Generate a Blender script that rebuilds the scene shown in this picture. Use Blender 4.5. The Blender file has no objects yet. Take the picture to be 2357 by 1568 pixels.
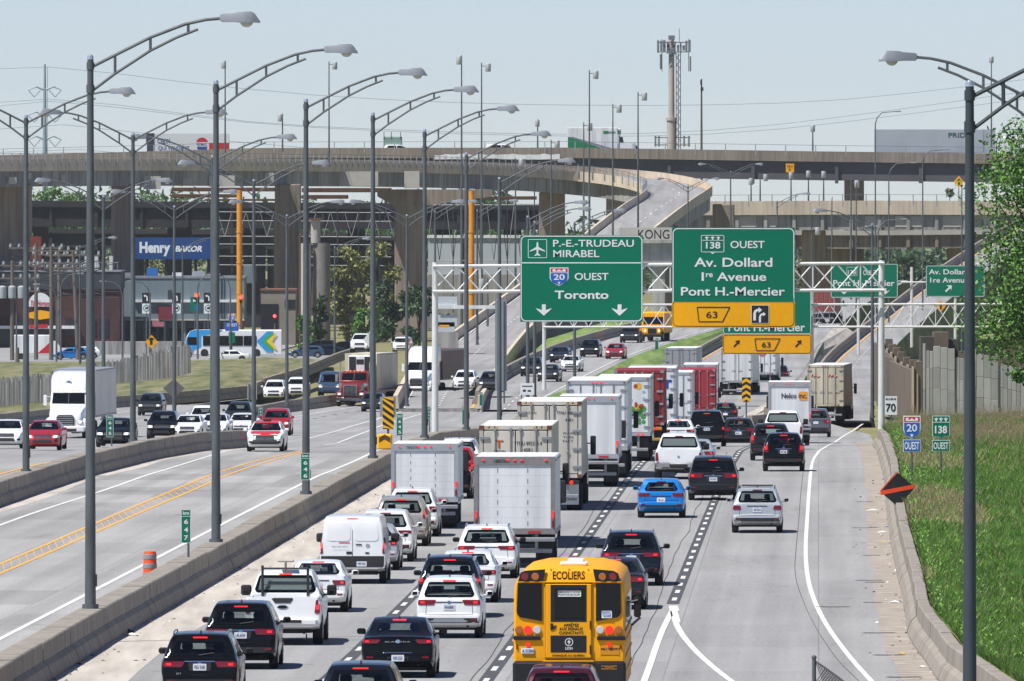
import bpy, bmesh, math, random
import numpy as np
from mathutils import Vector, Matrix
from mathutils.bvhtree import BVHTree

SC = bpy.context.scene
COL = SC.collection
random.seed(7)
# ---------------------------------------------------------------- camera, light, exposure
FPX, CX, YH, HC = 30000.0, 1178.0, 480.0, 11.5     # focal length in survey units, principal column, horizon row, eye height
cam = bpy.data.cameras.new('camera'); cam_o = bpy.data.objects.new('camera', cam); COL.objects.link(cam_o)
cam.sensor_width = 36.0; cam.lens = 36.0 * FPX / 2356.0
cam.shift_y = -(784.0 - YH) / 2356.0
cam.clip_start = 1.0; cam.clip_end = 20000.0
cam_o.location = (0, 0, HC); cam_o.rotation_euler = (math.pi / 2, 0, 0)
SC.camera = cam_o
SUN_DIR = Vector((-0.43, -0.29, 0.88)).normalized()      # towards the sun: high, from the left and a little behind
sun_el = math.asin(SUN_DIR.z); sun_az = math.atan2(SUN_DIR.x, SUN_DIR.y)
world = bpy.data.worlds.new('World'); SC.world = world; world.use_nodes = True
wn = world.node_tree.nodes; wl = world.node_tree.links
sky = wn.new('ShaderNodeTexSky'); sky.sky_type = 'NISHITA'; sky.sun_disc = False
sky.sun_elevation = sun_el; sky.sun_rotation = sun_az
sky.altitude = 30; sky.air_density = 0.57; sky.dust_density = 0.05; sky.ozone_density = 3.0
bg = wn['Background']; bg.inputs['Strength'].default_value = 0.084
tint = wn.new('ShaderNodeMix'); tint.data_type = 'RGBA'; tint.blend_type = 'MULTIPLY'; tint.inputs[0].default_value = 1.0
tint.inputs[7].default_value = (1.05, .98, 1.03, 1); wl.new(sky.outputs[0], tint.inputs[6]); wl.new(tint.outputs[2], bg.inputs['Color'])
sun = bpy.data.lights.new('sun', 'SUN'); sun.energy = 4.6; sun.angle = math.radians(0.53); sun.color = (1.0, 0.97, 0.92)
sun_o = bpy.data.objects.new('sun', sun); COL.objects.link(sun_o)
sun_o.rotation_euler = SUN_DIR.to_track_quat('Z', 'Y').to_euler(); sun_o.location = (0, 0, 200)
SC.view_settings.view_transform = 'Standard'; SC.view_settings.look = 'None'
SC.view_settings.exposure = 0.32; SC.view_settings.gamma = 1.0
SC.render.engine = 'CYCLES'
SC.cycles.use_denoising = True
SC.cycles.max_bounces = 6; SC.cycles.transparent_max_bounces = 12; SC.cycles.volume_bounces = 0
SC.cycles.caustics_reflective = False; SC.cycles.caustics_refractive = False

# ---------------------------------------------------------------- survey helpers
ZG = [(0, 0), (560, 0), (640, -.4), (704, -1.3), (750, -2.0), (860, -3.2), (968, -4.2), (1110, -4.4), (1580, -6.5), (1800, -6.8), (9000, -7)]
def zg(d): return float(np.interp(d, [a for a, b in ZG], [b for a, b in ZG]))
def W(px, py, d): return Vector(((px - CX) * d / FPX, d, HC - (py - YH) * d / FPX))
def X(px, d): return (px - CX) * d / FPX
def Z(py, d): return HC - (py - YH) * d / FPX
def gd(py, up=0.0):
    lo, hi = 120.0, 4000.0
    for _ in range(60):
        m = (lo + hi) / 2
        if YH + (HC - zg(m) - up) * FPX / m > py: lo = m
        else: hi = m
    return lo
def G(px, py, up=0.0):
    d = gd(py, up); return Vector((X(px, d), d, zg(d) + up))
def tl(c, r, x, y): return (589.0 * c + x / 4.0, (0, 392.2, 784.5, 1175.4)[r] + y / 4.0)

# ---------------------------------------------------------------- materials
MATS = {}
def hx(s):
    s = s.lstrip('#'); v = [int(s[i:i + 2], 16) / 255 for i in (0, 2, 4)]
    return tuple(c / 12.92 if c <= .04045 else ((c + .055) / 1.055) ** 2.4 for c in v)
def M(name, col, rough=.6, metal=0.0, coat=0.0, emit=0.0, var=0.12, scale=3.0, stretch=(1, 1, 1), bump=0.0, bscale=None, spec=.5, col2=None, pos=False, ecol=None, streak=0.0):
    if name in MATS: return MATS[name]
    m = bpy.data.materials.new(name); m.use_nodes = True; MATS[name] = m
    nt = m.node_tree; n = nt.nodes; l = nt.links
    b = n['Principled BSDF']
    c = tuple(col) + (1,)
    b.inputs['Roughness'].default_value = rough; b.inputs['Metallic'].default_value = metal
    b.inputs['Coat Weight'].default_value = coat; b.inputs['Coat Roughness'].default_value = .06
    b.inputs['Specular IOR Level'].default_value = spec
    if emit:
        b.inputs['Emission Color'].default_value = tuple(ecol or col) + (1,); b.inputs['Emission Strength'].default_value = emit
    if var or bump or col2:
        if pos:
            g = n.new('ShaderNodeNewGeometry'); src = g.outputs['Position']
        else:
            g = n.new('ShaderNodeTexCoord'); src = g.outputs['Object']
        mp = n.new('ShaderNodeMapping'); mp.inputs['Scale'].default_value = stretch; l.new(src, mp.inputs[0])
        ns = n.new('ShaderNodeTexNoise'); ns.inputs['Scale'].default_value = scale; ns.inputs['Detail'].default_value = 7; ns.inputs['Roughness'].default_value = .62
        l.new(mp.outputs[0], ns.inputs['Vector'])
        r = n.new('ShaderNodeValToRGB')
        a, z = (c, tuple(col2) + (1,)) if col2 else (tuple(max(0, x * (1 - var)) for x in col) + (1,), tuple(min(1, x * (1 + var)) for x in col) + (1,))
        r.color_ramp.elements[0].color = a; r.color_ramp.elements[1].color = z
        r.color_ramp.elements[0].position = .32; r.color_ramp.elements[1].position = .68
        l.new(ns.outputs['Fac'], r.inputs[0]); l.new(r.outputs[0], b.inputs['Base Color'])
        if streak:
            m3 = n.new('ShaderNodeMapping'); m3.inputs['Scale'].default_value = (1, 1, .045); l.new(src, m3.inputs[0])
            n3 = n.new('ShaderNodeTexNoise'); n3.inputs['Scale'].default_value = 2.2; n3.inputs['Detail'].default_value = 5; l.new(m3.outputs[0], n3.inputs['Vector'])
            mr = n.new('ShaderNodeMapRange'); mr.inputs[1].default_value = .42; mr.inputs[2].default_value = .66; mr.inputs[3].default_value = 1.0; mr.inputs[4].default_value = 1.0 - streak; l.new(n3.outputs['Fac'], mr.inputs[0])
            mm = n.new('ShaderNodeMix'); mm.data_type = 'RGBA'; mm.blend_type = 'MULTIPLY'; mm.inputs[0].default_value = 1; l.new(r.outputs[0], mm.inputs[6]); l.new(mr.outputs[0], mm.inputs[7]); l.new(mm.outputs[2], b.inputs['Base Color'])
        if bump:
            n2 = n.new('ShaderNodeTexNoise'); n2.inputs['Scale'].default_value = bscale or scale * 8; n2.inputs['Detail'].default_value = 4
            l.new(mp.outputs[0], n2.inputs['Vector'])
            bp = n.new('ShaderNodeBump'); bp.inputs['Strength'].default_value = bump; bp.inputs['Distance'].default_value = .02
            l.new(n2.outputs['Fac'], bp.inputs['Height']); l.new(bp.outputs[0], b.inputs['Normal'])
    else:
        b.inputs['Base Color'].default_value = c
    return m

def pavement_mat(name, base, warm=0.0, joints=18.0, dark=.82, yaw=.0235):
    """worn concrete/asphalt: long wheel-path streaks, blotches, panels of different pours, thin cracks and joints"""
    m = bpy.data.materials.new(name); m.use_nodes = True; MATS[name] = m
    nt = m.node_tree; n = nt.nodes; l = nt.links; b = n['Principled BSDF']; b.inputs['Roughness'].default_value = .85
    b.inputs['Specular IOR Level'].default_value = .25
    g = n.new('ShaderNodeNewGeometry'); rot = n.new('ShaderNodeVectorRotate'); rot.rotation_type = 'Z_AXIS'
    rot.inputs['Angle'].default_value = yaw; l.new(g.outputs['Position'], rot.inputs[0])
    def noise(sc, st, det=6):
        mp = n.new('ShaderNodeMapping'); mp.inputs['Scale'].default_value = st; l.new(rot.outputs[0], mp.inputs[0])
        t = n.new('ShaderNodeTexNoise'); t.inputs['Scale'].default_value = sc; t.inputs['Detail'].default_value = det; t.inputs['Roughness'].default_value = .6
        l.new(mp.outputs[0], t.inputs['Vector']); return t.outputs['Fac']
    def ramp(v, p0, p1, c0, c1):
        r = n.new('ShaderNodeMapRange'); r.inputs[1].default_value = p0; r.inputs[2].default_value = p1; r.inputs[3].default_value = c0; r.inputs[4].default_value = c1
        l.new(v, r.inputs[0]); return r.outputs[0]
    def mul(a, c):
        x = n.new('ShaderNodeMath'); x.operation = 'MULTIPLY'; l.new(a, x.inputs[0])
        if isinstance(c, float): x.inputs[1].default_value = c
        else: l.new(c, x.inputs[1])
        return x.outputs[0]
    streak = ramp(noise(1.0, (1.1, .012, 1)), .3, .7, .84, 1.08)
    blotch = ramp(noise(.12, (1, .25, 1)), .35, .65, .9, 1.06)
    fine = ramp(noise(9.0, (1, .25, 1), 3), .3, .7, .88, 1.08); stain = ramp(noise(.45, (1, .07, 1), 5), .60, .74, 1.0, .80)
    br = n.new('ShaderNodeTexBrick'); mp = n.new('ShaderNodeMapping'); mp.inputs['Rotation'].default_value = (0, 0, math.pi / 2)
    l.new(rot.outputs[0], mp.inputs[0]); l.new(mp.outputs[0], br.inputs[0])
    br.inputs['Color1'].default_value = (1, 1, 1, 1); br.inputs['Color2'].default_value = (dark, dark, dark, 1); br.inputs['Mortar'].default_value = (.72, .72, .72, 1)
    br.inputs['Scale'].default_value = 1.0; br.inputs['Brick Width'].default_value = joints; br.inputs['Row Height'].default_value = 3.8; br.inputs['Mortar Size'].default_value = .02; br.offset = .37
    br.inputs['Bias'].default_value = -.3
    sp = n.new('ShaderNodeSeparateColor'); l.new(br.outputs['Color'], sp.inputs[0])
    v = n.new('ShaderNodeTexVoronoi'); v.feature = 'DISTANCE_TO_EDGE'; v.inputs['Scale'].default_value = .07
    nz = n.new('ShaderNodeTexNoise'); nz.inputs['Scale'].default_value = .35; l.new(rot.outputs[0], nz.inputs['Vector'])
    mx = n.new('ShaderNodeVectorMath'); mx.operation = 'MULTIPLY_ADD'; l.new(nz.outputs['Color'], mx.inputs[0]); mx.inputs[1].default_value = (3, 9, 0); l.new(rot.outputs[0], mx.inputs[2])
    l.new(mx.outputs[0], v.inputs['Vector'])
    crack = ramp(v.outputs['Distance'], .0, .0022, .62, 1.0)
    sx = n.new('ShaderNodeSeparateXYZ'); l.new(rot.outputs[0], sx.inputs[0])
    w1 = n.new('ShaderNodeMath'); w1.operation = 'MULTIPLY_ADD'; l.new(sx.outputs[0], w1.inputs[0]); w1.inputs[1].default_value = 2 * math.pi / 1.9; w1.inputs[2].default_value = (8.06 - .95) * 2 * math.pi / 1.9
    w2 = n.new('ShaderNodeMath'); w2.operation = 'COSINE'; l.new(w1.outputs[0], w2.inputs[0])
    stain = mul(stain, ramp(w2.outputs[0], .0, 1.0, 1.0, .93))
    val = mul(mul(mul(mul(mul(mul(streak, blotch), fine), sp.outputs[0]), crack), stain), float(base))
    cc = n.new('ShaderNodeCombineColor')
    l.new(mul(val, 1.0 + warm), cc.inputs[0]); l.new(val, cc.inputs[1]); l.new(mul(val, 1.0 - warm), cc.inputs[2])
    l.new(cc.outputs[0], b.inputs['Base Color'])
    return m

concrete_road = pavement_mat('worn_road_concrete', .355, .012)
old_concrete = pavement_mat('old_patched_concrete', .385, .02, 14.0, .66)
shoulder_dirt = M('dusty_shoulder', hx('#bbb3a9'), .9, var=.22, scale=1.4, stretch=(1, .05, 1), bump=.2, pos=True)
joint_dirt = M('gutter_grit', hx('#9f958a'), .95, var=.3, scale=1.2, pos=True, bump=.4)
jersey = M('jersey_concrete', hx('#978f84'), .88, var=.2, scale=.9, stretch=(1, 1, .25), bump=.25, pos=True, bscale=9, streak=.22)
white_paint = M('road_paint_white', (.70, .69, .65), .75, var=.22, scale=2.2, pos=True)
orange_paint = M('road_paint_orange', hx('#e9ab45'), .7, var=.14, scale=2.2, pos=True)
black_tape = M('road_contrast_black', (.075, .075, .08), .75, var=.25, scale=2.0, pos=True)
grass_ground = M('grass_ground', hx('#4a5729'), .95, var=.3, scale=.7, bump=.5, pos=True, col2=hx('#84894c'), stretch=(1, .06, .6))
dry_ground = M('dry_grass_ground', hx('#6f7345'), .95, scale=.15, bump=.5, pos=True, col2=hx('#948b62'))
steel_pole = M('galvanised_steel', hx('#5b6164'), .6, .2, var=.25, scale=2.5, stretch=(1, 1, .3))
white_steel = M('white_gantry_paint', hx('#dcdcd8'), .5, .1, var=.08, scale=2)
lamp_metal = M('lamp_housing_aluminium', hx('#979a9f'), .4, .4, var=.1)
lamp_glass = M('lamp_bowl_glass', hx('#b9b9a8'), .15, 0, var=.05)
bridge_tan = M('bridge_parapet_concrete', hx('#d3c4af'), .9, var=.14, scale=.25, stretch=(1, 1, .3), pos=True, bump=.15, streak=.2)
bridge_grey = M('bridge_girder_concrete', hx('#a3a19d'), .9, var=.34, scale=.16, stretch=(1, 1, .25), pos=True, bump=.15, streak=.4)
bridge_brown = M('bridge_pier_concrete', hx('#96897c'), .9, var=.2, scale=.2, stretch=(1, 1, .3), pos=True, bump=.15, streak=.35)
patch_white = M('fresh_concrete_patch', hx('#b9b5ae'), .9, var=.08, scale=.5, pos=True)
sign_green = M('sign_green_sheeting', hx('#007357'), .45, var=.05, scale=.6, spec=.2)
sign_white = M('sign_white_sheeting', (.78, .8, .8), .4, var=.03)
sign_yellow = M('sign_yellow_sheeting', hx('#f5ad05'), .45, var=.04, spec=.2)
sign_black = M('sign_black', (.012, .012, .012), .5, var=0)
sign_blue = M('sign_blue_sheeting', hx('#1f5fb5'), .4, var=.04)
sign_red = M('sign_red_sheeting', hx('#c2272d'), .4, var=.04)
sign_orange = M('sign_orange_sheeting', hx('#f04e1c'), .45, var=.05)
sign_back = M('sign_back_aluminium', hx('#9aa0a4'), .5, .5, var=.1)
tyre_m = M('tyre_rubber', (.018, .018, .019), .8, var=.2, scale=6)
rim_m = M('alloy_rim', (.42, .43, .45), .3, .8, var=.08)
dark_under = M('underbody_dark', (.014, .014, .015), .75, var=.2)
black_plastic = M('black_plastic', (.022, .022, .024), .55, var=.12)
trim_chrome = M('chrome_trim', (.7, .7, .72), .12, 1.0, var=0)
seat_m = M('seat_fabric_dark', (.05, .05, .055), .8, var=.2)
plate_m = M('licence_plate', (.72, .74, .76), .4, var=.03)
plate_txt = M('plate_blue', (.03, .07, .25), .5, var=0)
tail_lit = M('tail_lamp_lit', (.5, .008, .008), .15, emit=.9, ecol=(1, .025, .012), var=0, coat=.6)
tail_off = M('tail_lamp_red', (.2, .006, .009), .12, var=0, coat=.8)
amber_m = M('amber_lens', (.75, .2, .015), .15, var=0, coat=.6)
amber_lit = M('amber_lens_lit', (.9, .3, .03), .15, var=0, emit=1.0)
clear_lens = M('clear_lens', (.75, .76, .78), .1, .3, var=0, coat=.8)
head_lit = M('head_lamp_lit', (.9, .85, .7), .1, var=0, emit=1.5, ecol=(1, .86, .6))
glass_dark = M('dark_glass', (.005, .006, .008), .05, var=0, spec=.3)
def see_glass(name, tint):
    m = bpy.data.materials.new(name); m.use_nodes = True; n = m.node_tree.nodes; l = m.node_tree.links
    n.remove(n['Principled BSDF'])
    t = n.new('ShaderNodeBsdfTransparent'); t.inputs[0].default_value = tint + (1,)
    gl = n.new('ShaderNodeBsdfGlossy'); gl.inputs['Roughness'].default_value = .03; gl.inputs[0].default_value = (.85, .9, .95, 1)
    fr = n.new('ShaderNodeFresnel'); fr.inputs[0].default_value = 1.55
    geo = n.new('ShaderNodeNewGeometry'); ml = n.new('ShaderNodeMath'); ml.operation = 'MULTIPLY'; inv = n.new('ShaderNodeMath'); inv.operation = 'SUBTRACT'; inv.inputs[0].default_value = 1; l.new(geo.outputs['Backfacing'], inv.inputs[1]); l.new(fr.outputs[0], ml.inputs[0]); l.new(inv.outputs[0], ml.inputs[1])
    mx = n.new('ShaderNodeMixShader'); l.new(ml.outputs[0], mx.inputs[0]); l.new(t.outputs[0], mx.inputs[1]); l.new(gl.outputs[0], mx.inputs[2])
    l.new(mx.outputs[0], n['Material Output'].inputs[0]); return m
tint_glass = see_glass('tinted_glass', (.42, .46, .45))
clear_glass = see_glass('windscreen_glass', (.85, .89, .88))
PAINTS = {}
def paint(name, col, metal=.0, rough=.3):
    dark = max(col) < .06
    PAINTS['paint_' + name] = col
    return M('paint_' + name, col, .14 if dark else rough, 0 if dark else metal, coat=.0 if dark else .6, var=.05, scale=1.2, spec=.22 if dark else .5)

# ---------------------------------------------------------------- mesh building
class MB:
    def __init__(s): s.v = []; s.f = []; s.mi = []; s.k = 0
    def mat(s, k): s.k = k; return s
    def add(s, vs, fs):
        o = len(s.v); s.v += [tuple(p) for p in vs]
        for f in fs: s.f.append(tuple(i + o for i in f)); s.mi.append(s.k)
        return s
    def box(s, x0, x1, y0, y1, z0, z1):
        return s.add([(x0, y0, z0), (x1, y0, z0), (x1, y1, z0), (x0, y1, z0), (x0, y0, z1), (x1, y0, z1), (x1, y1, z1), (x0, y1, z1)],
                     [(0, 3, 2, 1), (4, 5, 6, 7), (0, 1, 5, 4), (1, 2, 6, 5), (2, 3, 7, 6), (3, 0, 4, 7)])
    def rbox(s, x0, x1, y0, y1, z0, z1, c=.03, top=None):
        """box whose twelve edges are chamfered; top=(sx, sy) shrinks the upper end"""
        vs = []; cx, cy = (x0 + x1) / 2, (y0 + y1) / 2
        for z, ins in ((z0, c), (z0 + c, 0), (z1 - c, 0), (z1, c)):
            k = 1.0
            for (x, y) in ((x0 + ins + c, y0 + ins), (x1 - ins - c, y0 + ins), (x1 - ins, y0 + ins + c), (x1 - ins, y1 - ins - c), (x1 - ins - c, y1 - ins), (x0 + ins + c, y1 - ins), (x0 + ins, y1 - ins - c), (x0 + ins, y0 + ins + c)):
                if top:
                    t = (z - z0) / (z1 - z0); x = cx + (x - cx) * (1 + (top[0] - 1) * t); y = cy + (y - cy) * (1 + (top[1] - 1) * t)
                vs.append((x, y, z))
        fs = [tuple(reversed(range(8))), tuple(range(24, 32))]
        for r in range(3):
            for i in range(8): j = (i + 1) % 8; fs.append((r * 8 + i, r * 8 + j, r * 8 + 8 + j, r * 8 + 8 + i))
        return s.add(vs, fs)
    def tube(s, path, r, n=8, caps=True):
        path = [Vector(p) for p in path]; rs = r if isinstance(r, (list, tuple)) else [r] * len(path)
        vs = []; fs = []
        for i, p in enumerate(path):
            t = (path[min(i + 1, len(path) - 1)] - path[max(i - 1, 0)]).normalized()
            up = Vector((0, 0, 1)) if abs(t.z) < .9 else Vector((0, 1, 0))
            a = t.cross(up).normalized(); b = a.cross(t)
            for k in range(n):
                an = 2 * math.pi * k / n; vs.append(p + (a * math.cos(an) + b * math.sin(an)) * rs[i])
        for i in range(len(path) - 1):
            for k in range(n):
                j = (k + 1) % n; fs.append((i * n + k, i * n + j, i * n + n + j, i * n + n + k))
        if caps: fs += [tuple(range(n))[::-1], tuple((len(path) - 1) * n + k for k in range(n))]
        return s.add(vs, fs)
    def lathe(s, prof, c=(0, 0, 0), axis='z', n=16):
        vs = []; fs = []
        for (r, h) in prof:
            for k in range(n):
                a = 2 * math.pi * k / n; u, v = r * math.cos(a), r * math.sin(a)
                p = {'z': (u, v, h), 'y': (u, h, v), 'x': (h, u, v)}[axis]
                vs.append((p[0] + c[0], p[1] + c[1], p[2] + c[2]))
        for i in range(len(prof) - 1):
            for k in range(n):
                j = (k + 1) % n; fs.append((i * n + k, i * n + j, i * n + n + j, i * n + n + k))
        if prof[0][0] > 1e-6: fs.append(tuple(range(n))[::-1])
        if prof[-1][0] > 1e-6: fs.append(tuple((len(prof) - 1) * n + k for k in range(n)))
        return s.add(vs, fs)
    def disc(s, x, y, z, r, t=.02, n=20):          # short cylinder facing -y
        return s.lathe([(r, y), (r, y - t * .6), (r * .86, y - t)], (x, 0, z), 'y', n)
    def prism(s, pts, y0, y1):                      # outline in x,z extruded along y
        n = len(pts)
        return s.add([(x, y0, z) for x, z in pts] + [(x, y1, z) for x, z in pts],
                     [tuple(range(n)), tuple(range(2 * n - 1, n - 1, -1))] + [(i, (i + 1) % n + 0, (i + 1) % n + n, i + n)[::-1] for i in range(n)])
    def rings(s, rs, caps=True, closed=True):
        n = len(rs[0]); vs = [p for r in rs for p in r]; fs = []
        for i in range(len(rs) - 1):
            for k in range(n if closed else n - 1):
                j = (k + 1) % n; fs.append((i * n + k, i * n + j, i * n + n + j, i * n + n + k))
        if caps: fs += [tuple(range(n))[::-1], tuple((len(rs) - 1) * n + k for k in range(n))]
        return s.add(vs, fs)
    def mesh(s, name, mats, smooth=None, fix=True):
        me = bpy.data.meshes.new(name); me.from_pydata(s.v, [], s.f)
        for m in (mats if isinstance(mats, (list, tuple)) else [mats]): me.materials.append(m)
        if any(s.mi): me.polygons.foreach_set('material_index', s.mi)
        if fix and len(s.f) < 20000:
            bm = bmesh.new(); bm.from_mesh(me); bmesh.ops.recalc_face_normals(bm, faces=bm.faces); bm.to_mesh(me); bm.free()
        if smooth is not None:
            me.polygons.foreach_set('use_smooth', [True] * len(me.polygons)); me.set_sharp_from_angle(angle=math.radians(smooth))
        me.update(); return me
    def build(s, name, mats, parent=None, smooth=None, fix=True):
        return link(name, s.mesh(name, mats, smooth, fix), parent)
def link(name, data, parent=None, loc=None):
    o = bpy.data.objects.new(name, data); COL.objects.link(o)
    if parent: o.parent = parent
    if loc is not None: o.location = loc
    return o
def tag(o, label=None, cat=None, group=None, kind=None):
    if label: o['label'] = label
    if cat: o['category'] = cat
    if group: o['group'] = group
    if kind: o['kind'] = kind
    return o
def empty(name, loc, rz=0.0, label=None, cat=None, group=None):
    o = bpy.data.objects.new(name, None); COL.objects.link(o); o.empty_display_size = .5
    o.location = loc; o.rotation_euler = (0, 0, rz)
    return tag(o, label, cat, group)
KIDS = {}
def copy_tree(o, parent=None):
    c = o.copy(); COL.objects.link(c)
    if parent: c.parent = parent
    for ch in [k for k in o.children]: copy_tree(ch, c)
    return c
TEXTS = []
def T(parent, txt, cx, cz, w, h, y, mat, bold=.0, name='lettering', face=-1, axis='y', italic=0.0, vertical=False):
    """lettering fitted to a w x h box, standing in the plane y (facing -y), or axis='x' on a side"""
    TEXTS.append((parent, txt, cx, cz, w, h, y, mat, bold, name, face, axis, italic))
def flush_text():
    cache = {}
    for t in TEXTS:
        key = (t[1], t[8])
        if key in cache: continue
        cu = bpy.data.curves.new('txt', 'FONT'); cu.body = t[1]; cu.align_x = 'CENTER'; cu.offset = t[8]; cu.resolution_u = 3
        o = bpy.data.objects.new('txt', cu); COL.objects.link(o); cache[key] = o
    dg = bpy.context.evaluated_depsgraph_get(); base = {}
    for k, o in cache.items():
        me = bpy.data.meshes.new_from_object(o.evaluated_get(dg))
        n = len(me.vertices); a = np.empty(n * 3); me.vertices.foreach_get('co', a); base[k] = (a.reshape(-1, 3), [tuple(p.vertices) for p in me.polygons])
        bpy.data.meshes.remove(me)
    for k, o in cache.items():
        cu = o.data; bpy.data.objects.remove(o); bpy.data.curves.remove(cu)
    for (parent, txt, cx, cz, w, h, y, mat, bold, name, face, axis, italic) in TEXTS:
        a, fs = base[(txt, bold)]
        if not len(a): continue
        lo, hi = a.min(0), a.max(0); u = (a[:, 0] - (lo[0] + hi[0]) / 2) / max(1e-6, hi[0] - lo[0]); v = (a[:, 1] - (lo[1] + hi[1]) / 2) / max(1e-6, hi[1] - lo[1])
        u = (u * w + v * h * italic) * (-face); v = v * h
        if axis == 'y': vs = [(cx + p, y, cz + q) for p, q in zip(u, v)]
        else: vs = [(y, cx + p * (1 if y > 0 else -1), cz + q) for p, q in zip(u, v)]
        mb = MB(); mb.add(vs, fs); mb.build(name, mat, parent, fix=False)
# ---------------------------------------------------------------- terrain and pavements
def sheet(name, rows, mat, parent=None, kind=None, dz=0.0):
    """rows: list of lists of 3-D points, same count each"""
    mb = MB(); n = len(rows[0]); mb.add([(p[0], p[1], p[2] + dz) for r in rows for p in r], [(i * n + k, i * n + k + 1, i * n + n + k + 1, i * n + n + k) for i in range(len(rows) - 1) for k in range(n - 1)])
    o = mb.build(name, mat, parent, fix=False)
    if kind: o['kind'] = kind
    return o
Ys = list(range(-100, 1700, 20)) + [1800, 2000, 2400, 3000, 4000, 6000]
ground = sheet('ground', [[(x * (1 + max(0, y) / 900.), y, zg(y) - .12 - (1.5 if 900 < y < 1500 and x == 0 else 0)) for x in (-500, -200, -80, -40, 0, 40, 80, 200, 500)] for y in Ys], dry_ground, kind='structure')
def lerp_tab(tab): 
    a = sorted(tab); return lambda y: float(np.interp(y, [p[0] for p in a], [p[1] for p in a]))
def tab_px(pts, up=0.0): return [(p.y, p.x) for p in (G(x, y, up) for x, y in pts)]
XR = lerp_tab([(100, 26), (200, 17.5), (240, 13.8), (270, 11.8), (292, 10.75), (317, 10.36), (349, 10.6), (380, 11.4)] + tab_px([(2052, 1270), (2039, 1175), (2035, 1109), (2013, 1034), (1990, 1000)]))
XC = lerp_tab([(100, -46), (500, -39), (700, -36.5)] + tab_px([(0, 982), (244, 940), (420, 926), (572, 912), (690, 862), (774, 832), (850, 806)]))
XB = lerp_tab([(100, -16.6), (200, -14.3), (317, -11.8), (345.6, -11.17), (413.8, -9.4), (484, -7.65), (553.5, -5.9), (626, -4.2), (700, -2.45), (775, -.75), (850, .5), (925, 1.6), (1000, 3.2), (1100, 6.6), (1200, 10.6), (1300, 14.8)])
XA = lerp_tab([(300, -25.5), (400, -22.9), (503, -20.2), (526, -19.6), (557, -18.7), (610, -17.2), (640, -15.6), (665, -14.6), (690, -13.9)])
rows = []
for y in range(100, 1060, 10):
    a, b = XC(y) - .3, XR(y) + .3
    rows.append([(a + (b - a) * k / 8, y, zg(y)) for k in range(9)])
highway = sheet('highway', rows, concrete_road, kind='structure')
# centre carriageway is an older, patchier pour
rows = [[(XA(y) + .2 + (XB(y) - XA(y) - .4) * k / 3, y, zg(y) + .004) for k in range(4)] for y in range(300, 660, 10)]
sheet('centre_pavement', rows, old_concrete, highway)
# dusty strips beside the barriers
sheet('left_shoulder', [[(XB(y) + .4, y, zg(y) + .006), (XB(y) + 1.5, y, zg(y) + .006), (XB(y) + 2.5 + .25 * math.sin(y * .05), y, zg(y) + .006)] for y in range(150, 900, 8)], shoulder_dirt, highway)
sheet('right_gutter', [[(XR(y) - .78 + .05 * math.sin(y * .11) + .04 * math.sin(y * .31) + random.uniform(-.03, .03), y, zg(y) + .006), (XR(y) - .4, y, zg(y) + .006), (XR(y) + .1, y, zg(y) + .006)] for y in range(150, 760, 3)], joint_dirt, highway)
sheet('centre_shoulder', [[(XA(y) + .3, y, zg(y) + .008), (XA(y) + 1.2 + .15 * math.sin(y * .1), y, zg(y) + .008)] for y in range(300, 690, 8)], shoulder_dirt, highway)
sheet('centre_right_shoulder', [[(XB(y) - 1.0 - .12 * math.sin(y * .13), y, zg(y) + .008), (XB(y) - .3, y, zg(y) + .008)] for y in range(200, 690, 8)], shoulder_dirt, highway)

def resample(pts, step):
    pts = [Vector(p) for p in pts]; L = [0]
    for a, b in zip(pts, pts[1:]): L.append(L[-1] + (b - a).length)
    n = max(2, int(L[-1] / step) + 1); out = []
    for t in np.linspace(0, L[-1], n):
        out.append(Vector([float(np.interp(t, L, [p[i] for p in pts])) for i in range(3)]))
    return out, L[-1]
def smooth_px(pts): return [G(x, y) for x, y in pts]
def chaikin(p, n=2):
    p = [Vector(q) for q in p]
    for _ in range(n):
        q = [p[0]]
        for a, b in zip(p, p[1:]): q += [a * .75 + b * .25, a * .25 + b * .75]
        p = q + [p[-1]]
    return p
def stripe(pts, w, mat, dz=.01, dash=None, parent=None, name='lane_marking', step=4.0, start=0.0, follow=True):
    P, L = resample(chaikin(pts), step if not dash else .75)
    mb = MB(); acc = 0.0
    def side(i):
        t = P[min(i + 1, len(P) - 1)] - P[max(i - 1, 0)]; t.z = 0; t.normalize(); return Vector((t.y, -t.x, 0))
    for i in range(len(P) - 1):
        seg = (P[i + 1] - P[i]).length; mid = acc + seg / 2 + start; acc += seg
        if dash and (mid % dash[1]) > dash[0]: continue
        q = []
        for j, sg in ((i, -1), (i, 1), (i + 1, 1), (i + 1, -1)):
            p = P[j] + side(j) * (w / 2) * sg; q.append((p.x, p.y, (zg(p.y) if follow else p.z) + dz))
        mb.add(q, [(0, 1, 2, 3)])
    return mb.build(name, mat, parent or highway, fix=False)
L1 = [(-8.0, 200), (-4.5, 317), (-3.3, 371), (-2.0, 430), (.4, 530), (3.2, 640), (7.5, 800), (10.0, 900)]
L2 = [(-4.1, 180), (-.61, 317), (2.13, 434), (5.9, 595), (7.4, 660), (11.3, 800), (14.5, 920)]
L3 = [(4.67, 379), (7.8, 507), (11.4, 650), (15.5, 790)]
for ln, st in ((L1, 0), (L2, 2.5), (L3, 5.0)):
    pts = [(x, y, 0) for x, y in ln]
    stripe(pts, .36, black_tape, .010); stripe(pts, .14, white_paint, .014, dash=(3.0, 7.7), start=st)
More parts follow.
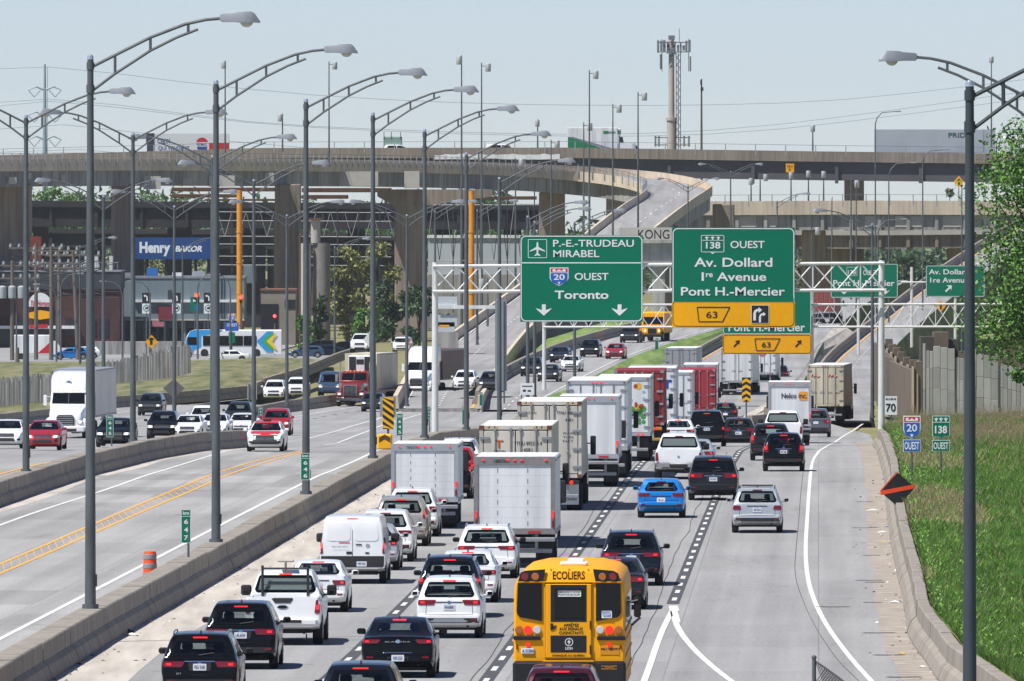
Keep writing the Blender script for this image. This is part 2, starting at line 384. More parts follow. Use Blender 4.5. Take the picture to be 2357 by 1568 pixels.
ED = [(2040, 1610), (2005, 1568), (1960, 1520), (1900, 1440), (1868, 1372), (1856, 1320), (1853, 1260), (1857, 1200), (1862, 1120), (1869, 1058), (1885, 1040), (1925, 1012), (1985, 976)]
stripe([G(x, y) for x, y in ED], .14, white_paint, .012)
stripe([(4.62, 374, 0), (4.0, 352, 0), (3.25, 318, 0), (1.6, 250, 0)], .17, white_paint, .013); stripe([(4.66, 377, 0), (4.64, 372, 0)], .27, white_paint, .016, step=1); stripe([(4.64, 373, 0), (4.60, 362, 0)], .17, white_paint, .0155, step=1)
stripe([G(*p) for p in ((1548, 1405), (1556, 1440), (1575, 1470), (1610, 1510), (1665, 1556), (1700, 1580))], .17, white_paint, .013)
# long wandering cracks beside the lane lines
crk = M('crack_joint_black', (.09, .087, .083), .9, var=.2)  # near-black of the open cracks and saw-cut joints
for ln, off in ((L2, -.42), (L3, -.5), (L3, .0)):
    pts = []; w = 0.0; tb = lerp_tab([(y, x) for x, y in ln]); lo_y = ln[0][1]
    for y in np.arange(240 if off else 240, 640, 5.0):
        w = w * .8 + random.uniform(-.06, .06)
        x = tb(y) if y >= lo_y else ln[0][0] + (y - lo_y) * .0235
        pts.append((x + off + w, y, 0))
    if off: stripe(pts, .02, crk, .011, name='pavement_crack', step=2.5)
ep = [G(x, y) for x, y in ED[1:10]]; stripe([(p.x - .35 + random.uniform(-.05, .05), p.y, 0) for p in ep], .018, crk, .011, name='pavement_crack', step=2.5)
# centre carriageway markings
CW = [G(x, y) for x, y in ((-60, 1500), (0, 1472), (572, 1175), (851, 1051), (960, 1020))]
stripe(CW, .17, white_paint, .013)
CLW = [G(x, y) for x, y in ((-80, 1240), (0, 1209), (94, 1175), (300, 1110), (487, 1048), (565, 1034))]
stripe(CLW, .17, white_paint, .013)
OA = [G(x, y) for x, y in ((-80, 1330), (0, 1300), (287, 1176), (420, 1120), (589, 1060), (696, 1038))]
OB = [G(x, y) for x, y in ((-80, 1352), (0, 1322), (332, 1176), (470, 1118), (589, 1070), (696, 1041))]
stripe(OA, .13, orange_paint, .014); stripe(OB, .13, orange_paint, .014)
PA, _ = resample(OA, 4.0); PB, _ = resample(OB, 4.0); mb = MB()
for i in range(2, min(len(PA), len(PB)) - 2):
    a, b = PA[i], PB[i]; z = zg(a.y) + .013
    mb.add([(a.x, a.y, z), (a.x, a.y + .05 * a.y / 40, z), (b.x, b.y + .05 * a.y / 40, z), (b.x, b.y, z)], [(0, 1, 2, 3)])
mb.build('lane_marking', orange_paint, highway, fix=False)
stripe([G(x, y) for x, y in ((-40, 1102), (0, 1092), (60, 1075), (135, 1060), (240, 1040))], .17, orange_paint, .013)
stripe([G(x, y) for x, y in ((30, 985), (120, 972), (250, 952), (400, 936), (590, 916))], .17, white_paint, .013)
stripe([G(x, y) for x, y in ((640, 966), (780, 942), (900, 925), (1000, 908))], .17, white_paint, .013)
stripe([G(x, y) for x, y in ((700, 1012), (860, 962), (960, 940), (1050, 922))], .17, white_paint, .013)
stripe([G(x, y) for x, y in ((745, 1025), (860, 985), (920, 965), (1010, 945))], .17, white_paint, .013)
stripe([G(x, y) for x, y in ((660, 972), (760, 955), (880, 938), (960, 928))], .12, black_tape, .013, dash=(4, 10))
# transverse saw-cut joints with loose grit on the right shoulder
for py, xa, xb in ((2106 / 1.5705 - 0, 1990, 2035), (1279, 1985, 2025), (1336, 1968, 2030), (1387, 1986, 2030), (1397, 1880, 1955), (1457, 1985, 2060), (1508, 2010, 2080), (1559, 2040, 2120), (1215, 1960, 2020), (1155, 1970, 2010)):
    stripe([G(xa, py), G((xa + xb) / 2, py + .6), G(xb, py)], .35, crk, .016, name='pavement_joint', step=.4)

# ---------------------------------------------------------------- jersey barriers
def barrier(name, label, fx, y0, y1, top=.16, base=.42, h=.9, seg=6.0, mat=jersey, zf=None, group='concrete highway barriers', cat='barrier', path=None):
    pts = path or [(fx(y), y, (zf or zg)(y)) for y in np.arange(y0, y1 + .1, 2.0)]
    P, L = resample(pts, 1.5)
    root = empty(name, P[0], 0, label, cat, group); o = P[0]
    prof = [(-base, 0), (-base, .08), (-(base + top) / 2 - .02, .34), (-top - .02, .46), (-top, h - .03), (-top + .03, h), (top - .03, h), (top, h - .03), (top + .02, .46), ((base + top) / 2 + .02, .34), (base, .08), (base, 0)]
    k = max(2, int(round(seg / 1.5))); i = 0
    while i < len(P) - 1:
        j = min(len(P) - 1, i + k); rs = []
        rj = random.uniform(-.012, .012); rz = random.uniform(-.012, .012)
        for q in range(i, j + 1):
            t = P[min(q + 1, len(P) - 1)] - P[max(q - 1, 0)]; t.z = 0; t.normalize(); n = Vector((t.y, -t.x, 0))
            c = P[q] - o
            if q == i: c = c + t * .025
            if q == j: c = c - t * .025
            rs.append([c + n * (x + rj) + Vector((0, 0, z + rz - (.05 if z == 0 else 0))) for x, z in prof])
        MB().rings(rs).build('barrier_segment', mat, root, fix=False); i = j
    return root
barrier('median_barrier', 'long grey concrete barrier running diagonally below the tall single-arm lamps', XB, 210, 900, top=.33, base=.56)
barrier('curved_barrier', 'curved grey concrete barrier left of the empty orange-lined carriageway', XA, 300, 690, top=.3, base=.5)
barrier('roadside_barrier', 'pale sunlit concrete barrier curving along the grassy slope at the right', lambda y: XR(y) + .42, 200, 700, seg=9)
barrier('edge_barrier', 'low concrete barrier along the far left edge below the picket fence', XC, 600, 1240, seg=8)
A2 = [G(x, y) for x, y in ((575, 966), (656, 949), (764, 934), (900, 911), (960, 900))]
barrier('split_barrier', 'short concrete barrier behind the red taxi and beside the red truck', None, 0, 0, path=A2, seg=8)
barrier('ramp_barrier', 'concrete barrier climbing away left of the white van lane', None, 0, 0, path=[W(x, y, d) for x, y, d in ((604, 895, 1150), (690, 868, 1270), (774, 832, 1430), (850, 806, 1500))], seg=10)

# ---------------------------------------------------------------- elevated ribbons beyond the dip
def ribbon(name, tab, mat, thick=1.2, parent=None, kind='structure', skirt=0):
    """tab rows: (d, pxL, pxR, z)"""
    L = chaikin([Vector((X(l, d), d, z)) for d, l, r, z in tab]); R = chaikin([Vector((X(r, d), d, z)) for d, l, r, z in tab])
    mb = MB(); n = len(L)
    vs = []; fs = []
    for a, b in zip(L, R):
        s = 1.5 * skirt
        vs += [a, a * .67 + b * .33, a * .33 + b * .67, b, Vector((b.x + s, b.y, b.z - thick)), Vector((a.x - s, a.y, a.z - thick))]
    for i in range(n - 1):
        o = i * 6
        mb.k = 0; mb.add([], []); 
        for k in range(3): fs.append(((o + k, o + k + 1, o + k + 7, o + k + 6), 0))
        for k in (3, 4, 5): fs.append(((o + k, o + (k + 1) % 6, o + 6 + (k + 1) % 6, o + k + 6), 1))
    mb.v = [tuple(v) for v in vs]; mb.f = [f for f, m in fs]; mb.mi = [m for f, m in fs]
    o = mb.build(name, mat, parent, fix=False)
    if kind and not parent: o['kind'] = kind
    return o, L, R
dry_bank = grass_ground
Gtab = [(1010, 1090, 1230, -4.1), (1050, 1110, 1290, -3.4), (1150, 1170, 1370, -3.2), (1250, 1262, 1455, -2.7), (1350, 1372, 1560, -2.2), (1450, 1485, 1660, -1.8), (1600, 1620, 1790, -1.4)]
g_road, GL, GR = ribbon('oncoming_road', Gtab, [concrete_road, dry_bank], 5, skirt=1)
Mtab = [(1040, 1350, 1800, -4.25), (1111, 1420, 1830, -4.25), (1250, 1545, 1862, -4.2), (1400, 1650, 1885, -3.3), (1550, 1735, 1930, -2.4), (1750, 1850, 2000, -.8), (1900, 1960, 2090, 1.0)]
m_road, ML, MR = ribbon('through_road', Mtab, [concrete_road, dry_bank], 5, skirt=1)
Htab = [(940, 1760, 2004, -3.9), (968, 1775, 2000, -4.2), (1100, 1820, 2004, -5.2), (1250, 1868, 2012, -5.9), (1400, 1900, 2032, -5.2), (1530, 1966, 2068, -4.0), (1680, 2072, 2170, -.8), (1760, 2150, 2250, 2.1), (1850, 2272, 2365, 6.6), (1900, 2350, 2440, 9)]
h_road, HL, HR = ribbon('exit_ramp', Htab, [concrete_road, dry_bank], 7, skirt=1)
def inset(L, R, t): return [a + (b - a).normalized() * t for a, b in zip(L, R)]
stripe(inset(HL, HR, .9), .2, orange_paint, .03, parent=h_road, follow=False); stripe([(a + b) * .5 for a, b in zip(HL, HR)], .16, white_paint, .03, dash=(3, 9), parent=h_road, follow=False)
stripe(inset(ML, MR, .9), .2, orange_paint, .03, parent=m_road, follow=False); stripe([(a + b) * .5 for a, b in zip(ML, MR)], .16, white_paint, .03, dash=(3, 9), parent=m_road, follow=False)
stripe(inset(GR, GL, .8), .15, white_paint, .03, parent=g_road, follow=False); stripe([(a + b) * .5 for a, b in zip(GL, GR)], .16, white_paint, .03, dash=(3, 9), parent=g_road, follow=False)
barrier('ramp_barrier', 'shadowed concrete barrier rising up the right-hand exit ramp beside the orange line', None, 0, 0, path=HL[2:], seg=12, h=1.05)
barrier('through_road_barrier', 'concrete barrier between the grass median and the far truck queue', None, 0, 0, path=ML[1:-6], seg=12, h=1.0)
barrier('oncoming_road_barrier', 'concrete barrier left of the oncoming cars beside a grass strip', None, 0, 0, path=GL[3:-2], seg=12, h=1.0)
# green grass medians between the ribbons
def strip3(name, pts, mat, kind='structure'):
    rows = [[(X(a, d), d, za), (X((a + b) / 2, d), d, (za + zb) / 2 + .25), (X(b, d), d, zb)] for d, a, b, za, zb in pts]
    return sheet(name, rows, mat, kind=kind)
lush = M('lush_grass', hx('#4a6f2b'), .95, scale=.8, bump=.6, pos=True, col2=hx('#8a9a52'), stretch=(1, .05, 1))
strip3('grass_median', [(960, 1186, 1250, -3.9, -3.7), (1000, 1205, 1285, -3.6, -3.5), (1060, 1296, 1352, -3.3, -4.0), (1150, 1376, 1450, -3.1, -3.9), (1250, 1460, 1545, -2.6, -3.8), (1350, 1565, 1625, -2.1, -3.0), (1450, 1665, 1690, -1.8, -2.5)], lush)
strip3('grass_strip', [(1060, 1060, 1108, -3.3, -3.3), (1250, 1190, 1262, -3.4, -2.7), (1350, 1230, 1370, -3.2, -2.2), (1450, 1260, 1480, -3.0, -1.8), (1600, 1420, 1620, -2, -1.4)], lush)
strip3('gore_apron', [(850, 1716, 1730, -3.05, -3.05), (880, 1712, 1790, -3.3, -3.3), (968, 1700, 1775, -4.05, -4.15), (1100, 1800, 1822, -4.1, -4.9), (1250, 1850, 1868, -4.0, -5.2), (1400, 1880, 1900, -3.2, -4.8), (1550, 1925, 1975, -2.3, -3.6)], shoulder_dirt)
barrier('gore_barrier', 'short dark-faced concrete barrier behind the yellow chevron marker', None, 0, 0, path=[Vector((X(px, d), d, z)) for px, d, z in ((1725, 862, -3.2), (1770, 890, -3.5), (1800, 930, -3.9), (1838, 1030, -4.6), (1868, 1200, -5.6))], seg=8, h=1.0)

# ---------------------------------------------------------------- lamp posts
def lamp_meshes():
    d = {}
    d['pole'] = MB().tube([(0, 0, .0), (0, 0, .12)], .2, 12).tube([(0, 0, .1), (0, 0, 7), (0, 0, 13.4)], [.135, .105, .075], 12).mesh('pole', steel_pole, 40)
    d['cap'] = MB().lathe([(.08, 13.37), (.08, 13.42), (.055, 13.47), (.0, 13.49)], n=10).mesh('finial', M('bright_cap', (.75, .76, .78), .2, .7, var=0), 40)
    d['collar'] = MB().lathe([(.1, 12.55), (.1, 12.75)], n=10).lathe([(.095, 13.12), (.095, 13.3)], n=10).mesh('collar', steel_pole, 40)
    d['box'] = MB().rbox(.07, .16, -.09, .09, .55, .85, .01).mesh('hand_hole_cover', black_plastic)
    for nm, sg in (('r', 1), ('l', -1)):
        up = [(.07 * sg, 0, 13.2), (.6 * sg, 0, 13.47), (1.46 * sg, 0, 13.9), (2.3 * sg, 0, 14.22), (2.8 * sg, 0, 14.33), (3.25 * sg, 0, 14.37)]
        lo = [(.07 * sg, 0, 12.62), (.6 * sg, 0, 13.02), (1.46 * sg, 0, 13.58), (2.1 * sg, 0, 13.9), (2.62 * sg, 0, 14.1)]
        mb = MB().tube(up, .04, 7).tube(lo, .036, 7)
        for x, a, b in ((.6, 13.02, 13.47), (1.46, 13.58, 13.9), (2.38, 14.0, 14.24)): mb.tube([(x * sg, 0, a), (x * sg, 0, b)], .035, 6)
        d['arm' + nm] = mb.mesh('arm', steel_pole, 50)
        rs = []
        for x, hw, z0, z1 in ((3.15, .07, 14.3, 14.44), (3.2, .1, 14.27, 14.47), (3.5, .12, 14.27, 14.49), (3.62, .17, 14.26, 14.52), (3.92, .18, 14.26, 14.53), (4.0, .16, 14.26, 14.48), (4.13, .12, 14.25, 14.29)):
            rs.append([(x * sg, -hw, z0), (x * sg, hw, z0), (x * sg, hw, z0 + .05), (x * sg, hw * .6, z1), (x * sg, -hw * .6, z1), (x * sg, -hw, z0 + .05)])
        d['head' + nm] = MB().rings(rs).mesh('lamp_head', lamp_metal, 35)
        d['bowl' + nm] = MB().lathe([(.0, 14.14), (.09, 14.165), (.145, 14.22), (.155, 14.26)], (3.8 * sg, 0, 0), n=12).mesh('lamp_bowl', lamp_glass, 60)
    return d
LM = lamp_meshes()
def lamp(px, d, base, sides, label, group, scale=1.0, x=None, rz=-.02):
    r = empty('street_lamp', (X(px, d) if x is None else x, d, base), rz, label, 'street lamp', group); r.scale = (scale,) * 3
    link('pole', LM['pole'], r); link('finial', LM['cap'], r); link('collar', LM['collar'], r); link('hand_hole_cover', LM['box'], r)
    for s in sides:
        link('arm', LM['arm' + s], r); h = link('lamp_head', LM['head' + s], r); link('lamp_bowl', LM['bowl' + s], h)
    return r
near_marks = ['tallest single-arm street lamp nearest the camera by the orange barrel', 'second single-arm lamp on the barrier, beside the 64.7 kilometre marker', 'third single-arm lamp on the barrier, behind the 64.6 kilometre marker', 'fourth single-arm lamp on the barrier, left of the striped hazard board', 'fifth single-arm lamp on the barrier, just left of the gantry post', 'sixth single-arm lamp along the barrier, right of the gantry post', 'seventh single-arm lamp along the barrier, beside the blank sign backs']
for (px, d), lb in zip(((208, 345.6), (497, 413.8), (704, 483.9), (858, 553.5), (977, 620), (1073, 690), (1149, 770)), near_marks):
    lamp(px, d, zg(d) + .88, 'r', lb, 'single-arm lamps along the median barrier', 1.09)
for px, d, lb in ((1214, 925, 'eighth barrier lamp, its head in front of the flyover pier'), (1230, 1000, 'ninth barrier lamp, close behind the eighth'), (1322, 1100, 'tenth barrier lamp, rising left of the airport sign')):
    lamp(px, d, zg(d) + .5, 'r', lb, 'single-arm lamps along the median barrier', 1.06)
for px, d, lb in ((60, 526, 'double-arm street lamp at the left edge of the picture'), (306, 608, 'double-arm street lamp behind the black oncoming saloon'), (489, 682, 'double-arm street lamp mostly hidden behind the second barrier lamp'), (584, 757, 'double-arm street lamp just left of the white oncoming cars'), (660, 985, 'double-arm street lamp between the white oncoming cars'), (401, 900, 'double-arm street lamp behind the brown diamond sign back'), (238, 835, 'double-arm street lamp rising behind the white lorry trailer'), (936, 980, 'double-arm street lamp left of the white tractor unit')):
    lamp(px, d, zg(d) + .85, 'rl', lb, 'double-arm lamps of the oncoming carriageways', 1.07)
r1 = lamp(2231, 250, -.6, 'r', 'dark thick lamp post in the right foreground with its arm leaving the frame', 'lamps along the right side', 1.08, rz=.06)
dark_steel = M('dark_post_steel', hx('#3e474c'), .6, .2, var=.2, scale=2.5, stretch=(1, 1, .3))  # darker base colour for the near post's pole, arm and collar
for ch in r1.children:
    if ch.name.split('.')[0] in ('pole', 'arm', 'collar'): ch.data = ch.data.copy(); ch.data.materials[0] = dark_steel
lamp(2394, 333, 1.0, 'l', 'lamp whose long arm reaches in from beyond the right edge', 'lamps along the right side', 1.0, rz=-.03)
lamp(2007, 905, zg(905) + .6, 'l', 'slim lamp right of the exit ramp with its arm pointing left', 'lamps along the right side', 1.0)
for px, top, d, sd, lb in ((1583, 425, 1700, 'rl', 'small distant double-arm lamp over the flyover road'), (1681, 392, 1650, 'rl', 'distant double-arm lamp in front of the bright gap of sky'), (1001, 482, 1250, 'r', 'distant single-arm lamp behind the gantry post'), (1098, 480, 1300, 'r', 'distant single-arm lamp beside the orange scaffold pipe'), (770, 590, 1500, 'r', 'distant street lamp standing before the leafy trees'), (1788, 460, 1600, 'r', 'distant lamp right of the exit sign with its arm to the right'), (184, 570, 1450, 'r', 'thin street lamp before the dark brick building'), (420, 582, 1450, 'r', 'thin street lamp before the blue billboard')):
    z = Z(top, d) - 13.6
    lamp(px, d, max(z, zg(d) - .2) if z > zg(d) - 4 else z, sd, lb, 'distant street lamps', 1.0)
# ---------------------------------------------------------------- gantries and road signs
def gantry(name, label, d, pxs, yt, yb, posts, base_up=0.0, rad=.17, panel=1.25, depth=1.1):
    x0, x1 = X(pxs[0], d), X(pxs[1], d)
    root = empty(name, (x0, d, zg(d)), 0, label, 'sign gantry', 'overhead sign gantries')
    zt0, zt1 = Z(yt[0], d) - zg(d), Z(yt[1], d) - zg(d); zb0, zb1 = Z(yb[0], d) - zg(d), Z(yb[1], d) - zg(d)
    Lx = x1 - x0; n = int(round(Lx / panel))
    tz = lambda t: zt0 + (zt1 - zt0) * t
    bz = lambda t: zb0 + (zb1 - zb0) * t
    for y in (-depth / 2, depth / 2):
        MB().tube([(0, y, tz(0)), (Lx, y, tz(1))], .085, 8).build('truss_chord', white_steel, root, 50)
        MB().tube([(0, y, bz(0)), (Lx, y, bz(1))], .085, 8).build('truss_chord', white_steel, root, 50)
    for i in range(n):
        a, b = i / n, (i + 1) / n
        MB().tube([(a * Lx, -depth / 2, bz(a)), (b * Lx, -depth / 2, tz(b))] if i % 2 else [(a * Lx, -depth / 2, tz(a)), (b * Lx, -depth / 2, bz(b))], .04, 5).build('brace', white_steel, root)
        MB().tube([(a * Lx, depth / 2, tz(a)), (b * Lx, depth / 2, bz(b))] if i % 2 else [(a * Lx, depth / 2, bz(a)), (b * Lx, depth / 2, tz(b))], .04, 5).build('brace', white_steel, root)
        if i % 2 == 0:
            MB().tube([(a * Lx, -depth / 2, bz(a)), (a * Lx, -depth / 2, tz(a))], .04, 5).tube([(a * Lx, -depth / 2, tz(a)), (a * Lx, depth / 2, tz(a))], .035, 5).tube([(a * Lx, -depth / 2, bz(a)), (a * Lx, depth / 2, bz(a))], .035, 5).build('brace', white_steel, root)
    for px, top in posts:
        xx = X(px, d) - x0
        MB().tube([(xx, 0, -.3 + base_up), (xx, 0, Z(top, d) - zg(d))], [rad * 1.12, rad * .9], 12).tube([(xx, 0, base_up - .1), (xx, 0, base_up + .5)], rad * 1.6, 10).tube([(xx, -depth / 2, bz(.5)), (xx, depth / 2, bz(.5))], .09, 6).tube([(xx, -depth / 2, tz(.5)), (xx, depth / 2, tz(.5))], .09, 6).build('gantry_post', white_steel, root, 40)
    return root
gantry('sign_gantry', 'nearer white truss gantry carrying the two large green signs', 700, (996, 2034), (613, 606), (671, 668), ((1001, 604), (2028, 599)))
gantry('sign_gantry', 'farther white truss gantry with the half-hidden green and yellow exit sign', 1070, (1250, 2430), (702, 700), (753, 752), ((1252, 690), (1868, 668)), rad=.16)

class Sg:
    """local board frame: survey units in, metres out"""
    def __init__(s, name, label, d, ox, oy, cat='road sign', group=None, rz=0.0, base=None):
        s.d, s.ox, s.oy = d, ox, oy; s.k = d / FPX
        s.root = empty(name, W(ox, oy, d), rz, label, cat, group)
    def p(s, x, y): return ((x - s.ox) * s.k, -(y - s.oy) * s.k)
    def panel(s, x0, y0, x1, y1, mat, name='panel', y=0.0, t=.05):
        a, b = s.p(x0, y1), s.p(x1, y0); return MB().box(a[0], b[0], y, y + t, a[1], b[1]).build(name, [mat], s.root)
    def poly(s, pts, mat, name='symbol', y=-.004, t=.006):
        return MB().prism([s.p(*q) for q in pts], y, y + t).build(name, mat, s.root)
    def frame(s, x0, y0, x1, y1, r, w, mat, name='border', y=-.012):
        out, inn = [], []
        for (cx, cy, a0) in ((x1 - r, y0 + r, -90), (x1 - r, y1 - r, 0), (x0 + r, y1 - r, 90), (x0 + r, y0 + r, 180)):
            for a in range(0, 91, 15):
                an = math.radians(a0 + a); out.append(s.p(cx + r * math.cos(an), cy + r * math.sin(an))); q = max(.1, r - w); inn.append(s.p(cx + q * math.cos(an), cy + q * math.sin(an)))
        n = len(out); mb = MB()
        mb.add([(x, y, z) for x, z in out] + [(x, y, z) for x, z in inn], [(i, (i + 1) % n, n + (i + 1) % n, n + i) for i in range(n)])
        return mb.build(name, mat, s.root)
    def line(s, x0, y0, x1, y1, w, mat, y=-.012, name='border'):
        a, b = s.p(x0, y0), s.p(x1, y1); dx, dz = b[0] - a[0], b[1] - a[1]; L = math.hypot(dx, dz); nx, nz = -dz / L * w * s.k / 2, dx / L * w * s.k / 2
        return MB().add([(a[0] + nx, y, a[1] + nz), (b[0] + nx, y, b[1] + nz), (b[0] - nx, y, b[1] - nz), (a[0] - nx, y, a[1] - nz)], [(0, 1, 2, 3)]).build(name, mat, s.root)
    def text(s, txt, x0, y0, x1, y1, mat, bold=.012, y=-.016, italic=0.0):
        a, b = s.p(x0, y1), s.p(x1, y0); T(s.root, txt, (a[0] + b[0]) / 2, (a[1] + b[1]) / 2, b[0] - a[0], b[1] - a[1], y, mat, bold, italic=italic)
    def post(s, px, y0, y1, r=.04, mat=None, y=.06):
        a, b = s.p(px, y0), s.p(px, y1); return MB().tube([(a[0], y, b[1]), (a[0], y, a[1])], r, 6).build('post', mat or steel_pole, s.root, 50)
def shield20(s, x0, y0, x1, y1):
    w, h = x1 - x0, y1 - y0; c = (x0 + x1) / 2
    def sh(k, top): return [(x0 + k, y0 + top), (x1 - k, y0 + top), (x1 - k, y0 + h * .6), (x1 - w * .13, y0 + h * .8), (c, y1 - k), (x0 + w * .13, y0 + h * .8), (x0 + k, y0 + h * .6)]
    s.poly(sh(0, 0), sign_white, 'shield', -.012); s.poly(sh(w * .05, h * .3), sign_blue, 'shield', -.018)
    s.poly([(x0 + w * .05, y0 + h * .05), (x1 - w * .05, y0 + h * .05), (x1 - w * .05, y0 + h * .26), (x0 + w * .05, y0 + h * .26)], sign_red, 'shield', -.018)
    s.poly([(x0 + w * .15, y0 + h * .1), (x0 + w * .3, y0 + h * .08), (x0 + w * .33, y0 + h * .2), (x0 + w * .5, y0 + h * .1), (x0 + w * .67, y0 + h * .2), (x0 + w * .7, y0 + h * .08), (x0 + w * .85, y0 + h * .1), (x0 + w * .85, y0 + h * .23), (x0 + w * .15, y0 + h * .23)], sign_white, 'shield', -.022)
    s.text('20', x0 + w * .2, y0 + h * .36, x1 - w * .2, y0 + h * .68, sign_white, .02, -.03)
    fleur(s, c, y0 + h * .83, h * .08)
def fleur(s, x, y, r, yy=-.03):
    s.poly([(x, y - r), (x + r * .3, y - r * .3), (x + r * .9, y - r * .5), (x + r * .8, y + r * .1), (x + r * .35, y + r * .2), (x + r * .4, y + r), (x - r * .4, y + r), (x - r * .35, y + r * .2), (x - r * .8, y + r * .1), (x - r * .9, y - r * .5), (x - r * .3, y - r * .3)], sign_white, 'symbol', yy)
def arrow_down(s, x, y0, y1):
    h = y1 - y0; w = h * .72
    s.poly([(x - w * .24, y0), (x + w * .24, y0), (x + w * .24, y0 + h * .5), (x + w, y0 + h * .32), (x + w * .75, y0 + h * .52), (x, y1), (x - w * .75, y0 + h * .52), (x - w, y0 + h * .32), (x - w * .24, y0 + h * .5)], sign_white, 'arrow', -.014)
def t7(x, y): return tl(2, 1, x, y)
D1 = 699.2
s = Sg('direction_sign', 'large green overhead sign with aeroplane symbol, route 20 shield and two down arrows', D1, 1338, 740, group='overhead direction signs')
s.panel(1197, 542, 1479, 741, sign_green); s.frame(1198, 543, 1478, 740, 12, 2.2, sign_white); s.line(1199, 605.3, 1477, 605.3, 2.6, sign_white)
s.text('P.-E.-TRUDEAU', *t7(378, 640), *t7(1122, 705), sign_white); s.text('MIRABEL', *t7(380, 735), *t7(803, 800), sign_white)
s.frame(*t7(147, 635), *t7(322, 808), 2, 1.3, sign_white)
pl = [(234, 655), (242, 675), (243, 705), (305, 742), (305, 750), (243, 730), (241, 765), (262, 785), (262, 791), (234, 782), (206, 791), (206, 785), (227, 765), (225, 730), (165, 750), (165, 742), (225, 705), (226, 675)]
s.poly([t7(*q) for q in pl], sign_white, 'aeroplane_symbol', -.014)
shield20(s, *t7(347, 895), *t7(520, 1065)); s.text('OUEST', *t7(577, 945), *t7(888, 1012), sign_white); s.text('Toronto', *t7(393, 1108), *t7(888, 1185), sign_white, .02)
for x in (293, 990): q = t7(x, 1235); arrow_down(s, q[0], q[1], q[1] + 26)
MB().box(-2.4, -2.28, .05, .2, .4, 4.4).box(2.28, 2.4, .05, .2, .4, 4.4).build('mounting_bar', sign_back, s.root)
s = Sg('direction_sign', 'large green overhead sign for route 138 with a yellow exit 63 strip', D1, 1687, 753, group='overhead direction signs')
s.panel(1546, 524, 1829, 694.5, sign_green); s.panel(1546, 694.7, 1829, 754, sign_yellow)
s.frame(1547.5, 525.5, 1827.5, 752, 12, 2.2, sign_white); s.panel(1546.2, 694.8, 1828.8, 753.8, sign_yellow, y=-.02, t=.01)
s.frame(1547.5, 690, 1827.5, 752, 12, 1.6, sign_black, y=-.026); s.panel(1549.8, 684, 1825.4, 695, sign_green, y=-.032, t=.008)
x0, y0 = t7(1740, 597); x1, y1 = t7(1953, 755); s.frame(x0, y0, x1, y1, 3, 1.3, sign_white); s.line(x0, y0 + 12, x1, y0 + 12, 1.2, sign_white)
s.poly([((x0 + x1) / 2 - 7, y1 - .6), ((x0 + x1) / 2 + 7, y1 - .6), ((x0 + x1) / 2, y1 + 4)], sign_white)
for k in (.25, .5, .75): fleur(s, x0 + (x1 - x0) * k, y0 + 6.2, 4.6, -.02)
s.text('138', *t7(1785, 660), *t7(1918, 722), sign_white, .02); s.text('OUEST', *t7(2010, 650), *t7(2325, 718), sign_white); s.text('Av. Dollard', *t7(1677, 805), *t7(2396, 890), sign_white, .016)
s.text('1', *t7(1745, 940), *t7(1766, 1018), sign_white, .0); s.text('re', *t7(1785, 948), *t7(1848, 985), sign_white, .016); s.text('Avenue', *t7(1885, 940), *t7(2340, 1020), sign_white, .016)
s.text('Pont H.-Mercier', *t7(1555, 1075), *t7(2512, 1155), sign_white, .016)
def exit63(s, x0, y0, x1, y1, y=-.03, tb=.012):
    h = y1 - y0; pts = [(x0, y0), (x1, y0), (x1 - h * .5, y1), (x0 + h * .12, y1)]
    for a, b in zip(pts, pts[1:] + pts[:1]): s.line(*a, *b, h * .075, sign_black, y)
    s.text('63', x0 + (x1 - x0) * .27, y0 + h * .28, x0 + (x1 - x0) * .62, y0 + h * .75, sign_black, tb, y)
exit63(s, *t7(1705, 1262), *t7(2005, 1395))
a = t7(2200, 1240); b = t7(2365, 1410); s.panel(*a, *b, sign_white, 'symbol_panel', -.04, .01); s.panel(a[0] + 1.2, a[1] + 1.2, b[0] - 1.2, b[1] - 1.2, sign_black, 'symbol_panel', -.046, .01)
def bend_arrow(s, x, y, sc, mat, yy, flip=1):
    pts = [(0, 30), (0, 14), (3, 7), (9, 4), (12, 4), (12, 0), (20, 6.5), (12, 13), (12, 9), (9, 9.5), (6, 13), (6, 30)]
    s.poly([(x + p * sc * flip, y + q * sc) for p, q in pts], mat, 'arrow', yy)
bend_arrow(s, a[0] + 5, a[1] + 5, 1.02, sign_white, -.052); bend_arrow(s, a[0] + 18, a[1] + 16, .8, sign_white, -.052)
MB().box(-2.4, -2.28, .05, .2, .4, 5.2).box(2.28, 2.4, .05, .2, .4, 5.2).build('mounting_bar', sign_back, s.root)
s = Sg('direction_sign', 'partly hidden green sign with yellow exit 63 strip and two slanted arrows', 1069, 1765, 814, group='overhead direction signs')
s.panel(1663, 668, 1867, 769.5, sign_green); s.panel(1663, 769.7, 1867, 815, sign_yellow); s.frame(1664, 669, 1866, 769, 5, 1.3, sign_white); s.frame(1664, 771, 1866, 814, 7, 1.2, sign_black)
s.text('Pont H.-Mercier', 1676, 744, 1852, 763, sign_white, .016); exit63(s, 1737, 780, 1795, 807)
for x in (1694, 1836):
    s.poly([(x - 7, 797), (x + 1, 789), (x - 3, 785), (x + 8, 783), (x + 7, 794), (x + 4, 791), (x - 4, 800)], sign_black, 'arrow', -.02)
MB().box(-2.4, -2.28, .05, .6, .4, 4.9).box(2.28, 2.4, .05, .6, .4, 4.9).build('mounting_bar', sign_back, s.root)
s = Sg('direction_sign', 'distant green overhead sign seen through the near truss, route 138 and bridge name', 1450, 1988, 685, group='overhead direction signs')
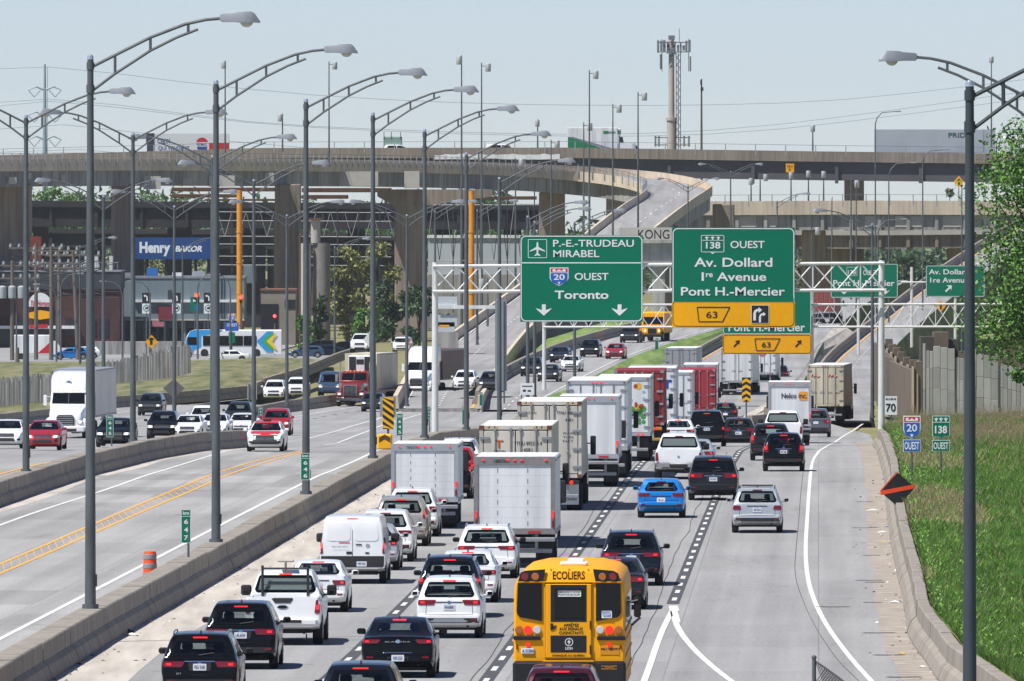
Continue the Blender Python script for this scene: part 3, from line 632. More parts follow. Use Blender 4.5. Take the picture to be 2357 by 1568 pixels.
s.panel(1911, 607, 2066, 686, sign_green); s.frame(1912, 608, 2065, 685, 4, 1.1, sign_white); s.frame(1948, 615, 1972, 635, 2, .8, sign_white); s.text('138', 1951, 622, 1969, 632, sign_white); s.text('OUEST', 1986, 622, 2019, 634, sign_white); s.text('Pont H.-Mercier', 1917, 645, 2058, 659, sign_white, .016)
for x in (1942, 2037): arrow_down(s, x, 664, 678)
s.post(1975, 612, 860, .16, white_steel, .2)
s = Sg('direction_sign', 'distant green sign with slanted arrow half hidden by the dark lamp post', 1450, 2198, 683, group='overhead direction signs')
s.panel(2130, 611, 2266, 684, sign_green); s.frame(2131, 612, 2265, 683, 4, 1.1, sign_white); s.text('Av. Dollard', 2137, 620, 2230, 632, sign_white, .016); s.text('1re Avenue', 2140, 639, 2228, 651, sign_white, .016)
s.poly([(2174, 670), (2183, 661), (2178, 657), (2190, 657), (2189, 668), (2186, 664), (2177, 673)], sign_white, 'arrow', -.02)
s.post(2198, 612, 800, .16, white_steel, .2); s.post(2098, 615, 800, .16, white_steel, .6)
MB().tube([(X(1975, 1450) - X(2198, 1450), .3, 1.6), (4.5, .3, 1.6)], .1, 6).build('gantry_beam', white_steel, s.root)
# kilometre markers
def km(px0, px1, y0, y1, base, d, digits, label):
    s = Sg('kilometre_marker', label, d, (px0 + px1) / 2, base, 'kilometre marker', 'green kilometre markers'); w = px1 - px0; h = y1 - y0
    s.panel(px0, y0, px1, y1, sign_green, y=-.05, t=.012); s.frame(px0, y0, px1, y1, w * .12, w * .04, sign_white, y=-.054)
    s.text('km', px0 + w * .18, y0 + h * .05, px1 - w * .18, y0 + h * .15, sign_white, .02, -.056)
    s.line(px0 + w * .08, y0 + h * .2, px1 - w * .08, y0 + h * .2, h * .012, sign_white, -.056)
    for i, c in enumerate(digits): s.text(c, px0 + w * .3, y0 + h * (.29 + .24 * i), px1 - w * .28, y0 + h * (.43 + .24 * i), sign_white, .02, -.056)
    s.post((px0 + px1) / 2 + w * .25, y0 + h * .3, base, .035, None, -.02)
km(417, 439, 1173, 1250, 1287, 396, '647', 'green kilometre marker 64.7 beside the orange construction barrel')
km(692, 713, 1043, 1105, 1135, 477, '646', 'green kilometre marker 64.6 in front of the third barrier lamp')
km(912, 927, 952, 1003, 1022, 590, '645', 'green kilometre marker 64.5 right of the striped hazard board')
km(1063, 1077, 935, 978, 995, 690, '644', 'green kilometre marker 64.4 right of the gantry post')
km(245, 261, 955, 1006, 1027, 610, '645', 'green kilometre marker 64.5 in front of the black oncoming saloon')
km(983, 990, 936, 969, 1000, 830, '645', 'small green marker just left of the gantry post')
km(595, 604, 937, 967, 990, 860, '64', 'small green marker above the red taxi')
km(1103, 1111, 903, 934, 950, 900, '', 'small green marker behind the cream container')
km(1507, 1515, 778, 806, 830, 1290, '', 'tiny green marker on the grass strip near the yellow oncoming bus')
# hazard board, attenuator, construction barrel
stripe_m = M('hazard_yellow', hx('#f2b20a'), .45, var=.04)
s = Sg('hazard_board', 'tall yellow and black diagonal striped hazard board at the barrier split', 585, 893, 1002, 'hazard board')
s.panel(874, 913, 911, 960, sign_back, 'backing_panel', .03, .03); s.panel(880.5, 915, 906, 988, stripe_m, 'panel')
for i in range(6):
    y = 905 + i * 16
    s.poly([(880.6, max(915.2, y)), (905.9, max(915.2, min(988, y + 18))), (905.9, max(915.4, min(987.8, y + 26))), (880.6, max(915.4, min(987.8, y + 8)))], sign_black, 'stripe', -.008)
s.post(893, 985, 1040, .05)
s = Sg('crash_cushion', 'yellow crash cushion with black chevrons at the barrier nose', 578, 885, 1040, 'crash cushion')
MB().rbox(-.33, .33, 0, 1.5, .1, .78, .06).build('cushion_body', stripe_m, s.root)
for i in range(3): s.poly([(872, 1016 - i * 4), (885, 1008 - i * 4), (898, 1016 - i * 4), (898, 1019 - i * 4), (885, 1011 - i * 4), (872, 1019 - i * 4)], sign_black, 'chevron', -.008)
b = empty('construction_barrel', G(346, 1350) , 0, 'orange construction barrel with grey reflective bands beside the barrier', 'barrel'); b.location = (X(345, 392), 392, 0)
org = M('barrel_orange', hx('#f2541b'), .5, var=.06); MB().lathe([(.0, 0), (.3, 0), (.31, .06), (.23, .07), (.205, .6), (.19, 1.14), (.17, 1.19), (0, 1.2)], n=18).build('barrel_body', org, b, 40)
bnd = M('reflective_band', (.28, .3, .31), .4, var=.08)
for z in (.12, .4, .68, .96): MB().lathe([(.232 - .028 * z, z), (.235 - .03 * z, z + .005), (.228 - .03 * z, z + .14), (.222 - .03 * z, z + .145)], n=18).build('reflective_band', bnd, b, 40)
# roadside signs on the right
def up_slope(X_, y): return zg(y) + .9 + .055 * max(0, X_ - XR(y) - .6)
def route(name, label, px, y0, y1, t0, t1, base, d, kind):
    s = Sg(name, label, d, px, base, group='route markers on posts'); w = 20
    if kind == 20:
        shield20(s, px - w, y0, px + w, y1); s.panel(px - w, t0, px + w, t1, sign_white, y=-.01, t=.02); s.panel(px - w + 1.2, t0 + 1.2, px + w - 1.2, t1 - 1.2, sign_blue, y=-.016, t=.01)
    else:
        pts = [(px - w, y0), (px + w, y0), (px + w, y1 - 6), (px + 4, y1 - 4), (px, y1), (px - 4, y1 - 4), (px - w, y1 - 6)]
        s.poly(pts, sign_white, 'shield', -.012, .02); s.poly([(px + (x - px) * .94, y0 + 1.2 + (y - y0) * .955) for x, y in pts], sign_green, 'shield', -.018)
        s.line(px - w, y0 + 15, px + w, y0 + 15, 1.4, sign_white, -.024)
        for k in (-11, 0, 11): fleur(s, px + k, y0 + 8, 5, -.03)
        s.text('138', px - 14, y0 + 23, px + 14, y0 + 41, sign_white, .03, -.03)
        s.panel(px - w, t0, px + w, t1, sign_white, y=-.01, t=.02); s.panel(px - w + 1.2, t0 + 1.2, px + w - 1.2, t1 - 1.2, sign_green, y=-.016, t=.01)
    s.text('OUEST', px - 17, t0 + 5, px + 17, t1 - 5, sign_white, .02, -.022); s.post(px, y0 + 6, base + 14, .035, None, .03)
route('route_marker', 'blue route 20 shield with OUEST plate on a post in the grass', 2098, 957, 1011, 1012, 1040, 1105, 500, 20)
route('route_marker', 'green route 138 sign with OUEST plate on a post in the grass', 2165, 957, 1010, 1013, 1039, 1090, 507, 138)
s = Sg('folded_work_sign', 'black diamond work sign back with an orange-red strip, tilted by the right barrier', 470, 2067, 1190, rz=.05)
s.poly([(2065, 1088), (2105, 1122), (2067, 1168), (2025, 1132)], sign_black, 'panel', -.01, .02)
s.poly([(2025, 1130), (2104, 1115), (2105, 1124), (2026, 1140)], sign_orange, 'strip', -.018, .006); s.poly([(2062, 1086), (2065, 1087), (2027, 1131), (2024, 1130)], sign_orange, 'strip', -.018, .006); s.post(2068, 1160, 1200, .04)
s = Sg('speed_sign', 'white speed limit 70 sign half hidden by the gantry post', 770, 2052, 985); s.panel(2034, 912, 2064, 955, sign_white); s.text('MAXIMUM', 2038, 916, 2061, 921, sign_black); s.text('70', 2038, 929, 2061, 948, sign_black, .02); s.post(2051, 940, 1000, .04)
s = Sg('chevron_marker', 'yellow and black upward chevron marker post at the exit gore', 845, 1717, 958); s.panel(1707, 869, 1727, 925, sign_black)
for i in range(4):
    y = 871 + i * 14; s.poly([(1707, y + 6), (1717, y), (1727, y + 6), (1727, y + 13), (1717, y + 7), (1707, y + 13)], stripe_m, 'chevron', -.01)
s.post(1717, 920, 965, .05)
q = empty('crash_drum', (X(1713, 850), 850, zg(850)), 0, 'small grey crash drum with amber reflectors at the exit gore', 'crash drum'); MB().lathe([(.35, 0), (.37, .4), (.33, .8), (.1, .86), (0, .86)], n=14).build('drum_body', sign_back, q, 40); MB().rbox(-.3, -.15, -.4, -.32, .55, .72, .01).rbox(.15, .3, -.4, -.32, .55, .72, .01).build('reflector', stripe_m, q)
# back-facing and small signs
def back_sign(px0, px1, y0, y1, d, label, base, posts, mat=sign_back, diamond=False):
    s = Sg('reversed_road_sign', label, d, (px0 + px1) / 2, base, 'road sign', 'signs seen from behind')
    if diamond: c, m = (px0 + px1) / 2, (y0 + y1) / 2; s.poly([(c, y0), (px1, m), (c, y1), (px0, m)], mat, 'panel', 0, .03)
    else: s.panel(px0, y0, px1, y1, mat)
    for p in posts: s.post(p, y0 + 4, base + 3, .06, None, -.06)
    return s
back_sign(1139, 1166, 690, 900, 1000, 'tall blank grey sign backs left of the airport sign', 926, (1146, 1160))
back_sign(375, 425, 872, 916, 905, 'brownish diamond sign seen from behind before the grass bank', 960, (400,), M('sign_back_brown', hx('#6f6a68'), .6, .3, var=.1), True)
back_sign(836, 866, 762, 802, 1330, 'pale hexagonal sign back beside the white pickup', 830, (851,), sign_white, True)
back_sign(569, 591, 880, 920, 1000, 'narrow beige sign back left of the white oncoming cars', 950, (573,), M('sign_back_beige', hx('#a9a59c'), .6, .2, var=.1))
s = Sg('notice_board', 'small white notice with faded black lettering beside the container truck', 905, 1212, 925); s.panel(1197, 882, 1229, 909, sign_white); s.panel(1201, 888, 1225, 890.5, sign_black, 'print', -.004, .005); s.panel(1203, 897, 1210, 902, sign_black, 'print', -.004, .005); s.panel(1214, 898, 1222, 902, sign_black, 'print', -.004, .005); s.post(1200, 900, 960, .04)
# ---------------------------------------------------------------- passenger vehicles
WH = {}
def wheel_mesh(r, w):
    k = (round(r, 3), round(w, 3))
    if k not in WH:
        t = MB().lathe([(r * .62, -w / 2), (r * .93, -w / 2), (r, -w * .36), (r, w * .36), (r * .93, w / 2), (r * .62, w / 2), (r * .6, w * .3), (r * .6, -w * .3), (r * .62, -w / 2)], axis='x', n=24).mesh('wheel', tyre_m, 40)
        m = MB().lathe([(r * .62, .04), (r * .58, .0), (.08, -.01), (.0, -.01)], axis='x', n=20)
        for i in range(5):
            a = 2 * math.pi * i / 5; c, s_ = math.cos(a), math.sin(a)
            q = lambda u, v, x: (x, u * c - v * s_, u * s_ + v * c)
            m.add([q(.04, -.035, .05), q(.04, .035, .05), q(r * .6, .05, .035), q(r * .6, -.05, .035), q(.04, -.035, 0), q(.04, .035, 0), q(r * .6, .05, 0), q(r * .6, -.05, 0)], [(0, 1, 2, 3), (0, 4, 5, 1), (1, 5, 6, 2), (3, 2, 6, 7), (0, 3, 7, 4)])
        WH[k] = (t, m.mesh('rim', rim_m, 40))
    return WH[k]
def wheel(parent, x, y, r=.34, w=.22):
    t, m = wheel_mesh(r, w); o = link('wheel', t, parent, (x, y, r)); c = link('rim', m, o, (w * .36 * (1 if x > 0 else -1), 0, 0))
    if x < 0: c.rotation_euler = (0, 0, math.pi)
    return o
KIND = {
 'suv': dict(L=4.6, W=1.86, H=1.68, belt=1.05, tum=.30, r=.36, clr=.24, top=[(0, .58), (.012, .635), (.085, .69), (.092, .80), (.10, .93), (.115, 1.03), (.14, 1.09), (.23, 1.24), (.35, 1.42), (.43, 1.54), (.435, 1.60), (.48, 1.635), (.8, 1.66), (1.7, 1.68), (2.5, 1.66), (2.9, 1.59), (3.35, 1.32), (3.72, 1.09), (3.95, 1.04), (4.3, .97), (4.5, .84), (4.57, .70), (4.6, .55)],
      gl=(1.13, 1.545, .70, .60), ws=(3.0, 3.70), lz=(.84, 1.02), pz=.86, bz=.565),
 'hatch': dict(L=4.33, W=1.78, H=1.44, belt=.96, tum=.34, r=.33, clr=.2, top=[(0, .50), (.012, .56), (.075, .61), (.085, .76), (.10, .88), (.14, .98), (.27, 1.12), (.42, 1.26), (.50, 1.32), (.49, 1.36), (.56, 1.39), (1.0, 1.425), (1.8, 1.44), (2.4, 1.39), (2.7, 1.31), (3.3, 1.0), (3.5, .95), (4.0, .85), (4.22, .72), (4.33, .5)],
      gl=(1.0, 1.325, .64, .54), ws=(2.55, 3.3), lz=(.78, .93), pz=.68, bz=.49),
 'sedan': dict(L=4.65, W=1.80, H=1.45, belt=.96, tum=.36, r=.33, clr=.2, top=[(0, .50), (.012, .57), (.065, .62), (.072, .78), (.08, .93), (.10, 1.01), (.30, 1.035), (.62, 1.05), (.85, 1.13), (1.15, 1.26), (1.42, 1.365), (1.65, 1.415), (2.1, 1.45), (2.6, 1.42), (2.85, 1.36), (3.3, 1.15), (3.6, 1.0), (3.8, .95), (4.3, .84), (4.55, .68), (4.65, .48)],
      gl=(1.065, 1.37, .66, .54), ws=(2.75, 3.58), lz=(.80, .95), pz=.78, bz=.5),
 'minivan': dict(L=5.15, W=2.0, H=1.74, belt=1.06, tum=.25, r=.35, clr=.22, top=[(0, .53), (.012, .60), (.08, .66), (.09, .85), (.10, .98), (.13, 1.08), (.22, 1.3), (.32, 1.55), (.30, 1.62), (.38, 1.68), (.9, 1.72), (2, 1.74), (3.1, 1.70), (3.4, 1.62), (4.3, 1.1), (4.6, 1.0), (5.0, .85), (5.1, .7), (5.15, .5)],
      gl=(1.13, 1.57, .78, .72), ws=(3.45, 4.25), lz=(.92, 1.08), pz=.84, bz=.55),
 'van': dict(L=5.6, W=2.03, H=2.08, belt=1.15, tum=.10, r=.36, clr=.3, top=[(0, .52), (.012, .70), (.03, 1.2), (.07, 1.75), (.12, 1.95), (.22, 2.04), (.6, 2.08), (3.9, 2.06), (4.2, 1.98), (4.4, 1.85), (4.95, 1.22), (5.2, 1.1), (5.5, .95), (5.58, .75), (5.6, .5)],
      gl=None, ws=(4.4, 4.95), lz=(.95, 1.42), pz=.62, bz=.72),
 'pickup': dict(L=5.9, W=2.03, H=1.94, belt=1.18, tum=.30, r=.4, clr=.34, top=[(0, .62), (.012, .74), (.03, 1.12), (.05, 1.27), (.12, 1.28), (1.72, 1.28), (1.80, 1.32), (1.9, 1.62), (1.98, 1.80), (2.15, 1.90), (2.9, 1.94), (3.6, 1.90), (3.85, 1.80), (4.35, 1.36), (4.6, 1.24), (5.4, 1.16), (5.75, 1.0), (5.86, .8), (5.9, .55)],
      gl=(1.34, 1.80, .74, .66), ws=(3.8, 4.4), lz=(.86, 1.2), pz=.66, bz=.72, bed=(.1, 1.72)),
}
def rq(xb, xt, z0, z1, r=.06, n=9):
    """rounded quad as (bottom curve, top curve); xb, xt = half widths or (lo, hi)"""
    xb = xb if isinstance(xb, tuple) else (-xb, xb); xt = xt if isinstance(xt, tuple) else (-xt, xt)
    us = [0, .02, .05, .1, .2, .35, .5, .65, .8, .9, .95, .98, 1]; bot, top = [], []
    for u in us:
        d = min(u, 1 - u) * abs(xb[1] - xb[0]); k = 0 if d >= r else r * (1 - math.sqrt(max(0, 1 - ((r - d) / r) ** 2)))
        k = min(k, abs(z1 - z0) * .45)
        bot.append((xb[0] + (xb[1] - xb[0]) * u, z0 + k)); top.append((xt[0] + (xt[1] - xt[0]) * u, z1 - k))
    return bot, top
PCOL = PAINTS
class Car:
    def __init__(s, name, label, kind, col, group, L=None, Wd=None, H=None, cat='car', bodymats=None, hull=None):
        K = KIND[kind]; s.K = K; s.kind = kind
        s.L = L or K['L']; s.W = Wd or K['W']; s.H = H or K['H']; sy, sz = s.L / K['L'], s.H / K['H']; s.sy, s.sz = sy, sz
        s.root = empty(name, (0, 0, 0), 0, label, cat, group); s.col = col; s.cval = PCOL.get(col.name, (0, 0, 0))
        tp = [(y * sy, z * sz) for y, z in K['top']]
        def zt(y, t=sorted(tp)): return float(np.interp(y, [a for a, b in t], [b for a, b in t]))
        s.zt = zt; hwm = s.W / 2; belt = K['belt'] * sz; r = K['r'] * (1 if kind == 'pickup' else sz); s.r = r
        s.ya, s.yb = .19 * s.L, .815 * s.L; ar = r + .07
        ys = sorted(set([round(y, 3) for y, z in tp] + [round(v, 3) for c in (s.ya, s.yb) for v in (c - ar, c - ar * .97, c - ar * .85, c - ar * .6, c - ar * .3, c, c + ar * .3, c + ar * .6, c + ar * .85, c + ar * .97, c + ar)] + [round(v, 3) for v in np.linspace(.6, s.L - .6, 9)] + [.2, .3]))
        hwp = [(0, .87), (.05, .92), (.15, .955), (.35, .985), (.8, 1), (s.L - .9, 1), (s.L - .45, .95), (s.L - .2, .88), (s.L - .05, .78), (s.L, .7)] if kind not in ('van', 'pickup') else [(0, .955), (.04, .975), (.12, .99), (.5, 1), (s.L - .9, 1), (s.L - .4, .95), (s.L - .1, .85), (s.L, .75)]
        rs = []
        for y in ys:
            t = zt(y); hw = hwm * float(np.interp(y, [a for a, b in hwp], [b for a, b in hwp]))
            zb = float(np.interp(y, [0, .1, .5, s.L - .5, s.L - .08, s.L], [.42, .36, K['clr'], K['clr'], .28, .36]))
            if kind in ('pickup', 'van'): zb = float(np.interp(y, [0, .1, .5, s.L - .5, s.L], [.48, .46, K['clr'] + .06, K['clr'] + .06, .4]))
            for c in (s.ya, s.yb):
                if abs(y - c) < ar: zb = max(zb, r + math.sqrt(ar * ar - (y - c) ** 2))
            t = max(t, zb + .06); bz = min(belt, t - .03); hh = max(0, t - bz)
            ht = max(.15, hw * .955 - K['tum'] * hh - .02)
            e = min(.1, hh * .3 + .01)
            if hh < .12: e = .012
            P = [(0, zb), (.78 * hw, zb), (.94 * hw, zb + .03), (.985 * hw, zb + .3 * (bz - zb)), (hw, zb + .66 * (bz - zb)), (.988 * hw, zb + .9 * (bz - zb)), (.958 * hw, bz), (ht + (hw * .95 - ht) * .5, bz + .48 * hh), (ht + .012, t - e), (ht - .05, t - .012), (ht - .12, t), (ht * .6, t + .012), (ht * .3, t + .017), (0, t + .018)]
            if 'bed' in K and K['bed'][0] * sy <= y <= K['bed'][1] * sy + .01:
                P[-4] = (hw * .84, t); P[-5] = (hw * .93, t); P[-6] = (hw * .955, t - .02); P[-7] = (hw * .956, t - .05)
                for q in (-3, -2, -1): P[q] = (P[q][0] if q > -3 else hw * .83, .78)
            rs.append([(x, y, z) for x, z in P] + [(-x, y, z) for x, z in P[-2:0:-1]])
        mb = MB(); mb.rings(rs)
        s.bvh = BVHTree.FromPolygons(mb.v, mb.f)
        # openings behind the rear window and windscreen
        keep = []
        gl = K['gl']; w0, w1 = K['ws'][0] * sy, K['ws'][1] * sy
        def inside(p):
            if gl and p[1] < s.L * .45 and p[2] > gl[0] * sz - .002 and p[2] < gl[1] * sz + .002:
                f = (p[2] - gl[0] * sz) / ((gl[1] - gl[0]) * sz); return abs(p[0]) < (gl[2] + (gl[3] - gl[2]) * f) * s.W / 1.86 * .98
            if s.L * .5 < p[1] and w0 - .01 < p[1] < w1 + .01 and p[2] > belt * .98: return abs(p[0]) < hwm * .80 - .15 * (p[2] - belt)
            return False
        for f in mb.f:
            if len(f) == 4 and all(inside(mb.v[i]) for i in f): continue
            keep.append(f)
        mb.f = keep; mb.mi = [0] * len(keep)
        s.body = mb.build('body', col, s.root, 32)
        MB().box(-hwm * .74, hwm * .74, .35, s.L - .4, K['clr'] - .02, K['clr'] + .2).build('underbody', dark_under, s.root)
        for y in (s.ya, s.yb):
            MB().box(-hwm * .6, hwm * .6, y - r, y + r, r * .75, r * 2 + .05).build('wheel_well', dark_under, s.root)
            for x in (-1, 1): wheel(s.root, x * (hwm - .125), y, r, .22 if kind != 'pickup' else .26)
        # seats
        z = belt - .38
        y0 = s.L * (.42 if kind != 'pickup' else .5)
        for x in (-.37, .37):
            sm = MB().rbox(x - .24, x + .24, y0, y0 + .5, z - .15, z + .05, .05).rbox(x - .23, x + .23, y0 - .06, y0 + .1, z, z + .52, .05).rbox(x - .13, x + .13, y0 - .07, y0 + .04, z + .54, z + .72, .04); sm.build('seat', seat_m, s.root, 40)
        if kind != 'van': MB().rbox(-hwm + .3, hwm - .3, y0 - 1.0, y0 - .5, z - .2, z, .05).rbox(-hwm + .3, hwm - .3, y0 - 1.05, y0 - .85, z - .1, z + .36, .05).rbox(-.5, -.25, y0 - 1.05, y0 - .93, z + .36, z + .48, .04).rbox(.25, .5, y0 - 1.05, y0 - .93, z + .36, z + .48, .04).build('rear_bench', seat_m, s.root, 40)
        MB().box(-hwm * .8, hwm * .8, s.L * .14, s.L * .8, K['clr'] + .15, K['clr'] + .3).box(-hwm * .78, hwm * .78, w1 - .45, w1 - .1, z, belt - .06).build('cabin_floor', seat_m, s.root)
    def hit(s, a, b, side, off):
        sx = 1
        if side == 'r': o, dr = Vector((a, -3, b)), Vector((0, 1, 0))
        elif side == 'f': o, dr = Vector((a, s.L + 3, b)), Vector((0, -1, 0))
        elif side == 'R': o, dr = Vector((4, a, b)), Vector((-1, 0, 0))
        elif side == 'Lf': o, dr = Vector((-4, a, b)), Vector((1, 0, 0))
        else: o, dr = Vector((a, b, 5)), Vector((0, 0, -1))
        h = s.bvh.ray_cast(o, dr)
        if h[0] is None: return None
        return h[0] - dr * off, dr
    def patch(s, name, qq, side, mat, off=.006, rows=5, parent=None, frit=None, skirt=True, smooth=45):
        bot, top = qq; n = len(bot); grid = []; last = None
        for j in range(rows + 1):
            t = j / rows; row = []
            for (a0, b0), (a1, b1) in zip(bot, top):
                h = s.hit(a0 + (a1 - a0) * t, b0 + (b1 - b0) * t, side, off)
                row.append(h)
            grid.append(row)
        dep = [i for r in grid for i in r if i]
        if not dep: return None
        ax = {'r': 1, 'f': 1, 'R': 0, 'Lf': 0, 't': 2}[side]
        for j, row in enumerate(grid):           # fill misses at the rim from the nearest hit in the row
            for i, h in enumerate(row):
                if h is None:
                    c = sorted([(abs(k - i), k) for k in range(n) if row[k]]) or None
                    t = j / rows; a = bot[i][0] + (top[i][0] - bot[i][0]) * t; b = bot[i][1] + (top[i][1] - bot[i][1]) * t
                    ref = row[c[0][1]][0] if c else dep[0][0]
                    p = Vector((a, ref[1], b)) if ax == 1 else (Vector((ref[0], a, b)) if ax == 0 else Vector((a, b, ref[2])))
                    row[i] = (p, dep[0][1])
        dr = dep[0][1]; mb = MB(); mb.v = [tuple(h[0]) for r in grid for h in r]
        for j in range(rows):
            for i in range(n - 1):
                mb.k = 1 if frit and (j == 0 or j == rows - 1 or i < 2 or i >= n - 3) else 0
                mb.f.append((j * n + i, j * n + i + 1, j * n + n + i + 1, j * n + n + i)); mb.mi.append(mb.k)
        if skirt:
            rim = [i for i in range(n)] + [j * n + n - 1 for j in range(1, rows + 1)] + [rows * n + i for i in range(n - 2, -1, -1)] + [j * n for j in range(rows - 1, 0, -1)]
            o = len(mb.v); mb.v += [tuple(Vector(mb.v[i]) + dr * (off + .012)) for i in rim]; m = len(rim)
            for i in range(m): mb.f.append((rim[i], rim[(i + 1) % m], o + (i + 1) % m, o + i)); mb.mi.append(1 if frit else 0)
        return mb.build(name, [mat, frit] if frit else mat, parent or s.root, smooth)
    def sx(s): return s.W / 1.86
    def glasses(s, dark=False):
        K = s.K; gl = K['gl']; sz = s.sz; fr = glass_dark
        if gl: s.patch('rear_window', rq(gl[2] * s.W / 1.86, gl[3] * s.W / 1.86, gl[0] * sz, gl[1] * sz, .09), 'r', glass_dark if dark else tint_glass, .006, 6, frit=fr)
        w0, w1 = K['ws'][0] * s.sy, K['ws'][1] * s.sy; z0, z1 = s.zt(w1) + .01, s.zt(w0) - .0
        s.patch('windscreen', rq(s.W / 2 * .80, s.W / 2 * .66, z0, z1, .06), 'f', glass_dark if dark else clear_glass, .006, 6, frit=fr)
        b = K['belt'] * sz; a, e = s.L * (.13 if s.kind in ('suv', 'hatch', 'minivan') else .24), w1 - .2
        if s.kind == 'pickup': a = 2.05 * s.sy
        if s.kind == 'van': a = 3.5 * s.sy
        m = (a + e) / 2 + .1
        for sd in ('R', 'Lf'):
            ztop = s.zt((a + e) / 2) - .13
            if s.kind != 'van': s.patch('side_window', rq((a, m - .05), (a + .28, m - .05), b + .03, ztop, .05), sd, glass_dark, .005, 4)
            s.patch('side_window', rq((m + .05, e + .12), (m + .05, e - .42), b + .03, ztop, .05), sd, glass_dark, .005, 4)
        for x in (-1, 1):
            y = w1 - .35 * s.sy; big = s.kind in ('pickup', 'van')
            mm = MB().rbox(x * (s.W / 2 + .02) - .02 if x > 0 else -(s.W / 2 + (.26 if big else .2)), (s.W / 2 + (.26 if big else .2)) if x > 0 else -(s.W / 2) + .02, y, y + .14, b + .02, b + (.30 if big else .17), .04)
            mm.rbox(min(x * (s.W / 2 - .15), x * (s.W / 2 + .06)), max(x * (s.W / 2 - .15), x * (s.W / 2 + .06)), y + .03, y + .1, b + .02, b + .07, .01)
            o = mm.build('side_mirror', black_plastic if big or s.mirror_black else s.col, s.root, 40)
            MB().box(min(x * (s.W / 2 + .05), x * (s.W / 2 + .18)), max(x * (s.W / 2 + .05), x * (s.W / 2 + .18)), y - .004, y - .001, b + .05, b + .14).build('mirror_glass', glass_dark, o)
    mirror_black = False
    def rear(s, lamp=(.5, .92, None, None), lit=True, shape='h', plate='', plate_z=None, third=True, badge=True, cladding=True, wiper=True, rails=None, fin=True, badge_txt=None, lowref=True, spoiler=True, exhaust=False, plate_x=0.0):
        K = s.K; sz = s.sz; hw = s.W / 2; lz0 = (lamp[2] or K['lz'][0]) * sz; lz1 = (lamp[3] or K['lz'][1]) * sz
        for x in (-1, 1):
            if shape == 'h': q = rq((x * lamp[0] * hw, x * lamp[1] * hw), (x * (lamp[0] - .05) * hw, x * (lamp[1] - .01) * hw), lz0, lz1, .03)
            else: q = rq((x * lamp[0] * hw, x * lamp[1] * hw), (x * (lamp[0] + .03) * hw, x * (lamp[1] - .01) * hw), lz0, lz1, .04)
            o = s.patch('tail_light', q, 'r', tail_off, .014, 3)
            if lit:
                a, b = lamp[0] + (lamp[1] - lamp[0]) * (.58 if shape == 'h' else .25), lamp[1] - (lamp[1] - lamp[0]) * .16
                s.patch('lamp_glow', rq((x * a * hw, x * b * hw), (x * a * hw, x * b * hw), lz0 + (lz1 - lz0) * .3, lz1 - (lz1 - lz0) * (.28 if shape == 'h' else .35), .02), 'r', tail_lit, .02, 2, o)
            if lowref: s.patch('reflector', rq((x * .66 * hw, x * .84 * hw), (x * .66 * hw, x * .84 * hw), .5 * sz, .54 * sz, .01), 'r', tail_off, .012, 1)
        if cladding: s.patch('lower_bumper', rq(hw * .93, hw * .93, .42, K['bz'] * sz, .04), 'r', black_plastic, .008, 3)
        if s.kind not in ('van', 'pickup') and max(s.cval) > .03:
            for x in (-1, 1): s.patch('panel_seam', rq((x * .70 * hw, x * .70 * hw + .012), (x * .68 * hw, x * .68 * hw + .012), .66 * sz, lz0, .001), 'r', dark_under, .004, 3, skirt=False)
            s.patch('panel_seam', rq(.70 * hw, .70 * hw, .655 * sz, .667 * sz, .001), 'r', dark_under, .004, 1, skirt=False)
        z = (plate_z or K['pz']) * sz
        p = s.patch('licence_plate', rq((plate_x - .155, plate_x + .155), (plate_x - .155, plate_x + .155), z - .078, z + .078, .012), 'r', plate_m, .016, 1)
        s.patch('plate_recess', rq((plate_x - .25, plate_x + .25), (plate_x - .27, plate_x + .27), z - .085, z + .125, .03), 'r', s.shade if hasattr(s, 'shade') else black_plastic, .003, 2, skirt=False) if s.kind not in ('van', 'pickup') and max(s.cval) < .1 else None
        if s.kind not in ('van', 'pickup'): s.patch('tailgate_trim', rq(.36, .36, z + .12, z + .145, .01), 'r', black_plastic if max(s.cval) > .1 else trim_chrome, .012, 1)
        if plate and p:
            y = min(v.co.y for v in p.data.vertices) - .004; T(p, plate, plate_x, z, .24, .085, y, plate_txt, .02, 'plate_number')
        if third and K['gl']: s.patch('high_brake_light', rq(.17, .17, K['gl'][1] * sz + .012, K['gl'][1] * sz + .045, .01), 'r', tail_lit if lit else tail_off, .012, 1)
        if badge and badge is True: s.patch('badge', rq(.055, .055, (lz0 + lz1) / 2 - .045, (lz0 + lz1) / 2 + .045, .05), 'r', trim_chrome, .014, 1)
        if badge_txt: T(s.root, badge_txt[0], badge_txt[1], badge_txt[2] * sz, badge_txt[3], badge_txt[4], s.hit(badge_txt[1], badge_txt[2] * sz, 'r', .02)[0].y, trim_chrome, .01, 'badge_lettering')
        if wiper and K['gl'] and s.kind in ('suv', 'hatch', 'minivan'):
            a = s.hit(-.02, K['gl'][0] * sz + .02, 'r', .025)[0]; b = s.hit(.33, K['gl'][0] * sz + .07, 'r', .025)[0]; MB().tube([a, b], .012, 5).build('rear_wiper', black_plastic, s.root)
        if rails:
            for x in (-1, 1):
                pts = [s.hit(x * (hw - .29), y, 't', o)[0] for y, o in ((.62, .0), (.78, .05), (1.6, .055), (2.3, .05), (2.45, .0))]
                MB().tube(pts, .02, 6).build('roof_rail', rails, s.root, 50)
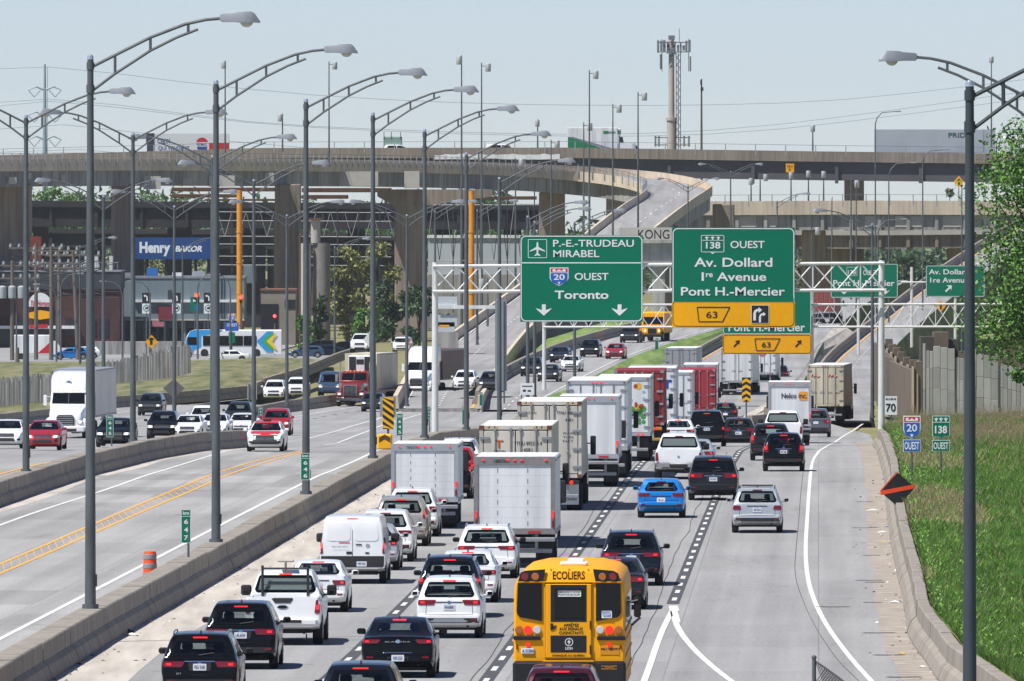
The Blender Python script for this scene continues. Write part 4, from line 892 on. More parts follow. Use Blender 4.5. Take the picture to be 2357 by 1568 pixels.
        if fin:
            h = s.hit(0, .85 if s.kind != 'sedan' else 1.75, 't', 0)[0]; MB().add([(h.x - .03, h.y - .12, h.z - .01), (h.x + .03, h.y - .12, h.z - .01), (h.x + .02, h.y + .14, h.z - .01), (h.x - .02, h.y + .14, h.z - .01), (h.x, h.y - .1, h.z + .085)], [(0, 1, 4), (1, 2, 4), (2, 3, 4), (3, 0, 4), (0, 3, 2, 1)]).build('antenna_fin', black_plastic, s.root)
        MB().tube([(hw * .55, .12, .33), (hw * .55, .6, .33)], .035, 8).build('exhaust_pipe', dark_under if not exhaust else trim_chrome, s.root, 40)
        return s
    def front(s, lit=True, grille='wide', chrome=True, lamp=(.55, .93)):
        K = s.K; hw = s.W / 2; sz = s.sz; big = s.kind == 'pickup'
        z0, z1 = ((.70, .86) if s.kind in ('suv', 'minivan') else (.62, .76)); 
        if big: z0, z1 = .78, 1.0
        if s.kind == 'van': z0, z1 = .78, 1.02
        z0 *= sz; z1 *= sz
        for x in (-1, 1):
            o = s.patch('headlight', rq((x * lamp[0] * hw, x * lamp[1] * hw), (x * (lamp[0] + .03) * hw, x * (lamp[1] - .02) * hw), z0, z1, .03), 'f', clear_lens, .012, 2)
            if lit: s.patch('lamp_glow', rq((x * (lamp[0] + .1) * hw, x * (lamp[1] - .12) * hw), (x * (lamp[0] + .1) * hw, x * (lamp[1] - .12) * hw), z0 + .035, z1 - .035, .02), 'f', head_lit, .02, 1, o)
            s.patch('fog_light', rq((x * .66 * hw, x * .84 * hw), (x * .66 * hw, x * .84 * hw), .42 * sz, .52 * sz, .02), 'f', black_plastic, .01, 1)
        g = s.patch('grille', rq(hw * .5, hw * .48, z0 - .02, z1 + .02, .03), 'f', black_plastic, .012, 2)
        if chrome: s.patch('grille_bar', rq(hw * .46, hw * .46, (z0 + z1) / 2 - .015, (z0 + z1) / 2 + .015, .01), 'f', trim_chrome, .02, 1, g)
        s.patch('lower_grille', rq(hw * .55, hw * .5, .38 * sz, .55 * sz, .04), 'f', black_plastic, .012, 2)
        s.patch('badge', rq(.06, .06, (z0 + z1) / 2 - .05, (z0 + z1) / 2 + .05, .05), 'f', trim_chrome, .026, 1)
        for x in (-1, 1): s.patch('tail_light', rq((x * .5 * hw, x * .92 * hw), (x * .5 * hw, x * .92 * hw), K['lz'][0] * sz, K['lz'][1] * sz, .03), 'r', tail_off, .014, 2)
        return s
    def put(s, px, py=None, d=None, h=.0235, oncoming=False, z=None):
        d = d or gd(py); zz = zg(d) if z is None else z
        s.root.location = (X(px, d), d, zz); s.root.rotation_euler = (0, 0, -h)
        if oncoming:
            s.root.rotation_euler = (0, 0, math.pi - h); f = Vector((math.sin(h), math.cos(h), 0)) * s.L; s.root.location = Vector((X(px, d), d, zz)) + f
        return s
P_black = paint('black', (.006, .0065, .008), .2); P_white = paint('white', (.84, .85, .85)); P_silver = paint('silver', (.52, .55, .58), .35, .32); P_blue = paint('blue', hx('#1583d6'), .3)
P_navy = paint('navy', (.011, .016, .028), .3); P_char = paint('charcoal', (.020, .022, .026), .4); P_red = paint('red', hx('#b5222c'), .2); P_burg = paint('burgundy', (.10, .012, .024), .4); P_grey = paint('grey', (.16, .17, .19), .5); P_champ = paint('champagne', (.46, .44, .40), .5, .34); P_taxired = paint('bright_red', hx('#e0302f'), .1); P_tblue = paint('steel_blue', (.05, .10, .19), .4)
rail_s = M('rail_silver', (.5, .51, .53), .3, .8, var=0)
QG = 'traffic queueing away from the camera'
def rearcar(nm, label, kind, col, px, py, rk={}, dark=False, L=None, Wd=None, H=None, h=.0235, d=None, cat='car', mb=False):
    c = Car(nm, label, kind, col, QG, L, Wd, H, cat); c.mirror_black = mb; c.glasses(dark); c.rear(**rk); c.put(px, py, d, h); return c
c = rearcar('black_suv', 'black compact SUV at the bottom left with silver roof rails', 'suv', P_black, 459, None, dict(plate='P65 YAB', rails=rail_s, lamp=(.44, .93, .86, 1.0), badge_txt=('X1', -.5, .70, .11, .05), cladding=True), d=303.5, L=4.45, Wd=1.84, H=1.6, mb=True)
c = rearcar('black_suv', 'black SUV with a sun glint on its rear window, behind the white pickup', 'suv', P_black, 553, None, dict(plate='L42 AUW', rails=None, lamp=(.42, .93, .88, 1.02)), d=325, L=4.7, Wd=1.84, H=1.67, mb=True)
c = rearcar('white_pickup', 'white pickup with black headache rack beside the white sedan', 'pickup', P_white, 650, None, dict(plate='', lamp=(.83, .97, .84, 1.2), shape='v', badge=False, wiper=False, fin=False, cladding=False, lowref=False, plate_x=.45, plate_z=.66), d=343, cat='pickup truck')
cr = c.root
MB().tube([(-.6, 1.75, 1.25), (-.6, 1.75, 2.06)], .035, 6).tube([(.6, 1.75, 1.25), (.6, 1.75, 2.06)], .035, 6).tube([(-.6, 1.75, 1.98), (.6, 1.75, 1.98)], .03, 6).tube([(-.6, 1.75, 1.55), (.6, 1.75, 1.55)], .012, 5).build('headache_rack', black_plastic, cr)
MB().rbox(-.22, .22, 1.9, 2.3, 2.14, 2.2, .02).tube([(0, 2.1, 1.9), (0, 2.1, 2.15)], .03, 6).build('roof_beacon', M('beacon_beige', hx('#b8b4a6'), .5, var=.1), cr)
MB().rbox(-.92, .92, -.1, .1, .52, .72, .05).build('rear_bumper', P_white, cr, 40); MB().rbox(-.5, .5, -.12, 0, .6, .68, .01).build('bumper_step', black_plastic, cr)
c.patch('tailgate_handle', rq(.22, .28, 1.12, 1.25, .03), 'r', black_plastic, .014, 1); c.patch('badge', rq(.15, .15, .97, 1.06, .1), 'r', P_navy, .016, 1)
MB().tube([(.62, .2, .3), (.62, .25, .06)], .02, 5).build('tow_chain', dark_under, cr)
rearcar('white_sedan', 'white sedan half hidden behind the white pickup with the rack', 'sedan', P_white, 728, None, dict(plate='', lamp=(.55, .93, .78, .92), cladding=False, fin=False), d=371, L=4.6, Wd=1.77, H=1.45)
c = rearcar('cargo_van', 'white cargo van with twin rear doors and black bumper', 'van', P_white, 811, None, dict(plate='FMV23J3', lamp=(.885, .985, .93, 1.42), shape='v', wiper=False, fin=False, third=False, badge=False, plate_x=.28, plate_z=.62, lowref=False), d=399, Wd=2.05, cat='van', mb=True)
c.patch('lower_bumper', rq(1.0, 1.0, .44, .86, .03), 'r', black_plastic, .01, 3)
for x in (-1, 1):
    c.patch('door_panel', rq((x * .06, x * .8), (x * .06, x * .76), 1.32, 1.88, .12), 'r', P_white, .012, 4)
c.patch('door_seam', rq(.006, .006, .86, 1.98, .001), 'r', dark_under, .008, 3); c.patch('high_brake_light', rq(.17, .17, 1.985, 2.015, .01), 'r', tail_lit, .012, 1); c.patch('door_handle', rq((.1, .28), (.1, .28), 1.2, 1.23, .01), 'r', black_plastic, .02, 1)
c.patch('fleet_number', rq((-.19, -.02), (-.19, -.02), .92, 1.0, .01), 'r', black_plastic, .012, 1); T(c.root, 'RBQ 2184-1335-27', -.38, 1.14, .5, .045, -.012, sign_black, .01, 'door_lettering'); c.patch('door_print', rq((-.42, -.08), (-.42, -.08), 1.255, 1.28, .005), 'r', sign_red, .01, 1)
c.patch('logo', rq((.4, .53), (.4, .53), 1.12, 1.24, .06), 'r', M('logo_grey', (.35, .35, .36), .5, var=0), .012, 1); c.patch('badge', rq((.38, .52), (.38, .52), .93, .98, .04), 'r', P_navy, .012, 1)
rearcar('grey_sedan', 'silver-grey sedan peeking out right of the cargo van', 'sedan', P_silver, 853, None, dict(plate='', cladding=False), d=414)
rearcar('white_crossover', 'white crossover with slim red lamps ahead of the cargo van', 'suv', P_white, 886, None, dict(plate='', lamp=(.5, .93, .93, 1.03), lit=False), d=424, H=1.68)
rearcar('champagne_suv', 'champagne older SUV with upright tail lamps in the left lane', 'suv', P_champ, 922, None, dict(plate='', shape='v', lamp=(.80, .96, .95, 1.3), rails=rail_s, cladding=False), d=443.5, H=1.69)
rearcar('white_suv', 'white SUV directly behind the first roll-door box truck', 'suv', P_white, 948, None, dict(plate='', lamp=(.68, .95, .9, 1.06), cladding=True), d=456.5, H=1.69)
rearcar('black_crossover', 'black crossover squeezed between the two roll-door box trucks', 'suv', P_black, 1032, None, dict(plate='', shape='v', lamp=(.82, .96, .95, 1.45)), d=516)
rearcar('red_suv', 'red SUV roof just visible behind the black crossover', 'suv', P_red, 1045, None, dict(plate=''), d=536)
rearcar('white_suv', 'white SUV with roof rails ahead of the red SUV', 'suv', P_white, 1056, None, dict(plate='', rails=rail_s), d=556)
rearcar('white_luxury_suv', 'white SUV with wide sharp tail lamps behind the second box truck', 'suv', P_white, 1119, None, dict(plate='FNV3502', lamp=(.42, .95, .92, 1.04), rails=rail_s, cladding=False), d=405, L=4.89, Wd=1.9, H=1.64, mb=True)
rearcar('white_sedan', 'white sedan between the dark SUV and the white luxury SUV', 'sedan', P_white, 1073, None, dict(plate='', lamp=(.5, .94, .82, .94), cladding=False), d=380, L=4.75, Wd=1.85, H=1.48)
rearcar('dark_suv', 'dark blue-grey SUV with roof rails just ahead of the small white crossover', 'suv', P_navy, 1034, None, dict(plate='', shape='v', lamp=(.78, .95, .92, 1.15), rails=black_plastic), d=366, L=4.63, Wd=1.82, H=1.73, mb=True)
c = rearcar('white_crossover', 'small white crossover with black lower bumper and silver skid plate', 'suv', P_white, 1033, None, dict(plate='FKA080E', lamp=(.44, .93, .92, 1.06), rails=rail_s), d=348.5, L=4.37, Wd=1.8, H=1.64)
c.patch('skid_plate', rq(.5, .42, .44, .54, .05), 'r', rail_s, .02, 1)
c = rearcar('black_sedan', 'black fastback sedan with full-width tail trim near the bottom', 'sedan', P_black, 915, None, dict(plate='W09 ZGX', lamp=(.52, .95, .86, .96), plate_z=.50, badge_txt=('ELANTRA', 0, .90, .62, .03), cladding=False), d=319, L=4.68, Wd=1.83, H=1.44)
rearcar('black_suv', 'black SUV whose roof just enters the bottom edge left of the bus', 'suv', P_navy, 828, None, dict(plate=''), d=281, Wd=1.87)
rearcar('burgundy_suv', 'burgundy car roof at the bottom edge in front of the school bus', 'suv', P_burg, 1291, None, dict(plate=''), d=279.5, Wd=1.83, H=1.66)
rearcar('navy_suv', 'dark blue SUV with silver roof rails right of the school bus', 'suv', P_navy, 1452, None, dict(plate='', lamp=(.42, .93, .9, 1.03), rails=rail_s, lit=True), d=397, L=4.66, Wd=1.89, H=1.66, mb=True)
rearcar('grey_sedan', 'dark grey fastback sedan mostly hidden by the school bus', 'sedan', P_char, 1413, None, dict(plate='', cladding=False), d=373.5, L=4.7, Wd=1.85, H=1.45)
c = rearcar('silver_wagon', 'silver wagon with black roof bars alone in the right lane', 'suv', P_silver, 1742, None, dict(plate='F09 NXS', shape='v', lamp=(.62, .95, .86, 1.02), rails=black_plastic, lit=False), d=461.5, L=4.8, Wd=1.82, H=1.62)
MB().tube([(-.56, 1.0, 1.66), (.56, 1.0, 1.66)], .018, 6).tube([(-.56, 1.9, 1.67), (.56, 1.9, 1.67)], .018, 6).build('roof_bars', black_plastic, c.root)
rearcar('blue_hatchback', 'bright blue hatchback with a shark fin aerial', 'hatch', P_blue, 1521, None, dict(plate='F40 HLT', lamp=(.50, .96, .80, .93), lit=False, cladding=True), d=484, L=4.33, Wd=1.78)
rearcar('dark_minivan', 'dark minivan with broad red tail lamps straddling the dashed line', 'minivan', P_char, 1641, None, dict(plate='E21 RJX', lamp=(.45, .96, .90, 1.07), cladding=False), d=513)
c = rearcar('white_pickup', 'white pickup with a chrome bumper left of the dark minivan', 'pickup', P_white, 1561, None, dict(plate='', lamp=(.83, .97, .80, 1.16), shape='v', badge=True, wiper=False, fin=False, cladding=False, lowref=False, lit=False, plate_z=.6), d=553, cat='pickup truck', H=1.92)
MB().rbox(-.98, -.35, -.1, .1, .48, .74, .05).rbox(.35, .98, -.1, .1, .48, .74, .05).build('chrome_bumper', trim_chrome, c.root, 40); MB().rbox(-.36, .36, -.08, .1, .48, .66, .03).build('bumper_step', black_plastic, c.root)
rearcar('silver_sedan', 'silver sedan half hidden right of the chrome-bumper pickup', 'sedan', P_silver, 1598, None, dict(plate='', cladding=False), d=568)
rearcar('black_van', 'tall black SUV in the middle of the jam with lit brake lamps', 'minivan', P_black, 1626, None, dict(plate='F2', shape='v', lamp=(.8, .96, .8, .98)), d=690, H=1.9, Wd=1.98, dark=True)
rearcar('dark_hatchback', 'dark hatchback shimmering at the crest right of the tall black SUV', 'hatch', P_char, 1699, None, dict(plate='K', lit=False), d=690, Wd=1.8, H=1.5)
rearcar('black_crossover', 'black crossover with boomerang tail lamps in the right lane', 'suv', P_black, 1803, None, dict(plate='F2', shape='v', lamp=(.72, .95, .84, 1.25), lit=True), d=573, Wd=1.86, H=1.69)
rearcar('grey_suv', 'dark grey SUV with tall slanted lamps left of the black crossover', 'suv', P_char, 1773, None, dict(plate='', shape='v', lamp=(.78, .95, .78, 1.3), exhaust=True), d=606, Wd=1.92, H=1.72)
rearcar('white_pickup', 'white pickup in front of the lettered white box truck', 'pickup', P_white, 1801, None, dict(plate='', lamp=(.83, .97, .80, 1.16), shape='v', wiper=False, fin=False, cladding=False, lowref=False, lit=False), d=655, cat='pickup truck')
rearcar('grey_van', 'small dark grey car right of the lettered box truck', 'suv', P_grey, 1877, None, dict(plate=''), d=800, H=1.75)
rearcar('dark_car', 'small dark car among the far trucks left of the chevron marker', 'hatch', P_char, 1669, None, dict(plate=''), d=925, H=1.5)
rearcar('white_sedan', 'white sedan rear glimpsed left of the tall black SUV', 'sedan', P_white, 1560, None, dict(plate=''), d=672)
rearcar('dark_van', 'far dark van beyond the gore on the through road', 'minivan', P_char, 1790, None, dict(plate=''), d=1215, dark=True, h=.05)
# ------------- oncoming traffic
OG = 'oncoming traffic with headlights'
def frontcar(nm, label, kind, col, px, py=None, d=None, L=None, Wd=None, H=None, h=.03, z=None, cat='car', lit=True, **k):
    c = Car(nm, label, kind, col, OG, L, Wd, H, cat); c.glasses(); c.front(lit, **k); c.put(px, py, d, h, True, z); return c
frontcar('white_sedan', 'white oncoming sedan cut by the left edge', 'sedan', P_white, 12, 1033, h=.05)
frontcar('red_sedan', 'dark red oncoming sedan beside the white lorry', 'sedan', P_red, 97, 1037, h=.05)
frontcar('black_sedan', 'black oncoming saloon with chrome grille behind the green marker', 'sedan', P_black, 260, 1030, h=.05, L=5.0, Wd=1.92, H=1.5)
frontcar('black_suv', 'black oncoming SUV right of the curved lamp', 'suv', P_black, 371, 1012, h=.05)
frontcar('grey_sedan', 'oncoming dark car with white bonnet behind the curved barrier', 'sedan', P_white, 430, 1012, h=.06)
frontcar('white_suv', 'white oncoming SUV above the row behind the curved barrier', 'suv', P_white, 464, 993, h=.06)
frontcar('white_sedan', 'white oncoming sedan low behind the curved barrier', 'sedan', P_white, 491, 1008, h=.06)
frontcar('white_hatchback', 'white oncoming hatchback just left of the red taxi', 'hatch', P_white, 554, 1006, h=.06)
frontcar('black_suv', 'black oncoming SUV with roof pods behind the barrier crest', 'suv', P_char, 546, 985, h=.06, H=1.75)
frontcar('grey_crossover', 'dark grey oncoming crossover with amber lit headlamps', 'suv', P_char, 343, 957, h=.07)
c = Car('red_taxi', 'red and white oncoming taxi sedan with a roof sign', 'sedan', P_white, OG, 4.88, 1.84, 1.45); c.glasses(); c.front(True); c.put(609, 1040, None, .032, True)
c.patch('red_bonnet', rq(.62, .74, .765, 1.0, .06), 'f', P_taxired, .006, 5); c.patch('red_roof', rq(.58, .55, 1.375, 1.455, .02), 'f', P_taxired, .006, 3); c.patch('red_roof', rq(.60, .56, 1.5, 3.0, .08), 't', P_taxired, .008, 5); c.patch('lower_grille', rq(.72, .60, .36, .60, .08), 'f', black_plastic, .02, 3)
MB().rbox(-.2, .2, 2.3, 2.45, 1.46, 1.58, .03).build('roof_sign', black_plastic, c.root)
frontcar('red_suv', 'red oncoming SUV behind the taxi', 'suv', P_red, 634, 1003, h=.03)
frontcar('white_suv', 'white oncoming SUV left of the bare lamp post, first of the pair', 'suv', P_white, 629, 922, h=.06)
frontcar('white_suv', 'white oncoming SUV right of the bare lamp post, second of the pair', 'suv', P_white, 681, 915, h=.06)
frontcar('blue_van', 'dark blue oncoming van beside the red truck', 'van', P_tblue, 757, 905, h=.06, cat='van', d=1100)
frontcar('black_hatchback', 'black oncoming hatchback under the red truck trailer', 'hatch', P_char, 856, 948, h=.05)
frontcar('white_suv', 'white oncoming SUV right of the white tractor unit', 'suv', P_white, 1067, d=1049, z=-3.2, h=.08)
frontcar('black_sedan', 'black oncoming car beside the blank sign backs', 'suv', P_char, 1126, d=1040, z=-3.2, h=.08)
frontcar('white_pickup', 'white oncoming pickup above the red truck with a white box', 'pickup', P_white, 827, d=1330, z=Z(812, 1330), h=.06, cat='pickup truck')
frontcar('white_van', 'small white car with a green spot behind the orange cones', 'minivan', P_white, 922, d=1450, z=Z(812, 1450), h=.08)
for nm, lb, kd, cl, px, d in (('dark_suv', 'far dark oncoming SUV behind two lamp posts', 'suv', P_char, 1220, 1140), ('navy_car', 'far dark oncoming car above the white one', 'hatch', P_navy, 1285, 1215), ('white_car', 'far white oncoming car beside the lamp', 'hatch', P_white, 1311, 1165), ('dark_car', 'far dark oncoming car nearest the tall white gantry post', 'sedan', P_char, 1259, 1110), ('black_car', 'far black oncoming car left of the far red one', 'suv', P_black, 1355, 1245), ('red_car', 'far red oncoming car below the airport sign', 'hatch', P_red, 1413, 1235), ('dark_van', 'far dark oncoming van left of the yellow bus', 'minivan', P_char, 1447, 1335)):
    t = float(np.interp(d, [r[0] for r in Gtab], [r[3] for r in Gtab])); frontcar(nm, lb, kd, cl, px, d=d, z=t + .02, h=.1)
# ---------------------------------------------------------------- trucks and buses
box_white = M('truck_box_white', (.80, .82, .83), .45, var=.08, scale=.7, stretch=(1, 1, .3), streak=.2); box_alu = M('truck_box_aluminium', (.5, .51, .53), .35, .5, var=.12, scale=.8, stretch=(1, 1, .2))
frame_grey = M('truck_frame_grey', (.30, .31, .33), .5, .3, var=.15); cont_cream = M('container_cream', hx('#d0cabd'), .55, var=.12, scale=.8, stretch=(1, 1, .3), streak=.2); cont_red = M('container_red', hx('#9c2a33'), .55, var=.16, scale=.8, stretch=(1, 1, .3)); cont_red2 = M('container_dark_red', hx('#8a2a2c'), .55, var=.2, scale=.8, stretch=(1, 1, .3))
cream_old = M('trailer_worn_cream', hx('#d2c9b2'), .6, var=.2, scale=1.2, stretch=(1, 1, .25), streak=.3); roof_white = M('truck_roof_white', (.8, .81, .8), .5, var=.08, scale=.6)
rust = M('rusty_steel', hx('#6d4a33'), .8, .2, var=.3, scale=3); letter_dark = M('lettering_dark', (.03, .03, .035), .6, var=0); brown_m = M('trailer_brown', hx('#6b4a44'), .6, var=.15, scale=.5, stretch=(1, 1, .3))
hazard_blk = sign_black
def truck_wheels(r, ys, w, rad=.5, dual=True):
    for y in ys:
        for x in (-1, 1):
            t, m = wheel_mesh(rad, .28 if not dual else .56); o = link('wheel', t, r, (x * (w / 2 - (.3 if dual else .16)), y, rad)); c = link('rim', m, o, ((.1 if not dual else .2) * x, 0, 0))
            if x < 0: c.rotation_euler = (0, 0, math.pi)
def chassis(r, L, w, zb, flaps=True, ylast=1.4, mat=None):
    MB().box(-.55, -.4, .1, L - .3, zb - .35, zb - .02).box(.4, .55, .1, L - .3, zb - .35, zb - .02).build('chassis_rail', mat or dark_under, r)
    MB().rbox(-w / 2 + .1, w / 2 - .1, .02, .14, .48, .62, .02).box(-.75, -.65, .04, .12, .6, zb).box(.65, .75, .04, .12, .6, zb).build('underride_bar', mat or frame_grey, r)
    if flaps:
        for x in (-1, 1): MB().box(x * (w / 2 - .35) - .28, x * (w / 2 - .35) + .28, ylast - .75, ylast - .73, .18, zb - .1).build('mud_flap', black_plastic, r)
def lights3(r, xs, z, y=-.03, mat=None, s_=.05):
    for x in xs: MB().rbox(x - s_, x + s_, y - .03, y + .02, z - .022, z + .022, .008).build('marker_light', mat or tail_lit, r)
def tractor_cab(r, y0, w, col, h=3.2, sleeper=True):
    """forward-facing cab in front of a trailer; y0 = its back wall"""
    rs = []
    for y, zt_, hw in ((0, h, .98), (.1, h + .08, 1.0), (1.6, h + .05, 1.0), (2.1, h - .35, 1.0), (2.55, 2.15, 1.0), (2.7, 1.95, .98), (3.6, 1.75, .9), (3.85, 1.5, .82), (3.9, .8, .8)):
        rs.append([(-hw * w / 2, y0 + y, .75), (hw * w / 2, y0 + y, .75), (hw * w / 2, y0 + y, zt_ * .6), (hw * w / 2 * .96, y0 + y, zt_ - .08), (hw * w / 2 * .88, y0 + y, zt_), (-hw * w / 2 * .88, y0 + y, zt_), (-hw * w / 2 * .96, y0 + y, zt_ - .08), (-hw * w / 2, y0 + y, zt_ * .6)])
    c = MB().rings(rs).build('tractor_cab', col, r, 35)
    MB().add([(-w * .42, y0 + 2.135, h - .38), (w * .42, y0 + 2.135, h - .38), (w * .44, y0 + 2.58, 2.18), (-w * .44, y0 + 2.58, 2.18)], [(0, 1, 2, 3)]).build('windscreen', glass_dark, c)
    for x in (-1, 1):
        MB().rbox(min(x * (w / 2 + .08), x * (w / 2 + .3)), max(x * (w / 2 + .08), x * (w / 2 + .3)), y0 + 1.95, y0 + 2.07, 1.85, 2.6, .04).tube([(x * w * .48, y0 + 2.0, 2.3), (x * (w / 2 + .15), y0 + 2.0, 2.3)], .025, 5).build('side_mirror', black_plastic, c, 40)
    truck_wheels(r, (y0 + 3.2,), w, .5, False); truck_wheels(r, (y0 - .6, y0 + .7), w, .5, True)
    MB().box(-.5, .5, y0 - 1.6, y0 + 3.4, .6, .85).build('tractor_frame', dark_under, r)
def box_body(r, L, w, zb, zt_, side=box_white, roof=roof_white, name='cargo_box'):
    mb = MB(); c = .04
    mb.add([(-w / 2, 0, zb), (w / 2, 0, zb), (w / 2, L, zb), (-w / 2, L, zb), (-w / 2, 0, zt_ - c), (w / 2, 0, zt_ - c), (w / 2, L, zt_ - c), (-w / 2, L, zt_ - c), (-w / 2 + c, 0, zt_), (w / 2 - c, 0, zt_), (w / 2 - c, L, zt_), (-w / 2 + c, L, zt_)],
           [(0, 3, 2, 1), (0, 1, 5, 4), (1, 2, 6, 5), (2, 3, 7, 6), (3, 0, 4, 7), (4, 5, 9, 8), (5, 6, 10, 9), (6, 7, 11, 10), (7, 4, 8, 11)])
    mb.k = 1; mb.add([(-w / 2 + c, 0, zt_), (w / 2 - c, 0, zt_), (w / 2 - c, L, zt_), (-w / 2 + c, L, zt_)], [(0, 1, 2, 3)])
    b = mb.build(name, [side, roof], r)
    for x in (-1, 1): MB().box(min(x * w / 2, x * (w / 2 + .025)), max(x * w / 2, x * (w / 2 + .025)), .03, L - .02, zb - .02, zb + .1).box(min(x * w / 2, x * (w / 2 + .02)), max(x * w / 2, x * (w / 2 + .02)), .03, L - .02, zt_ - .14, zt_ - .05).build('side_rail', frame_grey, b)
    return b
def rear_frame(r, w, zb, zt_, t=.1, head=.18, sill=.14, mat=box_alu):
    MB().box(-w / 2 - .006, -w / 2 + t, -.05, .06, zb + sill, zt_ - head).box(w / 2 - t, w / 2 + .006, -.05, .06, zb + sill, zt_ - head).box(-w / 2 - .006, w / 2 + .006, -.055, .06, zt_ - head, zt_ + .006).box(-w / 2 - .006, w / 2 + .006, -.055, .06, zb - .02, zb + sill).build('rear_frame', mat, r)
def roll_door_truck(name, label, px, d, w, zt_, L, zb=1.15, frame=box_alu, h=.0235, cab=P_white, lit=True, header='', lines=True, decals=None, rad=.45):
    r = empty(name, (X(px, d), d, zg(d)), -h, label, 'box truck', 'box trucks in the queue')
    box_body(r, L, w, zb, zt_); rear_frame(r, w, zb, zt_, .13, .26, .16, frame)
    n = 6 if lines else 1; z0, z1 = zb + .16, zt_ - .26; dz = (z1 - z0) / n
    for i in range(n):
        MB().rbox(-w / 2 + .14, w / 2 - .14, -.02, .05, z0 + i * dz + .003, z0 + (i + 1) * dz - .003, .003).build('door_slat', box_white, r)
        if lines:
            for x in (-.42 * w / 2, .32 * w / 2): MB().box(x - .012, x + .012, -.03, -.02, z0 + i * dz + dz * .3, z0 + i * dz + dz * .7).build('slat_hinge', frame_grey, r)
    lights3(r, (-.22, 0, .22, -w / 2 + .3, w / 2 - .3), zt_ - .1, -.055, tail_lit if lit else tail_off, .045)
    for x in (-1, 1):
        MB().rbox(x * (w / 2 - .07) - .032, x * (w / 2 - .07) + .032, -.09, -.05, zb + .5, zb + .72, .01).build('tail_light', tail_lit if lit else tail_off, r); MB().rbox(x * (w / 2 - .07) - .032, x * (w / 2 - .07) + .032, -.09, -.05, zb + .2, zb + .42, .01).build('tail_light', tail_off, r); MB().box(x * .62 - .2, x * .62 + .2, -.075, -.055, zb + .02, zb + .09).build('reflective_tape', sign_red, r)
    if header:
        T(r, header, -.45, zt_ - .13, .42, .1, -.062, letter_dark, .01)
    MB().rbox(-w / 2, w / 2, -.3, .02, zb - .25, zb - .12, .02).build('rear_step', frame_grey, r); chassis(r, L, w, zb, True, 1.9); truck_wheels(r, (1.9,), w - .15, rad, True)
    tractor_cab(r, L + .25, w - .3, cab, 2.55); return r
def swing_trailer(name, label, px, d, w, zt_, L, zb=1.2, side=box_white, door=None, frame=box_alu, h=.0235, cab=P_white, roof=roof_white, rods=4, lit=True, cat='semi trailer', tandem=True, z=None, reefer=False):
    r = empty(name, (X(px, d), d, zg(d) if z is None else z), -h, label, cat, 'semi trailers and containers in the queue'); door = door or side
    box_body(r, L, w, zb, zt_, side, roof); rear_frame(r, w, zb, zt_, .09, .16, .14, frame)
    for x in (-1, 1):
        dd = MB().rbox(min(x * .012, x * (w / 2 - .1)), max(x * .012, x * (w / 2 - .1)), -.035, .05, zb + .15, zt_ - .17, .012).build('door', door, r)
        for i in range(rods // 2):
            xx = x * (.16 + i * .55); MB().tube([(xx, -.06, zb + .1), (xx, -.06, zt_ - .12)], .02, 6).build('lock_rod', frame_grey, dd); MB().rbox(xx - .03, xx + .03, -.1, -.05, zb + 1.0, zb + 1.1, .01).tube([(xx, -.08, zb + 1.05), (xx + x * .3, -.08, zb + 1.05)], .015, 5).build('door_handle', frame_grey, dd)
        for k in range(4):
            zz = zb + .4 + k * (zt_ - zb - .8) / 3; MB().rbox(min(x * (w / 2 - .3), x * (w / 2 + .01)), max(x * (w / 2 - .3), x * (w / 2 + .01)), -.075, -.04, zz - .045, zz + .045, .008).build('hinge', frame_grey, dd)
    lights3(r, (-.18, 0, .18), zt_ - .08, -.06, tail_lit if lit else tail_off); lights3(r, (-w / 2 + .12, w / 2 - .12), zt_ - .08, -.06, tail_off)
    for x in (-1, 1):
        for k in range(2): MB().disc(x * (w / 2 - .35 - k * .22), -.06, zb - .02 + .07, .055, .03, 12).build('tail_light', tail_lit if lit else tail_off, r, 40)
    chassis(r, L, w, zb, True, 1.2); truck_wheels(r, (1.2, 2.5), w, .5, True)
    tractor_cab(r, L + .5, w - .1, cab, 3.0 if zt_ < 3.9 else 3.6); return r
